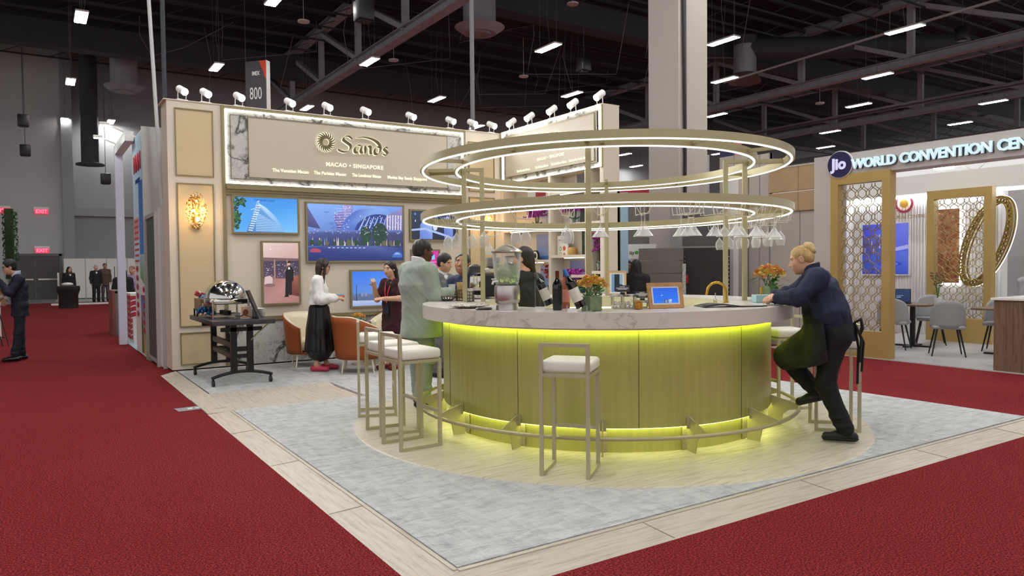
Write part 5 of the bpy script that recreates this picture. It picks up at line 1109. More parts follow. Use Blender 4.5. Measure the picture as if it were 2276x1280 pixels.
# saucers and cups on the machine: plain stack
for k in range(7):
    b=MB()
    if k==0: b.lathe([(0,.0),(.05,.0),(.085,.014),(.087,.018),(.05,.006),(0,.006)],seg=24); o=sc0=b.obj('saucer',M_WHITEPL,None)
    else: o=sc0.copy(); COL.objects.link(o)
    o.location=(4.28,6.96,CZ+.333+.016*k); tag(o,'white saucer in the stack on top of the coffee machine, %s up'%ORD[k],'saucer','saucers on the coffee machine')
S=thing('round_tray','round white mosaic patterned tray on the left end of the counter','tray',(3.12,5.47,CZ)); N=nodemat('mosaic'); v=N.mapped((1,1,1)); vo=N.nt.nodes.new('ShaderNodeTexVoronoi'); vo.inputs['Scale'].default_value=38; vo.feature='DISTANCE_TO_EDGE'; N.nt.links.new(v,vo.inputs['Vector']); N.setcol(ramp(N.nt,vo.outputs['Distance'],[(.03,'2a2824'),(.1,'efebe4')])); N.setr(.25)
b=MB(); b.lathe([(0,.004),(.10,.004),(.175,.018),(.18,.024),(.17,.026),(.1,.012),(0,.012)],seg=40); b.obj('dish',N.m,S)
S=thing('bottle_opener','flat black disc lying at the dispenser foot on the counter','coaster',(3.07,5.14,CZ)); b=MB(); b.lathe([(0,0),(.065,0),(.068,.01),(.06,.018),(0,.018)],seg=24); b.obj('disc',M_BLACK,S)
S=thing('stirrer_cup','cup of pale wooden stirrers in a bronze mesh holder','holder',(3.68,6.62,CZ)); b=MB()
for k in range(40): a=k*2.4; q=.035*math.sqrt(k/40); b.cyl((q*math.cos(a)*.8,q*math.sin(a)*.8,.02),(q*1.2*math.cos(a),q*1.2*math.sin(a),.19),.0035,seg=5)
b.obj('stirrers',mat('stirrer_wood','d8bc84',.6),S); M_BRZ=mat('bronze_mesh','5c4a34',.4,.7)
def mesh_holder(S,r_,h):
    b=MB()
    for k in range(10): a=2*PI*k/10; b.cyl((r_*math.cos(a),r_*math.sin(a),0),(r_*math.cos(a),r_*math.sin(a),h),.004,seg=5)
    for z in (0.004,h*.33,h*.66,h): b.tube([(r_*math.cos(2*PI*k/20),r_*math.sin(2*PI*k/20),z) for k in range(20)],.004,5,True)
    b.obj('mesh_holder',M_BRZ,S)
mesh_holder(S,.048,.11)
S=thing('straw_cup','bronze mesh holder with white paper cups and black stirrers','holder',(3.66,6.42,CZ)); mesh_holder(S,.05,.1); b=MB(); b.lathe([(.03,.005),(.042,.13),(0,.13)],seg=20); b.obj('paper_cup',M_WHITEPL,S); b=MB(); b.cyl((0,0,.13),(.015,0,.26),.003,seg=5); b.cyl((.01,0,.13),(-.01,.01,.25),.003,seg=5); b.obj('stirrer',M_BLACK,S)
S=thing('napkin_basket','round patterned wire basket in front of the grey suited hand','basket',(3.55,6.66,CZ)); b=MB()
for k in range(16): a=2*PI*k/16; b.tube([(.045*math.cos(a),.045*math.sin(a),.004),(.085*math.cos(a+.3),.085*math.sin(a+.3),.05)],.005,5); b.tube([(.045*math.cos(a),.045*math.sin(a),.004),(.085*math.cos(a-.3),.085*math.sin(a-.3),.05)],.005,5)
b.tube([(.085*math.cos(2*PI*k/24),.085*math.sin(2*PI*k/24),.05) for k in range(24)],.005,5,True); b.obj('wire_bowl',mat('dark_pewter','6a645c',.3,.8),S); b=MB(); b.lathe([(0,.008),(.05,.012),(.06,.03),(0,.04)],seg=16); b.obj('sugar_packets',M_WHITEPL,S)
# bottles
M_BOT=mat('dark_bottle','10120f',.08,coat=.5); M_BOTG=mat('green_bottle','16201a',.08,coat=.5); M_LABEL=mat('bottle_label','e4ded0',.6); M_FOIL=mat('red_foil','6a1a18',.35,.3)
BP=[(0,0),(.036,0),(.0385,.006),(.0385,.19),(.036,.205),(.018,.235),(.0145,.25),(.0145,.30),(0,.30)]
def bottle(label,x,y,z,lean,az,bm,lm,cap,sc_=1,lab=(.05,.15)):
    S=thing('wine_bottle',label,'bottle',(x,y,z)); S.scale=(sc_,)*3
    X=Matrix.Rotation(az,4,'Z')@Matrix.Rotation(lean,4,'Y')
    b=MB(); b.lathe(BP,seg=28,X=X); b.obj('glass_body',bm,S)
    b=MB(); b.lathe([(.039,lab[0]),(.0393,lab[0]),(.0393,lab[1]),(.039,lab[1])],seg=28,X=X); b.obj('label',lm,S)
    b=MB(); b.lathe([(.0152,.245),(.0155,.302),(0,.303)],seg=20,X=X); b.obj('cap',cap,S)
    return S
lz=.03
bottle('leaning white labelled wine bottle next to the drink dispenser',3.53,4.86,CZ+.035,-.42,-.58,M_BOTG,M_LABEL,mat('grey_foil','6c706c',.3,.4),.95)
bottle('upright black labelled wine bottle with red neck between two leaning bottles',3.49,4.70,CZ,0,0,M_BOT,mat('black_label','1c1b1d',.5),M_FOIL,1.03,(.04,.165))
bottle('leaning white labelled wine bottle in front of the flower vase',3.50,4.41,CZ+.035,-.42,-.58,M_BOT,M_LABEL,mat('blue_foil2','3a7ad0',.3,.3),1.05)
for i,(x,y,l) in enumerate([(3.49,4.84,'clear acrylic wedge holding the leaning bottle by the dispenser'),(3.47,4.39,'clear acrylic wedge holding the leaning bottle by the flowers')]):
    S=thing('bottle_stand',l,'stand',(x,y,CZ),-.58); b=MB(); b.b2(-.10,.09,-.045,.045,0,.006); b.b2(-.10,-.094,-.045,.045,0,.24 if i==0 else .05); b.b2(.05,.056,-.045,.045,0,.045); b.obj('acrylic',M_GLASST,S,False); b=MB(); b.box(-.06,-.047,.012,.08,.002,.024); b.obj('price_card',M_WHITEPL,S,False)
bottle('small red tinted bottle standing behind the leaning bottles',3.68,4.85,CZ,0,0,mat('pink_bottle','c86a5c',.2,trans=.4),mat('pink_label','d88a7c',.5),M_FOIL,1.05)
bouquet('flower_vase','yellow and orange flowers in a leaf wrapped square vase on the counter',3.635,4.45,CZ,.058,.115,.125,.15,['f0c84c','e8d468','e89c64'],22,4,True,mat('leaf_wrap2','7c8c6c',.3,var=.25,vscale=25))
bouquet('flower_vase','orange and yellow flowers in a glass vase near the apron woman',5.86,4.52,CZ,.055,.14,.15,.19,['f0c04c','e89060','e8d468'],22,6,True,mat('leaf_wrap','8ca07c',.3,var=.2,vscale=30))
S=thing('blue_box','pale blue gift box on the counter by the second vase','box',(5.58,4.34,CZ),math.radians(-33)); b=MB(); b.rbox(0,0,.035,.22,.14,.07,.004,1); b.obj('box',mat('pale_blue_box','a9cbd0',.5),S); b=MB(); b.cyl((-.04,0,.07),(-.04,0,.14),.012,.016); b.obj('gold_candle',mat('candle_gold','c8a03c',.3,.6),S)
# marble display risers
def riser(label,x,y,w,h,rz):
    S=thing('display_riser',label,'stand',(x,y,CZ),rz); b=MB(); b.rbox(0,0,h-.008,w,.12,.016,.003,1); b.obj('marble_top',M_MARBLE,S); b=MB()
    for sx in(-1,-.1,1):
        for sy in(-1,1): b.box(sx*(w/2-.02),sy*.05,(h-.016)/2,.01,.01,h-.016)
    b.box(0,-.05,.005,w-.04,.01,.01); b.box(0,.05,.005,w-.04,.01,.01); b.obj('brass_legs',M_CHAMPD,S,False); return S
VR=math.radians(-33)
riser('taller marble topped display riser with white balls beneath',4.00,4.49,.22,.115,VR); riser('lower marble topped display riser beside the framed tablet',4.13,4.42,.15,.065,VR)
def sign_card(label,x,y,z,lines):
    S=thing('sign_card',label,'sign',(x,y,z),VR); b=MB(); b.add([(-.058,0,.02),(.058,0,.02),(.058,.02,.072),(-.058,.02,.072)],[(0,1,2,3),(3,2,1,0)]); b.obj('grey_card',mat('slate_card','5a5a5e',.5),S,False,solid=.003); b=MB(); b.rbox(0,0,.009,.036,.03,.018,.003,1); b.obj('block_foot',M_BLACK,S)
    b=MB()
    for k,(w,zz) in enumerate(lines): b.add([(-w/2,(zz-.02)*.385-.003,zz),(w/2,(zz-.02)*.385-.003,zz),(w/2,(zz-.015)*.385-.003,zz+.005),(-w/2,(zz-.015)*.385-.003,zz+.005)],[(0,1,2,3)])
    b.obj('print',M_WHITEPL,S,False)
sign_card('grey sign card standing on the taller riser',3.98,4.48,CZ+.116,[(.04,.060),(.1,.048),(.075,.038)]); sign_card('grey sign card standing on the lower riser',4.13,4.41,CZ+.066,[(.04,.060),(.1,.050),(.1,.042),(.06,.033)])
r=random.Random(8); M_BALL=mat('white_ball','ece8e0',.5)
pts=[(-.085+.036*i,-.03+.035*j,.0165) for i in range(5) for j in range(2)]+[(-.068+.036*i,-.012,.045) for i in range(4)]+[(.10,-.05,.0165),(.125,-.075,.0165),(.09,-.085,.0165),(.115,-.045,.045)]
p0=None
for k,(x,y,z) in enumerate(pts):
    c,s_=math.cos(VR),math.sin(VR); X=(4.00+x*c-y*s_,4.49+x*s_+y*c,CZ+z)
    if p0 is None: b=MB(); b.sph((0,0,0),.0165,14,9); o=p0=b.obj('white_ball',M_BALL,None)
    else: o=p0.copy(); COL.objects.link(o)
    o.location=X; tag(o,'small white chocolate ball heaped under and beside the taller marble riser','ball','white balls by the riser')
S=thing('candle_cup','square pierced gold tealight box by the white balls','candle holder',(4.02,4.34,CZ),VR); b=MB(); b.rbox(0,0,.034,.058,.058,.066,.004,1); b.obj('box',mat('pierced_gold','a8742c',.35,.7,var=.6,vscale=90),S)
S=thing('framed_tablet','wood framed tablet with blue sky picture on the counter','tablet',(4.28,4.28,CZ),math.radians(-17)); tl=Matrix.Rotation(-.22,4,'X')
b=MB(); frame_bars(b,.25,.15,.030,.022,0); b.v=[tuple(tl@Vector((x,y,z+.107))) for x,y,z in b.v]; b.obj('wood_frame',M_OAK,S,False)
b=MB(); b.b2(-.125,.125,.006,.015,.03,.183); b.v=[tuple(tl@Vector(p)) for p in b.v]; b.obj('white_mount',M_WHITEPL,S,False)
pt=[(R4(-.11,-.062,.11,.062),['1468dc','1a6ee0','0a50c8','0c54cc']),([(-.03,-.062),(.045,-.062),(.05,-.03),(.0,-.034),(-.035,-.04)],['3a5c9c','8aa4cc','c8d4e8','6a88bc','4a6cac']),([(-.04,-.042),(.055,-.03),(.055,-.026),(-.04,-.037)],'243c74'),(R4(-.02,-.062,-.012,-.04),'1a3a7c'),(R4(.01,-.062,.018,-.036),'1a3a7c'),([(-.05,.0),(-.03,-.004),(-.028,.006)],'8ab4ec')]
o=picture('tablet_image',pt,M_SCREEN,S,.0045,.0004); 
for v_ in o.data.vertices: v_.co=tl@(v_.co+Vector((0,0,.107)))
b=MB(); b.add([(-.05,.045,.15),(.05,.045,.15),(.05,.11,0),(-.05,.11,0)],[(0,1,2,3),(3,2,1,0)]); b.obj('easel_back',M_OAK,S,False,solid=.006)
S=thing('photo_stand','small pale framed picture on the far side of the bar counter','frame',(5.05,5.55+.0,0),0)
S.location=(5.62,6.42,CZ); S.rotation_euler=(0,0,math.radians(-40)); b=MB(); frame_bars(b,.17,.24,.022,.02,0); b.v=[(x,y,z+.143) for x,y,z in b.v]; b.obj('wood_frame',mat('pale_frame','d0a884',.5),S,False); picture('photo',[(R4(-.085,.022,.085,.263),['e8ecf4','eef2f8','e8ecf4','e8ecf4']),(R4(-.062,.04,.062,.245),['6aa0e0','8ab8ec','a8c8f0','7aacec']),(R4(-.03,.05,.028,.245),'16203a'),(disc2(.03,.1,.05,.03),'1c3058')],M_PRINT,S,.004)
b=MB(); b.b2(-.085,.085,.008,.014,.022,.263); b.obj('backing',M_WHITEPL,S,False)
S=thing('menu_folder','open black menu folder lying on the right side of the counter','folder',(4.87,4.10,CZ),math.radians(-24))
b=MB(); b.grid([[(-.30+.06*i,-.10,.004+.022*max(0,math.sin(PI*i/5)) if i<6 else .005) ,(-.30+.06*i,.13,.004+.022*max(0,math.sin(PI*i/5)) if i<6 else .005)] for i in range(10)]); b.obj('cover',M_BLACK,S,solid=.005)
b=MB(); b.grid([[(-.27+.05*i,-.085,.003+.014*math.sin(PI*i/5)),(-.27+.05*i,.11,.003+.014*math.sin(PI*i/5))] for i in range(6)]); b.obj('pages',M_WHITEPL,S,solid=.004)
b=MB(); b.b2(.02,.235,-.09,.12,.0085,.0105); b.obj('sheet',mat('grey_sheet','b0aaa4',.4),S,False)
b=MB(); b.b2(5.22,5.42,3.98,4.14,CZ,CZ+.002); tag(b.obj('paper_sheet',M_WHITEPL,None,False),'white sheet of paper under the apron woman forearms','paper')
S=thing('bar_tap','curved gold bar tap rising behind the black menu folder','tap',(5.30,4.56,CZ),math.radians(-33)); M_BRTAP=mat('tap_gold','c89c3c',.22,.85); b=MB(); b.tube([(0,0,0),(0,0,.10)]+[(-.085+.085*math.cos(t),0,.10+.085*math.sin(t)) for t in [PI*k/12 for k in range(1,13)]]+[(-.178,0,.07)],.012,10); b.obj('spout',M_BRTAP,S); b=MB(); b.lathe([(0,0),(.025,0),(.022,.015),(0,.016)],seg=18); b.obj('base',M_BRTAP,S)
S=thing('soap_pump','small steel pump standing left of the gold tap','dispenser',(5.16,4.56,CZ)); b=MB(); b.lathe([(0,0),(.012,0),(.018,.025),(.012,.035),(.004,.04),(.004,.09),(0,.095)],seg=14); b.obj('pump',M_STEEL,S)
# ---------------------------------------------------------------- glasses hung on wire hangers under the lower ring
WG=[(.033,0),(.004,-.004),(.0035,-.085),(.012,-.098),(.034,-.125),(.043,-.155),(.040,-.185),(.032,-.215)]
MG=[(.038,0),(.006,-.004),(.004,-.03),(.004,-.085),(.009,-.092),(.066,-.172)]
def dbl(P,t=.0018): return P+[(max(.0005,r_-t),z) for r_,z in P[::-1]][:-3]
RB=(BC[0],BC[1])
def ringz(x,y): return 1.935-.016*(y-BC[1])
gproto={}
cnt={'wine':0,'martini':0}
M_WIREW=mat('white_wire','e8e6d8',.4)
M_GLASSV=thinglass('hanging_glass',.95,.16,(.95,.96,.95))
def hang(kind,px_,ang,r_):
    x,y=BC[0]+r_*math.cos(ang),BC[1]+r_*math.sin(ang); z=ringz(x,y)-.075
    if kind not in gproto:
        T=thing('wine_glass' if kind=='wine' else 'martini_glass','x','glass')
        P=WG if kind=='wine' else MG
        b=MB(); b.lathe(P+[(max(.001,r0-.0014),zz) for r0,zz in P[::-1][:-2]],seg=24); b.obj('bowl',M_GLASSV,T,ang=1.2)
        gproto[kind]=o=T
    else: o=dup(gproto[kind])
    o.location=(x,y,z); o['group']='%s glasses hanging from the lower ring'%kind; cnt[kind]+=1
    return o
def hanger(ang,label):
    T=thing('glass_hanger',label,'hanger',(BC[0],BC[1],0),0,'wire hangers under the lower ring')
    c,s_=math.cos(ang),math.sin(ang); zz=ringz(BC[0]+1.6*c,BC[1]+1.6*s_)
    b=MB()
    for o_ in (-.02,.02):
        f=lambda r_,z,o2=o_: (r_*c-o2*s_,r_*s_+o2*c,z)
        b.tube([f(1.735,zz),f(1.72,zz-.078),f(1.46,zz-.078),f(1.44,zz)],.0028,5)
        b.tube([f(1.62,zz-.078,o_*1.2),f(1.66,zz,o_*4)],.0025,5)
    b.obj('wire',M_WIREW,T)
VA=math.atan2(BC[1],BC[0])
def azpx(px,front=True,r_=1.6):
    """bearing round the bar of a hanger seen at image column px"""
    best=None
    for k in range(720):
        a=2*PI*k/720; P=Vector((BC[0]+r_*math.cos(a),BC[1]+r_*math.sin(a),0)); d=P.dot(_f); x=1138+1633.37*P.dot(_r)/d
        near=P.length<7.2
        if near==front:
            e=abs(x-px)
            if best is None or e<best[0]: best=(e,a)
    return best[1]
glist=[]
for px,front,kind,rr in [(1001,True,'wine',(1.62,)),(1033,True,'wine',(1.52,1.68)),(1078,True,'wine',(1.6,)),(1158,True,'wine',(1.52,1.68)),(1263,True,'wine',(1.56,1.66)),(1335,True,'martini',(1.6,)),(1428,True,'martini',(1.56,1.66)),(1520,True,'martini',(1.55,1.66)),(1540,True,'martini',(1.62,)),(1588,True,'martini',(1.6,)),(1622,True,'martini',(1.54,1.66)),(1665,True,'martini',(1.53,1.66)),(1705,True,'martini',(1.54,1.66)),(1735,True,'martini',(1.6,)),
  (1600,False,'wine',(1.6,)),(1622,False,'wine',(1.6,)),(1645,False,'wine',(1.6,)),(1668,False,'wine',(1.54,1.66)),(1695,False,'wine',(1.54,1.66)),(1720,False,'wine',(1.54,1.66)),(1088,False,'wine',(1.6,))]:
    a=azpx(px,front); glist.append((px,a,kind,rr,front))
hn=0
for px,a,kind,rr,front in glist:
    hanger(a,'pale wire glass hanger under the lower ring, %s from the left along its %s side'%(ORD[min(19,hn if front else hn-14)],'near' if front else 'far')); hn+=1
    for q in rr:
        o=hang(kind,px,a,q); n=cnt[kind]
        o['label']=('wine glass hanging upside down, %s in the row from the left' if kind=='wine' else 'martini glass hanging upside down, %s in the row from the left')%(ORD[n-1] if n<=20 else 'last')
# ---------------------------------------------------------------- things on the shelves
def orchid(label,y,z,h,w,seed,col=('a8209c','c438b4','8c1c7c'),pot='glass'):
    S=thing('orchid',label,'flowers',(XW+.13,y,z+.003)); r=random.Random(seed); ph=h*.30
    b=MB(); b.lathe([(.06,0),(.075,ph),(.07,ph),(.055,.008),(0,.008)],seg=18); b.obj('pot',M_GLASST if pot=='glass' else M_WHITEPL,S); b=MB(); b.lathe([(0,.01),(.058,.012),(.06,ph*.35),(0,ph*.4)],seg=14); b.obj('soil',mat('dark_soil','1e1a18',.8),S)
    b=MB()
    for k in range(6): a=k*1.05; b.tube([(.02*math.cos(a),.02*math.sin(a),ph*.3),(.03*math.cos(a),.04*math.sin(a),h*.55),(.08*math.cos(a),w*.4*math.sin(a),h*.8)],.005,5)
    for k in range(8): a=k*.8; p=Vector((.02*math.cos(a),.02*math.sin(a),ph*.7)); q=Vector((math.cos(a)*.10,math.sin(a)*.12,.06)); s_=Vector((-math.sin(a),math.cos(a),0))*.025; b.add([p,p+q*.5+s_,p+q,p+q*.5-s_],[(0,1,2,3)])
    b.obj('stem',M_FOLID,S)
    for c in col:
        b=MB()
        for k in range(int(26*w/.3)):
            p=(r.uniform(-.1,.04),r.uniform(-w/2,w/2),h*r.uniform(.55,1.0)); s_=.035
            for m in range(5):
                X=Matrix.Translation(p)@Euler((r.uniform(.6,1.6),r.uniform(-.4,.4),r.uniform(0,6)+m*1.25)).to_matrix().to_4x4()
                b.add([(0,0,0),(s_*.5,-s_*.4,0),(s_,0,.01),(s_*.5,s_*.4,0)],[(0,1,2,3)],X)
        b.obj('blossom',mat('orchid_'+c,c,.5),S,False)
orchid('magenta orchid on the second shelf of the left bay',10.5,2.102,.42,.55,3); orchid('magenta orchid on the second shelf of the middle bay',9.45,2.132,.42,.5,4); orchid('tall magenta orchid in a glass vase right of the ring post',8.78,1.362,.62,.26,5); orchid('purple orchid low in the middle bay behind the bottles',9.4,1.0,.42,.45,6); orchid('red flowers low in the left bay behind the barista',10.1,1.0,.5,.25,7,('c8442c','d8602c','b03028'))
orchid('white flowers at the bottom of the right shelf bay',8.78,1.0,.30,.2,9,('e8e4d8','f0ece0','d8d4c4'))
def art(label,y0,y1,z0,z1,layers,x=.245):
    S=thing('shelf_picture',label,'picture',(XW+x,(y0+y1)/2,z0),-PI/2); w=abs(y0-y1); b=MB(); b.b2(-w/2,w/2,0,.02,0,z1-z0); b.obj('board',M_WHITEPL,S,False)
    picture('print',[([(px*w-w/2,pz*(z1-z0)) for px,pz in P],c) for P,c in layers],M_PRINT,S,-.002)
U=[(0,0),(1,0),(1,1),(0,1)]
art('pale print with small red block on the top shelf of left bay',10.95,10.05,2.602,2.93,[(U,['e8e8e4','e0e4e4','d8e0e4','e8e8e6']),([(.28,.3),(.62,.3),(.62,.75),(.28,.75)],'a83038')])
art('white print with ring drawing behind the magenta orchid',10.6,10.05,2.102,2.5,[(U,['e4ecf4','dce8f2','d4e4f0','e8eef4']),(disc2(.6,.4,.2,.25),'b8d0e4')])
art('grey botanical print behind the middle orchid',9.62,9.08,2.132,2.55,[(U,['d8dcd8','c8d0d0','d0d4d4','e0e0dc']),([(.3,0),(.6,0),(.55,.7),(.45,.95),(.35,.6)],'5c6460'),([(.6,.1),(.75,.1),(.7,.6)],'808884')])
art('dark plant photograph on the middle bay shelf',9.40,9.04,1.622,2.05,[(U,['2c3230','3a4a34','3c7a34','2a322c']),([(.2,.2),(.35,.15),(.55,.7),(.45,.8)],'c4a894'),([(.5,.1),(.6,.1),(.7,.35),(.6,.4)],'c8b83c')])
art('white recipe book with four food discs on the middle bay shelf',9.90,9.62,1.622,1.98,[(U,'ece6da'),(disc2(.3,.40,.13,.10),'7ca04c'),(disc2(.3,.40,.08,.06),'ece6da'),(disc2(.68,.42,.14,.11),'d85a3c'),(disc2(.32,.14,.14,.10),'98a45c'),(disc2(.32,.14,.09,.065),'ece6da'),(disc2(.68,.14,.11,.08),'d07850'),([(.15,.78),(.8,.76),(.8,.82),(.15,.84)],'b8b0a4')],.12)
art('dark foliage print behind the tall orchid',8.88,8.66,1.362,2.05,[(U,['3c4440','4c5450','5a625c','3a423e']),([(.2,.3),(.4,.2),(.6,.8),(.5,.9)],'8a9088')])
art('green foliage print at the bottom of the right bay',8.88,8.66,1.0,1.31,[(U,['5c7468','6c8478','708c80','5a7468'])])
art('small orange and green print on the top right shelf',8.88,8.66,2.622,2.9,[(U,'d8842c'),([(.5,0),(1,0),(1,1),(.5,1)],'3c7a3c'),([(.2,0),(.4,0),(.4,1),(.2,1)],'22302c')])
b=MB(); b.lathe([(0,0),(.06,0),(.085,.03),(.085,.13),(.07,.16),(0,.165)],(XW+.13,9.5,1.621),22); tag(b.obj('wooden_jar',mat('jar_ochre','c09a54',.5),None),'rounded ochre wooden jar beside the recipe book','jar')
S=thing('dial_clock','black round clock on the lower left shelf','clock',(XW+.16,10.62,1.66),-PI/2); b=MB(); b.cyl((0,0,0),(0,.03,0),.10,seg=28); b.obj('case',M_BLACK,S); b=MB(); b.cyl((0,-.002,0),(0,0,0),.08,seg=28); b.obj('dial',M_WHITEPL,S); b=MB(); b.cyl((0,-.004,0),(0,-.002,0),.05,seg=20); b.obj('dial_centre',M_BLACK,S)
# ---------------------------------------------------------------- people: smooth blended bodies and clothing
class SDF:
    def __init__(s,h): s.h=h; s.P=[]; s.cuts=[]
    def cap(s,a,b,ra,rb=None,k=.025,ax=None,w=1.,op='+'):
        a=np.array(a,float);b=np.array(b,float);rb=ra if rb is None else rb; m=max(ra,rb)*max(1,w)
        s.P.append(('c',np.minimum(a,b)-m,np.maximum(a,b)+m,(a,b,ra,rb,None if ax is None else np.array(ax,float)/np.linalg.norm(ax),w),k,op)); return s
    def ell(s,c,r,Rm=None,k=.02,op='+'):
        c=np.array(c,float);r=np.array(r,float); m=r.max()
        ext=r if Rm is None else np.array([m]*3)
        s.P.append(('e',c-ext,c+ext,(c,r,Rm),k,op)); return s
    def cut(s,p,n): s.cuts.append((np.array(p,float),np.array(n,float)/np.linalg.norm(n))); return s
    def field(s):
        h=s.h; pad=3*h
        lo=np.min([p[1] for p in s.P if p[5]=='+'],0)-pad; hi=np.max([p[2] for p in s.P if p[5]=='+'],0)+pad
        n=np.ceil((hi-lo)/h).astype(int)+1
        F=np.full(n,1.,np.float32)
        for kind,l,u,pr,k,op in s.P:
            i0=np.maximum(0,np.floor((l-k-2*h-lo)/h).astype(int)); i1=np.minimum(n,np.ceil((u+k+2*h-lo)/h).astype(int)+1)
            if np.any(i1<=i0): continue
            g=[lo[d]+h*np.arange(i0[d],i1[d]) for d in range(3)]
            X,Y,Z=np.meshgrid(*g,indexing='ij')
            if kind=='c':
                a,b,ra,rb,ax,w=pr; ab=b-a
                px,py,pz=X-a[0],Y-a[1],Z-a[2]
                if ax is not None:
                    # stretch along ax: measure distances with that axis shortened
                    L=np.dot(ab,ab)+1e-9; t=np.clip((px*ab[0]+py*ab[1]+pz*ab[2])/L,0,1)
                    qx,qy,qz=px-t*ab[0],py-t*ab[1],pz-t*ab[2]
                    dt=(qx*ax[0]+qy*ax[1]+qz*ax[2]); f=dt*(1/w-1)
                    qx,qy,qz=qx+f*ax[0],qy+f*ax[1],qz+f*ax[2]
                else:
                    L=np.dot(ab,ab)+1e-9; t=np.clip((px*ab[0]+py*ab[1]+pz*ab[2])/L,0,1)
                    qx,qy,qz=px-t*ab[0],py-t*ab[1],pz-t*ab[2]
                d=np.sqrt(qx*qx+qy*qy+qz*qz)-(ra+(rb-ra)*t)
            else:
                c,r,Rm=pr; px,py,pz=X-c[0],Y-c[1],Z-c[2]
                if Rm is not None:
                    R_=np.array(Rm); px,py,pz=(px*R_[0][i]+py*R_[1][i]+pz*R_[2][i] for i in range(3))
                k0=np.sqrt((px/r[0])**2+(py/r[1])**2+(pz/r[2])**2); k1=np.sqrt((px/r[0]**2)**2+(py/r[1]**2)**2+(pz/r[2]**2)**2)+1e-9
                d=k0*(k0-1)/k1
            sl=tuple(slice(i0[q],i1[q]) for q in range(3)); f=F[sl]
            if op=='+':
                hh=np.maximum(k-np.abs(f-d),0)/k; F[sl]=np.minimum(f,d)-hh*hh*k/4
            else:
                hh=np.maximum(k-np.abs(f+d),0)/k; F[sl]=np.maximum(f,-d)+hh*hh*k/4
        if s.cuts:
            X,Y,Z=np.meshgrid(*[lo[d]+h*np.arange(n[d]) for d in range(3)],indexing='ij')
            for p,nn in s.cuts: F=np.maximum(F,(X-p[0])*nn[0]+(Y-p[1])*nn[1]+(Z-p[2])*nn[2])
        return F,lo
    def obj(s,name,mats,parent,classify=None):
        fold={'jacket':.0042,'shirt':.0050,'blouse':.0048,'trousers':.0040,'apron':.0036,'cardigan':.004,'dress':.004,'top':.004}.get(name,0)
        F,lo=s.field(); h=s.h; S=F<0
        c=lambda a,d:tuple(slice(d[i],F.shape[i]-1+d[i]) for i in range(3))
        cnt=sum(S[c(0,(i,j,k))].astype(np.int8) for i in(0,1) for j in(0,1) for k in(0,1))
        act=(cnt>0)&(cnt<8); idx=np.full(act.shape,-1,np.int64); I=np.argwhere(act); idx[act]=np.arange(len(I))
        if len(I)==0: return None
        pos=np.zeros((len(I),3)); num=np.zeros(len(I))
        for ax in range(3):
            o1,o2=[q for q in range(3) if q!=ax]
            for a in(0,1):
                for b in(0,1):
                    off=np.zeros(3,int); off[o1]=a; off[o2]=b; p0=I+off; p1=p0.copy(); p1[:,ax]+=1
                    f0=F[tuple(p0.T)]; f1=F[tuple(p1.T)]; m=(f0<0)!=(f1<0); t=np.where(m,f0/np.where(m,f0-f1,1),0)
                    q=off.astype(float)[None].repeat(len(I),0); q[:,ax]=t; pos[m]+=q[m]; num[m]+=1
        V=lo+h*(I+pos/num[:,None]); Q=[]
        for ax in range(3):
            o1,o2=(ax+1)%3,(ax+2)%3
            A=S; sl0=[slice(None)]*3; sl1=[slice(None)]*3; sl0[ax]=slice(0,-1); sl1[ax]=slice(1,None)
            s0=A[tuple(sl0)]; s1=A[tuple(sl1)]; E=np.argwhere(s0!=s1)
            E=E[(E[:,o1]>0)&(E[:,o2]>0)&(E[:,o1]<F.shape[o1]-1)&(E[:,o2]<F.shape[o2]-1)]
            if len(E)==0: continue
            def ci(a,b):
                e=E.copy(); e[:,o1]-=a; e[:,o2]-=b; return idx[tuple(e.T)]
            q=np.stack([ci(1,1),ci(0,1),ci(0,0),ci(1,0)],1); ins=s0[tuple(E.T)]
            q[~ins]=q[~ins][:,::-1]; Q.append(q)
        Q=np.concatenate(Q); Q=Q[(Q>=0).all(1)]
        me=bpy.data.meshes.new(name); me.vertices.add(len(V)); me.vertices.foreach_set('co',V.astype(np.float32).ravel())
        me.loops.add(len(Q)*4); me.loops.foreach_set('vertex_index',Q.astype(np.int32).ravel()); me.polygons.add(len(Q))
        me.polygons.foreach_set('loop_start',np.arange(0,len(Q)*4,4,dtype=np.int32))
        ms=mats if isinstance(mats,(list,tuple)) else [mats]
        for m in ms: me.materials.append(m)
        if classify is not None: me.polygons.foreach_set('material_index',classify(V[Q].mean(1)).astype(np.int32))
        me.update(calc_edges=True); me.validate()
        if fold:
            Nn=np.empty(len(me.vertices)*3,np.float32); me.vertex_normals.foreach_get('vector',Nn); Nn=Nn.reshape(-1,3); rg=np.random.RandomState(len(V)%97); D=np.zeros(len(V))
            Wp=V+.035*np.sin(V[:,[1,2,0]]*rg.uniform(9,15,3)+rg.uniform(0,6,3))
            for q in range(7):
                kv=rg.normal(size=3)*V3(1,1,.7); kv*=rg.uniform(28,75)/np.linalg.norm(kv); D+=np.maximum(0,np.sin(Wp@kv+rg.uniform(0,6)))**2*rg.uniform(.5,1)*40/np.linalg.norm(kv)
            V=V+Nn*((D-D.mean())*fold)[:,None]; me.vertices.foreach_set('co',V.astype(np.float32).ravel()); me.update()
        me.shade_smooth()
        o=bpy.data.objects.new(name,me); COL.objects.link(o)
        if parent is not None: o.parent=parent
        return o
V3=lambda *a: np.array(a,float)
def unit(v): v=np.array(v,float); return v/np.linalg.norm(v)
def rotm(yaw=0,pitch=0,roll=0):
    return np.array((Matrix.Rotation(math.radians(yaw),3,'Z')@Matrix.Rotation(math.radians(pitch),3,'X')@Matrix.Rotation(math.radians(roll),3,'Y')))
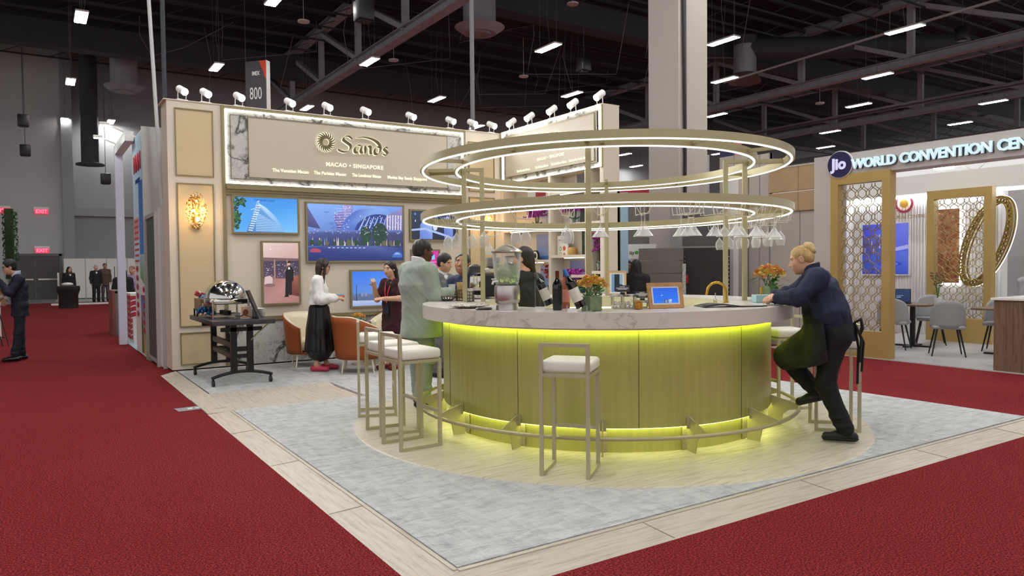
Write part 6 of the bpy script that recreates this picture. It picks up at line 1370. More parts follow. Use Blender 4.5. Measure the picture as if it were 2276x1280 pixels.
def head(S,c,Rm,sc_=1.0,wide=1.0):
    P=lambda x,y,z: c+Rm@(V3(x*wide,y,z)*sc_)
    E=lambda p,r,k=.02,op='+': S.ell(P(*p),V3(r[0]*wide,r[1],r[2])*sc_,Rm,k,op)
    E((0,-.012,.03),(.074,.092,.085)); E((0,.024,-.03),(.060,.066,.085),.03); E((0,.030,-.072),(.046,.050,.038),.03); E((0,.064,-.098),(.02,.018,.016),.02)
    S.cap(P(0,.080,.012),P(0,.104,-.027),.008*sc_,.0125*sc_,.012); 
    for s_ in(-1,1):
        E((s_*.012,.094,-.033),(.009,.010,.008),.008); E((s_*.029,.074,.024),(.024,.012,.008),.014); E((s_*.041,.052,-.03),(.024,.026,.026),.025)
        E((s_*.031,.096,.004),(.017,.014,.011),.010,'-'); E((s_*.031,.072,.003),(.0135,.0135,.0125),.004)
        E((s_*.077,-.008,-.006),(.009,.021,.032),.006); E((s_*.084,-.004,-.004),(.006,.011,.018),.005,'-')
    E((0,.068,-.062),(.030,.022,.024),.02); S.cap(P(-.019,.083,-.058),P(.019,.083,-.058),.0065*sc_,None,.006); S.cap(P(-.016,.083,-.069),P(.016,.083,-.069),.0075*sc_,None,.006)
def face_class(c,Rm,sc_=1.0,wide=1.0,smile=False,brow=True):
    def f(X):
        q=((X-c)@Rm)/sc_; x,y,z=q[:,0]/wide,q[:,1],q[:,2]; m=np.zeros(len(X)); ax=np.abs(x)
        m[(np.abs(z-.029+.10*(ax-.03)*(ax>.035))<.0052)&(ax>.012)&(ax<.052)&(y>.05)]=1 if brow else 0
        m[(ax<.026-.2*np.abs(z+.063))&(z>-.073)&(z<-.054)&(y>.068)]=2
        e=((ax-.031)/.0155)**2+((z-.003)/.0072)**2; m[(e<1)&(y>.06)]=3
        e2=(ax-.031)**2+(z-.003)**2; m[(e2<.0062**2)&(y>.06)]=4
        m[(e<1.5)&(e>=1)&(z>.004)&(y>.06)]=4
        if smile: m[(ax<.022)&(z>-.066)&(z<-.060)&(y>.07)]=3
        return m
    return f
def hand(S,w,d,n,t,curl=.5,sc_=1.,spread=0.):
    """w wrist, d finger direction, n towards the palm side, t thumb side"""
    d=unit(d); n=unit(n-np.dot(n,d)*d); t0=unit(np.cross(d,n)); t=t0 if np.dot(t0,t)>0 else -t0
    Rm=np.stack([t,d,n],1)
    S.ell(w+d*.048*sc_,V3(.040,.050,.016)*sc_,Rm,.015); S.cap(w-d*.02,w+d*.02*sc_,.024*sc_,.024*sc_,.02)
    for i,(o,L) in enumerate(((.029,.072),(.010,.080),(-.010,.074),(-.028,.058))):
        p=w+d*.088*sc_+t*o*sc_; a=0; r=.0092*sc_
        for j,fr in enumerate((.45,.32,.25)):
            a+=curl*(.7,1.,.8)[j]; dd=d*math.cos(a)+n*math.sin(a)+t*spread*o*6; q=p+dd*L*fr*sc_
            S.cap(p,q,r,r*.92,.006); p=q; r*=.92
    p=w+d*.03*sc_+t*.033*sc_; q=p+(d*.6+t*.62+n*.35)*.042*sc_; S.cap(w+d*.018*sc_+t*.012*sc_,p,.014*sc_,.0115*sc_,.012); S.cap(p,q,.0115*sc_,.010*sc_,.008); S.cap(q,q+(d*.85+t*.1+n*(.3+curl*.4))*.034*sc_,.010*sc_,.0085*sc_,.006)
def skinmats(col,hair,lip,key): 
    return [mat('skin_'+key,col,.5,bump=.05,bscale=60),mat('brow_'+key,hair,.7),mat('lips_'+key,lip,.45),mat('eye_white','e8e4de',.3),mat('iris_dark','241a14',.2)]
def cloth(name,col,rough=.8,b=.25,sc_=14,stretch=(1,1,.5),sheen=0): return mat(name,col,rough,bump=b*1.6,bscale=sc_,bstretch=stretch,var=.06,vscale=5,sheen=sheen)
def hairmat(col): return mat('hair_'+col,col,.45,bump=.6,bscale=55,bstretch=(1,1,.15),var=.25,vscale=40)
XA=V3(1,0,0)
def stdJ(**kw):
    J=dict(pel=V3(0,0,.96),wai=V3(0,0,1.09),che=V3(0,.01,1.28),nek=V3(0,-.015,1.46),hed=V3(0,.03,1.625),
     shL=V3(-.18,0,1.405),shR=V3(.18,0,1.405),elL=V3(-.225,-.03,1.13),elR=V3(.225,-.03,1.13),wrL=V3(-.225,.06,.89),wrR=V3(.225,.06,.89),
     hiL=V3(-.088,0,.93),hiR=V3(.088,0,.93),knL=V3(-.095,.02,.50),knR=V3(.095,.02,.50),anL=V3(-.1,-.02,.085),anR=V3(.1,-.02,.085))
    for k,v in kw.items(): J[k]=V3(*v)
    return J
def core(S,J,legs=True,armr=(.034,.027),legr=(.06,.026,.032)):
    S.cap(J['pel'],J['wai'],.07,.07,.03,XA,1.3); S.cap(J['wai'],J['che'],.07,.08,.03,XA,1.3); S.cap(J['che'],J['nek'],.07,.05,.03); S.cap(J['shL'],J['shR'],.026,None,.03)
    for a in 'LR':
        S.cap(J['sh'+a],J['el'+a],armr[0]+.006,armr[0],.02); S.cap(J['el'+a],J['wr'+a],armr[0],armr[1],.02)
        S.cap(J['hi'+a],J['kn'+a],legr[0],legr[1],.03); S.cap(J['kn'+a],J['an'+a],legr[1],legr[2],.02); S.cap(J['pel'],J['hi'+a],.06,None,.03)
        if not legs: pass
def body(T,J,Rm,h,mats,hands,sc_=1.,wide=1.,smile=False,neckr=.052,legr=(.06,.026,.032),feet=None,brow=True,armr=(.034,.027)):
    S=SDF(h); core(S,J,legr=legr,armr=armr); head(S,J['hed'],Rm,sc_,wide)
    S.cap(J['nek'],J['hed']+Rm@V3(0,-.022,-.07)*sc_,neckr*1.08,neckr,.03)
    for a,hd in hands.items():
        hand(S,J['wr'+a],V3(*hd[0]),V3(*hd[1]),V3(*hd[2]),hd[3],hd[4] if len(hd)>4 else 1.)
    if feet:
        for a,d in feet.items(): S.cap(J['an'+a],J['an'+a]+V3(*d),.03,.02,.03)
    return S.obj('body',mats,T,face_class(J['hed'],Rm,sc_,wide,smile,brow))
def shoes(T,J,dirs,h,m,sole=None,low=False):
    for a,(d,up) in dirs.items():
        d=unit(V3(*d)); up=unit(V3(*up)-np.dot(V3(*up),d)*d); sd=np.cross(d,up); an=J['an'+a]; S=SDF(h)
        b0=an-up*.045-d*.055; b1=an-up*.052+d*.15
        S.cap(b0,b1,.036,.034,.02,sd,1.15); S.cap(an-up*.03-d*.03,an-up*.04+d*.07,.026,.036,.03)
        if not low: S.cap(an-d*.01,an+up*.02-d*.01,.026,.042,.02)
        S.cut(an-up*.082,-up); S.obj('shoe',m,T)
        if sole is not None:
            q=SDF(h); q.cap(b0,b1,.042,.040,.02,sd,1.15); q.cut(an-up*.085,-up); q.cut(an-up*.058,up); q.obj('shoe_sole',sole,T)
def trousers(T,J,h,m,r=(.095,.072,.062),hipw=1.35,hipr=.102,top=None,name='trousers',crease=True):
    S=SDF(h); S.cap(J['pel'],J['pel']+(J['wai']-J['pel'])*.35,hipr,hipr*.95,.03,XA,hipw)
    for a in 'LR':
        S.cap(J['hi'+a]+V3(0,0,.0),J['kn'+a],r[0],r[1],.04); S.cap(J['kn'+a],J['an'+a]+(J['kn'+a]-J['an'+a])*.04,r[1],r[2],.03); S.cap(J['pel']+V3(0,-.03,-.03),J['hi'+a]+V3(0,-.03,-.02),hipr*.8,r[0],.04)
        f=unit(J['kn'+a]-J['an'+a])
        for t,dr in ((.12,.012),(.22,-.004),(.30,.008),(.9,.008)): S.ell(J['an'+a]*(1-t)+J['kn'+a]*t+V3(0,.01,0),V3(r[2]+dr*1.2+(r[1]-r[2])*t,)*1 if 0 else V3(*(r[2]+(r[1]-r[2])*t+dr*.7,)*3)*V3(1,1,.35),None,.02)
    return S.obj(name,m,T)
def sleeve(S,J,a,r=(.064,.056,.044),end=1.,k=.03):
    sh,el,wr=J['sh'+a],J['el'+a],J['wr'+a]
    S.cap(sh,el,r[0],r[1],k); S.cap(el,el+(wr-el)*end,r[1],r[2],k)
    d1=unit(el-sh); d2=unit(wr-el); out=unit(d1-d2+V3(0,0,1e-3))
    for t in (.15,.3,.45): # bunched folds at the elbow
        S.ell(el+d2*t*.12-out*.02,V3(r[1]*1.02,)*1 if 0 else V3(*(r[1]*(1.0-.12*t),)*3),None,.012)
    if end>=.95: pass
def jacket(T,J,h,m,hem,chr_=.118,w=1.42,bel=.125,belw=1.35,flare=.01,sl=(.066,.058,.046),send=.95,name='jacket',op=None,belly=0.,shr=.068,kk=.05):
    S=SDF(h); S.cap(J['wai']+V3(0,belly,0),J['che'],bel,chr_,kk,XA,w); S.cap(J['che'],J['nek']-V3(0,0,.07),chr_,.075,kk,XA,1.5)
    S.cap(J['shL'],J['shR'],shr,None,kk); S.cap(J['shL']*.6+J['nek']*.4,J['nek']+V3(0,-.01,-.02),.062,.056,.04); S.cap(J['shR']*.6+J['nek']*.4,J['nek']+V3(0,-.01,-.02),.062,.056,.04)
    lowp=J['pel']+V3(0,belly*.6,hem-J['pel'][2]); S.cap(J['wai']+V3(0,belly,0),lowp,bel,bel+flare,kk,XA,belw); S.cut((0,0,hem),(0,0,-1))
    if op: op(S)
    for a in 'LR': sleeve(S,J,a,sl,send)
    return S.obj(name,m,T)
def short_hair(T,J,Rm,h,m,sc_=1.,wide=1.,side=-.045,top=0,recede=0.,vol=1.):
    c=J['hed']; P=lambda x,y,z: c+Rm@(V3(x*wide,y,z)*sc_); S=SDF(h)
    S.ell(P(0,-.016,.034+top),V3(.083*wide,.100,.090)*sc_*vol,Rm); S.ell(P(0,-.05,-.015),V3(.074*wide,.058,.065)*sc_,Rm,.03)
    S.ell(P(0,.098-recede,-.010),V3(.074*wide,.085,.090)*sc_,Rm,.012,'-')
    for s_ in(-1,1): S.ell(P(s_*.085,.004,-.02),V3(.022,.03,.04)*sc_,Rm,.008,'-')
    S.cut(P(0,0,side-.03),Rm@V3(0,.0,-1)); return S.obj('hair',m,T)
def long_hair(T,J,Rm,h,m,length=.32,sc_=1.,back=V3(0,-1,0),front=True,spread=1.):
    c=J['hed']; P=lambda x,y,z: c+Rm@(V3(x,y,z)*sc_); S=SDF(h)
    S.ell(P(0,-.016,.032),V3(.084,.102,.093)*sc_,Rm); S.ell(P(0,-.05,-.03),V3(.080,.058,.09)*sc_,Rm,.03)
    for x in (-.055,-.02,.02,.055): 
        a=P(x,-.06,-.04); e=a+V3(0,-.03,-length)+V3(x*.5*spread,0,0); S.cap(a,e,.038*sc_,.026*sc_,.03)
    if front:
        for s_ in(-1,1): S.cap(P(s_*.072,.02,.03),P(s_*.080,.03,-.10),.022*sc_,.018*sc_,.02); S.cap(P(s_*.080,.03,-.10),P(s_*.080,.02,-.10)+V3(0,.0,-length*.45),.018*sc_,.012*sc_,.02)
    S.ell(P(0,.100,-.012),V3(.064,.085,.088)*sc_,Rm,.012,'-'); return S.obj('hair',m,T)
def person(label,x,y,z,fx,fy): return thing('person',label,'person',(x,y,z),math.atan2(fy,fx)-PI/2)
def collar(T,J,Rm,h,m,r=.062,hgt=.05,name='collar',tilt=.0):
    S=SDF(h); n=J['nek']; 
    for k in range(30):
        a=2*PI*k/30; p=n+V3(r*math.cos(a),r*math.sin(a)*.95+.01,.012+.0*math.sin(a)-.018*math.sin(a)); S.cap(p,p+V3(0,0,hgt-.02*max(0,math.sin(a))),.010,.009,.012)
    return S.obj(name,m,T)
# ---- woman in apron leaning on the counter
T=person('blonde woman in navy shirt and black apron leaning on the bar',5.583,3.60,.03,-.58,.81)
J=stdJ(pel=(0,.05,.93),wai=(0,.10,1.06),che=(0,.155,1.24),nek=(0,.225,1.405),hed=(0,.305,1.495),shL=(-.185,.175,1.345),shR=(.185,.19,1.345),
 elL=(-.25,.33,1.185),elR=(.22,.40,1.185),wrL=(-.08,.495,1.175),wrR=(.06,.53,1.18),hiL=(-.10,.05,.88),hiR=(.10,.06,.89),knL=(-.11,.12,.47),knR=(.10,.43,.665),anL=(-.10,-.04,.095),anR=(.10,.185,.375))
Rm=rotm(-4,-16,3); H=.0052
body(T,J,Rm,H,skinmats('d2a184','9a7448','b0685c','a'),{'L':((.75,.5,-.02),(.3,-.2,-1),(.2,.9,.2),.55,.95),'R':((-.8,.35,-.02),(0,-.2,-1),(-.2,.9,.2),.5,.95)},sc_=.97,wide=1.06,neckr=.060)
S=SDF(H); c=J['hed']; P=lambda x,y,z: c+Rm@(V3(x,y,z)*.97)
S.ell(P(0,-.014,.034),V3(.085,.096,.088)*.97,Rm); S.ell(P(0,-.055,-.0),V3(.074,.05,.06),Rm,.03); S.ell(P(0,.100,-.012),V3(.082,.086,.090),Rm,.012,'-'); 
for s_ in(-1,1): S.ell(P(s_*.09,.002,-.016),V3(.026,.032,.045),Rm,.008,'-')
S.cut(P(0,0,-.075),Rm@V3(0,.6,-1)); S.obj('hair',hairmat('bfa069'),T)
S=SDF(H); r=random.Random(3)
for k in range(16):
    a=2*PI*k/16; q=P(.036*math.cos(a),-.092+.036*math.sin(a)*.5,.078+.036*math.sin(a)); S.ell(q,V3(.021,.022,.022)*r.uniform(.8,1.2),None,.006)
S.ell(P(0,-.095,.078),V3(.042,.038,.042),Rm,.008); S.cap(P(0,-.07,.06),P(0,-.09,.09),.03,.03,.02); S.cap(P(.01,-.1,.11),P(.03,-.11,.13),.006,.003,.005); S.obj('hair_bun',hairmat('ccb27c'),T)
NAVY=cloth('navy_shirt','1c2440',.75,.35,11)
jacket(T,J,H,NAVY,.83,.135,1.32,.165,1.12,.0,(.076,.072,.062),.80,'shirt',belly=.0,shr=.076)
collar(T,J,Rm,H,NAVY,.070,.030)
BLK=cloth('black_trousers','0d0d10',.8,.3,10)
trousers(T,J,H,BLK,(.108,.078,.066),1.30,.142)
AP=cloth('apron_black','0d0d10',.75,.3,7)
S=SDF(H); ax=XA
S.cap(J['wai']+V3(0,.026,-.02),J['pel']+V3(0,.05,-.02),.168,.175,.04,XA,1.15); S.cap(J['che']+V3(0,.03,-.06),J['wai']+V3(0,.026,0),.13,.165,.04,XA,1.0)
S.cap(J['hiL']+V3(-.03,.06,0),J['knL']+V3(-.02,.075,.10),.125,.115,.06); S.cap(J['hiR']+V3(0,.06,0),J['knR']+V3(0,-.005,.0),.13,.108,.05); S.cap(J['pel']+V3(0,.12,-.1),V3(0,.26,.58),.13,.10,.08)
S.cap(J['knR']+V3(-.06,-.02,-.05),V3(-.08,.20,.53),.06,.07,.06)
S.cut((0,.02,0),(0,-1,.12)); S.cut((0,.43,.555),(0,-.33,-1)); S.obj('apron',AP,T)
S=SDF(H); S.cap(J['wai']+V3(0,.01,-.075),J['wai']+V3(0,.01,-.080),.178,.178,.02,XA,1.13); S.cut((0,0,.995),(0,0,1)); S.cut((0,0,.965),(0,0,-1)); S.obj('apron_belt',AP,T)
b=MB(); r=random.Random(2); k0=J['pel']+V3(-.03,-.150,.045)
for (dx,dy,dz) in ((-.05,-.05,-.32),(.0,-.07,-.40),(-.02,-.03,-.5)): b.tube([k0,k0+V3(dx*.4,dy,dz*.4),k0+V3(dx,dy*.8,dz)],.010,6)
for s_ in(-1,1): b.tube([k0,k0+V3(s_*.05,-.05,.03),k0+V3(s_*.08,-.06,-.04),k0+V3(s_*.05,-.04,-.10),k0],.009,6)
b.obj('apron_tie',AP,T)
b=MB(); q0=V3(-.17,.235,.90); b.tube([(-.100,.262,.905),(-.165,.213,.885),(-.192,.165,.868)],.004,5); b.obj('pocket_trim',mat('gold_piping','c8893c',.5),T)
b=MB(); b.tube([(-.185+.012*math.cos(t)*.3,.05+.014*math.cos(t),1.0+.014*math.sin(t)) for t in [2*PI*k/12 for k in range(12)]],.0025,5,True); b.obj('apron_ring',M_STEEL,T)
SHB=mat('black_shoe','101012',.5); shoes(T,J,{'L':((0,1,0),(0,0,1)),'R':((.02,.95,-.28),(0,.28,.95))},H,SHB,mat('shoe_sole','222226',.6))
# ---- heavy man in pale grey suit
T=person('heavy man in pale sage grey suit standing at the left end of the bar',3.39,7.0,.03,.97,.12)
J=stdJ(hed=(.0,.06,1.63),nek=(0,-.01,1.475),che=(0,.0,1.29),wai=(0,.02,1.09),shL=(-.205,-.01,1.42),shR=(.205,-.01,1.42),elL=(-.26,.06,1.17),elR=(.27,.02,1.15),wrL=(-.12,.31,1.19),wrR=(.14,.31,1.195),knL=(-.1,.03,.5),knR=(.11,.0,.5),anL=(-.12,.08,.09),anR=(.12,-.06,.09))
Rm=rotm(-12,-6,0); H=.0062
body(T,J,Rm,H,skinmats('5c3c2a','1c1614','6a3c34','b'),{'R':((-.2,1,-.15),(-.6,0,-.6),(-.5,.2,.8),.7),'L':((.3,1,-.1),(.6,0,-.6),(.5,.2,.8),.6)},sc_=1.03,wide=1.1,neckr=.066)
short_hair(T,J,Rm,H,hairmat('241c18'),1.03,1.1,-.06)
SAGE=cloth('sage_suit','98a398',.8,.22,9)
jacket(T,J,H,SAGE,.73,.165,1.26,.186,1.16,.03,(.088,.078,.056),.93,belly=.03,shr=.092,kk=.10)
collar(T,J,Rm,H,mat('white_shirt','e6e6ea',.6),.070,.062)
b=SDF(H); b.cap(V3(0,.10,1.44),V3(0,.14,1.25),.026,.06,.02,XA,1.1); b.obj('shirt_front',mat('white_shirt','e6e6ea',.6),T)
trousers(T,J,H,SAGE,(.108,.092,.080),1.25,.120)
shoes(T,J,{'L':((0,1,0),(0,0,1)),'R':((0.1,1,0),(0,0,1))},H,mat('dark_shoe','141318',.35))
b=MB(); b.lathe([(.03,0),(.038,.11),(.034,.11),(.027,.006),(0,.006)],seg=16); tag(b.obj('paper_cup',M_WHITEPL,None,loc=(3.80,7.03,1.141+.05)),'white paper cup in the hand of the man in sage suit','cup')
# ---- smiling man in navy shirt
T=person('smiling man in dark navy shirt leaning on the far left side of the bar',4.34,7.60,.03,-.80,-.45)
J=stdJ(hed=(.02,.12,1.50),nek=(0,.04,1.35),che=(0,.04,1.18),wai=(0,.0,1.02),pel=(0,-.04,.92),shL=(-.20,.04,1.30),shR=(.20,.04,1.28),elL=(-.30,.14,1.17),elR=(.26,.12,1.05),wrL=(-.22,.34,1.18),wrR=(.2,.3,1.0))
Rm=rotm(18,4,-8); H=.0068
body(T,J,Rm,H,skinmats('b98566','2a2422','a05a4c','c'),{'L':((.3,1,-.1),(0,0,-1),(.9,.2,0),.4),'R':((0,1,0),(0,0,-1),(-.9,.2,0),.4)},1.03,1.08,True,.06)
short_hair(T,J,Rm,H,hairmat('3a3534'),1.03,1.08,-.05,0,.02)
NV2=cloth('navy_casual','283252',.75,.3,10); jacket(T,J,H,NV2,.80,.135,1.3,.15,1.2,.0,(.075,.066,.055),.8,'shirt'); collar(T,J,Rm,H,NV2,.068,.05)
trousers(T,J,H,BLK); shoes(T,J,{'L':((0,1,0),(0,0,1)),'R':((0,1,0),(0,0,1))},.009,SHB)
# ---- young man in grey suit
T=person('young man in dark grey suit and tie smiling down behind the bar',4.55,8.72,.026,.45,-.88)
J=stdJ(hed=(.01,.07,1.515),nek=(0,0,1.36),che=(0,.02,1.20),shL=(-.18,0,1.30),shR=(.18,0,1.30),elL=(-.24,.0,1.10),elR=(.24,.0,1.10),wrL=(-.1,.22,1.05),wrR=(.1,.22,1.05))
Rm=rotm(10,-14,6); H=.0072
body(T,J,Rm,H,skinmats('c89c7e','1a1618','b0705c','d'),{'L':((.5,.8,0),(0,0,-1),(.5,.5,.5),.5),'R':((-.5,.8,0),(0,0,-1),(-.5,.5,.5),.5)},.98,1.,True)
short_hair(T,J,Rm,H,hairmat('1e1c1e'),.98,1.,-.045,.012,.0,1.04)
GRY=cloth('charcoal_suit','66676a',.8,.2,10); jacket(T,J,H,GRY,.74); b=SDF(H); b.cap(V3(0,.078,1.325),V3(0,.122,1.14),.028,.016,.02,XA,1.6); b.obj('shirt_front',mat('white_shirt','e6e6ea',.6),T); collar(T,J,Rm,H,mat('white_shirt','e6e6ea',.6),.058,.045)
b=SDF(H); b.cap(V3(0,.125,1.325),V3(0,.150,1.16),.014,.022,.01,XA,1.3); b.obj('tie',mat('maroon_tie','3c2430',.6),T); trousers(T,J,.009,GRY); shoes(T,J,{'L':((0,1,0),(0,0,1)),'R':((0,1,0),(0,0,1))},.009,SHB)
# ---- woman in white blouse
T=person('long haired woman in white blouse and long black skirt standing between tub chairs',3.40,10.27,.026,.90,-.42)
J=stdJ(hed=(0,.07,1.485),nek=(0,0,1.33),che=(0,.0,1.17),wai=(0,0,1.0),pel=(0,0,.88),shL=(-.165,0,1.28),shR=(.165,0,1.28),elL=(-.215,.03,1.03),elR=(.215,.03,1.03),wrL=(-.06,.24,1.03),wrR=(.07,.25,1.03),hiL=(-.08,0,.85),hiR=(.08,0,.85),knL=(-.08,.02,.46),knR=(.08,-.01,.46),anL=(-.09,.08,.085),anR=(.09,-.04,.085))
Rm=rotm(10,-14,0); H=.0066
body(T,J,Rm,H,skinmats('c99a80','2a1e1c','b05858','e'),{'L':((.6,.9,0),(.5,-.2,-.7),(.2,.3,.9),.6,.9),'R':((-.5,.9,0),(-.5,-.2,-.7),(-.2,.3,.9),.6,.9)},.95,.97,feet={'L':(0,.12,-.05),'R':(0,.12,-.05)})
long_hair(T,J,Rm,H,hairmat('2c211e'),.34,.95)
WB=cloth('white_blouse','e8e6e4',.7,.25,9); jacket(T,J,H,WB,.945,.115,1.38,.128,1.35,.03,(.072,.078,.060),.86,'blouse')
BS=cloth('black_satin','121216',.45,.3,6,(1.6,1.6,.15))
S=SDF(H); S.cap(V3(0,0,.97),V3(0,0,.60),.115,.175,.03,XA,1.3); S.cap(V3(0,0,.60),V3(0,0,.32),.175,.19,.03,XA,1.25); S.cap(V3(0,0,.32),V3(0,0,.27),.185,.13,.04,XA,1.2)
for k in range(14): a=2*PI*k/14; S.cap(V3(.13*1.3*math.cos(a),.12*math.sin(a),.9),V3(.185*1.25*math.cos(a+.05),.18*math.sin(a+.05),.30),.018,.034,.03)
S.cut((0,0,.99),(0,0,1)); S.obj('skirt',BS,T)
shoes(T,J,{'L':((0,1,0),(0,0,1)),'R':((.15,1,0),(0,0,1))},.006,mat('pink_shoe','c23a58',.35),None,True)
def glasses(T,J,Rm,sc_,m,r=.024):
    P=lambda x,y,z: J['hed']+Rm@(V3(x,y,z)*sc_); b=MB()
    for s_ in(-1,1):
        b.tube([P(s_*.033+r*math.cos(t)*1.05,.093-.004*abs(math.cos(t)),.0+r*.9*math.sin(t)) for t in [2*PI*k/18 for k in range(18)]],.0028,5,True); b.tube([P(s_*.058,.09,.006),P(s_*.080,.04,.008),P(s_*.083,-.01,.0)],.0025,5)
    b.tube([P(-.01,.098,.004),P(.01,.098,.004)],.0025,5); b.obj('eyeglasses',m,T)
glasses(T,J,Rm,.95,M_BLACK)
S=thing('phone','small blue and orange object held by the woman in white blouse','phone',(3.67,10.165,1.056),-.4); b=MB(); b.rbox(0,0,.03,.13,.012,.05,.004,1); b.obj('case',mat('phone_blue','5a9cc8',.4),S); b=MB(); b.rbox(.03,-.008,.026,.09,.006,.022,.003,1); b.obj('strap',mat('phone_orange','d86a3c',.4),S)
# ---- woman in maroon
T=person('dark haired woman in maroon cardigan with red lanyard raising a cup',4.33,9.80,.026,-.86,-.30)
J=stdJ(hed=(0,.05,1.44),nek=(0,0,1.285),che=(0,.0,1.12),wai=(0,0,.96),pel=(0,0,.84),shL=(-.165,0,1.235),shR=(.165,0,1.235),elL=(-.23,.06,1.02),elR=(.20,.12,1.0),wrL=(-.10,.25,1.02),wrR=(.10,.26,1.20),hiL=(-.08,0,.81),hiR=(.08,0,.81),knL=(-.08,.02,.44),knR=(.08,-.01,.44),anL=(-.09,.0,.085),anR=(.09,.06,.085))
Rm=rotm(6,-6,0); H=.0066
body(T,J,Rm,H,skinmats('d0a288','1c1416','b06060','f'),{'L':((.5,.9,.05),(.3,-.3,-.8),(.3,.3,.9),.25,.9),'R':((-.35,.5,.8),(-.6,.3,-.5),(-.5,.6,.3),.8,.9)},.95,.97,feet={'L':(0,.12,-.05),'R':(0,.12,-.05)},armr=(.042,.03))
long_hair(T,J,Rm,H,hairmat('171314'),.26,.95,front=False)
DR=cloth('black_dress','17141a',.7,.2,8); MR=cloth('maroon_cardigan','3c1620',.85,.3,10)
S=SDF(H); S.cap(J['che']+V3(0,0,.08),J['wai'],.105,.10,.04,XA,1.3); S.cap(J['wai'],V3(0,0,.5),.10,.135,.04,XA,1.3); S.cut((0,0,.46),(0,0,-1)); S.obj('dress',DR,T)
def opn(S): S.ell(V3(0,.16,1.1),V3(.088,.13,.46),None,.02,'-')
S=SDF(H); S.cap(J['wai'],J['che'],.120,.112,.05,XA,1.40); S.cap(J['shL'],J['shR'],.062,None,.04); S.cap(J['wai'],V3(0,-.01,.56),.122,.15,.04,XA,1.38); S.cap(J['che'],J['nek']-V3(0,0,.05),.10,.06,.05,XA,1.4); S.cut((0,0,.52),(0,0,-1)); opn(S)
for a in 'LR': S.cap(J['sh'+a],J['sh'+a]*.35+J['el'+a]*.65,.062,.060,.03)
S.obj('cardigan',MR,T)
b=MB(); LY=V3(0,.125,.95)
for s_ in(-1,1): b.tube([(s_*.045,.0,1.335),(s_*.055,.085,1.24),(s_*.03,.125,1.10),tuple(LY)],.0075,6)
b.obj('lanyard',mat('red_lanyard','d8383c',.5),T)
b=MB(); b.rbox(0,.128,.86,.09,.006,.13,.003,1); b.obj('badge',mat('badge_dark','1c2a3c',.3),T)
shoes(T,J,{'L':((0,1,0),(0,0,1)),'R':((0,1,0),(0,0,1))},.006,mat('red_shoe','6a1420',.35),None,True)
b=MB(); b.lathe([(.022,0),(.030,.075),(.027,.075),(.02,.005),(0,.005)],seg=16); tag(b.obj('small_cup',M_WHITEPL,None,loc=(4.04,9.835,1.256)),'small white cup raised by the woman in maroon','cup')
# ---- barista behind the dispenser
T=person('dark haired barista in black with beige hair clip, back to the viewer',4.06,6.02,.03,-.05,1)
J=stdJ(hed=(-.0,.02,1.535),nek=(0,-.02,1.38),che=(0,0,1.2),shL=(-.17,0,1.32),shR=(.17,0,1.32),elL=(-.2,.02,1.06),elR=(.2,.02,1.06),wrL=(-.1,.2,1.05),wrR=(.1,.2,1.05))
Rm=rotm(38,-4,0); H=.0064
body(T,J,Rm,H,skinmats('d0a084','1c1412','b06860','g'),{'L':((.3,.9,-.1),(0,0,-1),(.7,.2,0),.5,.92),'R':((-.3,.9,-.1),(0,0,-1),(-.7,.2,0),.5,.92)},.97,1.)
S=SDF(H); c=J['hed']; P=lambda x,y,z: c+Rm@(V3(x,y,z)*.97); S.ell(P(0,-.018,.034),V3(.086,.102,.092),Rm); S.ell(P(0,-.06,-.03),V3(.074,.062,.085),Rm,.03); S.ell(P(0,.098,-.024),V3(.074,.085,.084),Rm,.012,'-')
for s_ in(-1,1): S.ell(P(s_*.088,.006,-.02),V3(.022,.032,.042),Rm,.008,'-')
S.cap(P(.0,-.09,-.05),P(.02,-.10,-.17),.026,.03,.03); S.obj('hair',hairmat('241a18'),T)
b=MB(); q=P(.035,-.115,-.01)
for k in range(3): b.tube([q+V3(.016*math.cos(t)+.024*(k-1),-.012,.016*math.sin(t)-.012*k) for t in [2*PI*j/12 for j in range(12)]],.004,5,True)
b.tube([q+V3(-.03,-.005,-.09),q+V3(-.01,-.012,.05)],.004,5); b.obj('hair_clip',mat('clip_beige','d8c0a0',.4),T)
BK=cloth('black_top','141417',.7,.25,9); jacket(T,J,H,BK,.80,.115,1.38,.12,1.35,0,(.062,.056,.046),.85,'top'); trousers(T,J,.009,BLK); shoes(T,J,{'L':((0,1,0),(0,0,1)),'R':((0,1,0),(0,0,1))},.009,SHB)
# ---- man in navy suit drinking on the left aisle
T=person('man in dark navy suit and glasses sipping from a cup on the left aisle',-.20,14.62,.0,-1,-.12)
J=stdJ(hed=(0,.13,1.545),nek=(0,.03,1.40),che=(0,.0,1.23),shL=(-.185,.01,1.345),shR=(.185,.01,1.345),elL=(-.22,.16,1.13),elR=(.22,.14,1.13),wrL=(-.05,.29,1.335),wrR=(.06,.27,1.33),knL=(-.09,.03,.5),knR=(.09,.0,.5),anL=(-.1,.10,.09),anR=(.1,-.02,.09))
Rm=rotm(0,-12,0); H=.0075
body(T,J,Rm,H,skinmats('c79a80','17151a','a86a5c','h'),{'L':((.3,.5,.75),(.6,.3,-.3),(0,-.6,.6),.8,.95),'R':((-.3,.5,.75),(-.6,.3,-.3),(0,-.6,.6),.8,.95)},.99,1.)
short_hair(T,J,Rm,H,hairmat('151417'),.99,1.,-.05,.01,-.004,1.05); glasses(T,J,Rm,.99,M_BLACK)
NS=cloth('navy_suit','171a2c',.8,.15,9); jacket(T,J,H,NS,.74,.115,1.42,.115,1.4,.012,(.066,.058,.046),.92); collar(T,J,Rm,H,mat('blue_shirt','b4c4dc',.6),.058,.055); trousers(T,J,H,NS,(.088,.068,.056))
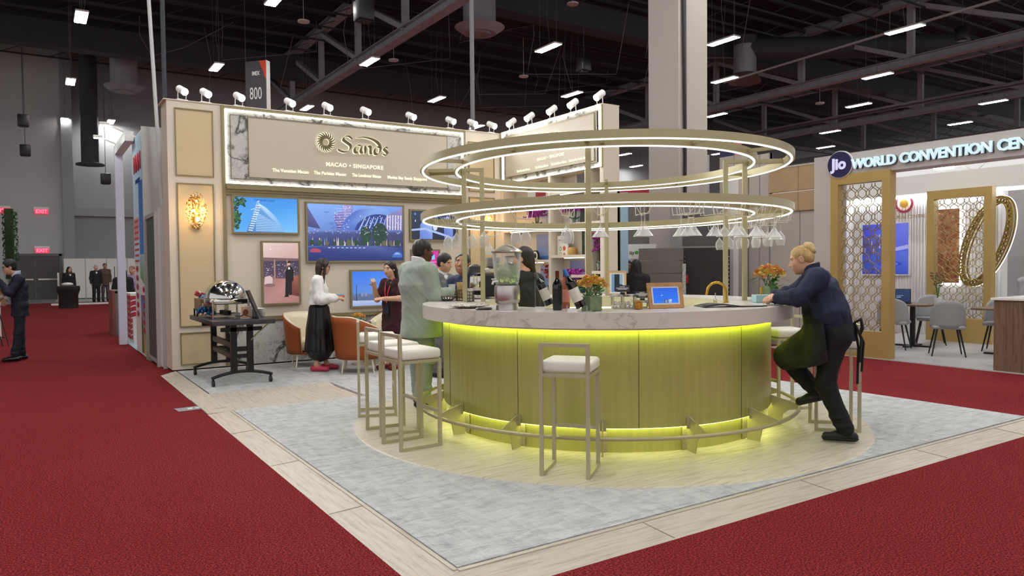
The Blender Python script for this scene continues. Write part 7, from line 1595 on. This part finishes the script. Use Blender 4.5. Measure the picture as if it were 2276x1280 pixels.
shoes(T,J,{'L':((.1,1,0),(0,0,1)),'R':((0,1,0),(0,0,1))},H,mat('black_leather','16161a',.2)); b=MB(); b.lathe([(.028,0),(.036,.09),(0,.09)],seg=14); tag(b.obj('paper_cup',mat('cup_tan','d8c8b0',.6),None,loc=(-.53,14.6,1.37)),'pale paper cup at the mouth of the man in navy suit','cup')
def simple(label,x,y,z,fx,fy,Ht,cols,hair,skin='c49a80',long=False,H=.013,key='z',jl=.74,arms=None,skirt=False):
    T=person(label,x,y,z,fx,fy); k=Ht/1.75; J=stdJ(**(arms or {}))
    for q in J: J[q]=J[q]*k
    Rm=rotm(0,-5,0); body(T,J,Rm,H,skinmats(skin,hair,'a86a5c',key),{'L':((0,.3,-1),(1,0,0),(0,1,0),.4),'R':((0,.3,-1),(-1,0,0),(0,1,0),.4)},k)
    (long_hair(T,J,Rm,H,hairmat(hair),.26,k) if long else short_hair(T,J,Rm,H,hairmat(hair),k))
    top,leg,sh=cols; jacket(T,J,H,cloth('top_'+top,top,.8,.2,8),jl*k,.115,1.4,.118,1.38,.01); trousers(T,J,H,cloth('leg_'+leg,leg,.8,.2,8)); shoes(T,J,{'L':((0,1,0),(0,0,1)),'R':((0,1,0),(0,0,1))},H,SHB)
    if sh: S=SDF(H); S.cap(V3(0,.085,1.40)*k,V3(0,.110,1.16)*k,.032,.018,.02,XA,1.4); S.obj('shirt_front',mat('shirt_'+sh,sh,.6),T)
    return T
simple('person in beige jacket cut off by the left frame edge',-.76,14.75,0,1,.05,1.66,('b8ab94','2a2a30',None),'1a1618',key='i',H=.010,arms=dict(elR=(.25,.1,1.12),wrR=(.15,.32,1.1),wrL=(-.05,.3,1.25),elL=(-.23,.12,1.1)))
simple('woman in black suit behind the black draped stand at the aisle end',1.18,33.95,0,.5,-1,1.62,('18171b','18171b','d8d4d4'),'241c1c',long=True,key='j')
simple('grey haired man in black suit and white shirt at the aisle end',2.36,38.0,.0,.25,-1,1.70,('1c1c20','1a1a1e','e0dcdc'),'b8aca0',key='k')
simple('man in brown checked jacket behind the grey haired man',2.78,38.9,.0,.1,-1,1.78,('5a463c','4a4a4e',None),'3c3430','a87c64',key='l')
simple('dark coated figure seen from behind inside the striped booth portal',1.80,19.9,.01,.3,1,1.52,('18171a','18171a',None),'171416',long=True,key='m')
simple('person in floral lilac shirt behind the striped counter',2.12,20.9,.01,-.6,-.8,1.58,('a08cb0','2a2830',None),'8c6a58',key='n')
simple('long haired visitor in black by the grey crate, seen from behind',8.36,9.08,.0,.75,.65,1.58,('1a181c','1c1a1e',None),'141214',long=True,key='o',H=.009)
simple('man in dark clothes half hidden behind the black haired visitor',9.08,10.06,.0,-.6,-.8,1.57,('3a3a48','2a2a30',None),'2a2220','b88c70',key='p',H=.010)
simple('long haired woman in grey top at the right frame edge',12.25,4.86,.014,.4,.9,1.46,('8f8f92','2a2a30',None),'1c1618',long=True,key='q',H=.010)
# ---------------------------------------------------------------- ceiling lamps on the hall grid
def lamp_proto():
    T=thing('ceiling_lamp','x','lamp')
    b=MB(); b.rbox(0,0,.05,.36,1.24,.06,.01,1); b.obj('housing',M_WHITE,T,False)
    b=MB()
    for x in (-.085,.085): b.box(x,0,.016,.13,1.2,.012)
    b.obj('lens',M_LAMP,T,False)
    b=MB(); b.tube([(0,.5,.08),(0,.5,3.2)],.006,5); b.tube([(0,-.5,.08),(0,-.5,3.2)],.006,5); b.tube([(.05,0,.08),(.12,.1,.5),(.02,.1,1.2),(.1,.05,3.2)],.008,5); b.obj('cable',mat('grey_cable','6c6a6c',.6),T)
    return T
LP=None
LOCS={'left':[(1.42,26.25),(1.48,35.44),(1.54,44.66),(1.65,55.6),(3.6,44.0),(3.62,47),(6.1,30.08),(6.04,21.62),(6.3,49.4)],
 'mid':[(10.83,26.35),(15.88,30.64),(15.56,21.4),(20.68,26.64),(11.32,35.48),(20.91,35.55)],
 'right':[(20.31,17.59),(24.62,21.25),(30.06,26.48),(40.7,35.6),(24.51,13.54),(29.61,17.49),(34.3,21.22),(39.79,26.4),(44.8,30.05),(39.39,17.39),(43.79,21.02),(35.08,39.22),(40.08,43.44),(45.99,49.85),(48.84,26.06)],
 'near':[(1.5,17.4),(6.1,17.4),(1.5,8.5),(6.1,8.5),(10.9,8.5),(-3.2,8.5),(1.5,4.4),(6.1,4.4),(-3.2,4.4),(10.9,4.4),(1.5,-.5),(6.1,-.5),(-3.2,-.5),(15.6,8.5),(15.6,4.4),(15.6,13.4),(10.9,-.5),(-3.2,17.4),(1.5,13.0),(20.4,8.5),(20.4,3)]}
LAB={'left':'bright twin panel lamp hanging over the left aisle','mid':'bright white linear lamp hanging behind the booth sign wall','right':'bright white linear lamp hanging right of the big column','near':'white linear lamp hanging over the booth, out of frame'}
for kk,ll in LOCS.items():
    for x,y in ll:
        if LP is None: LP=o=lamp_proto(); 
        else: o=dup(LP)
        o.location=(x,y,9.2); o['label']=LAB[kk]; o['group']=kk+' ceiling lamps'
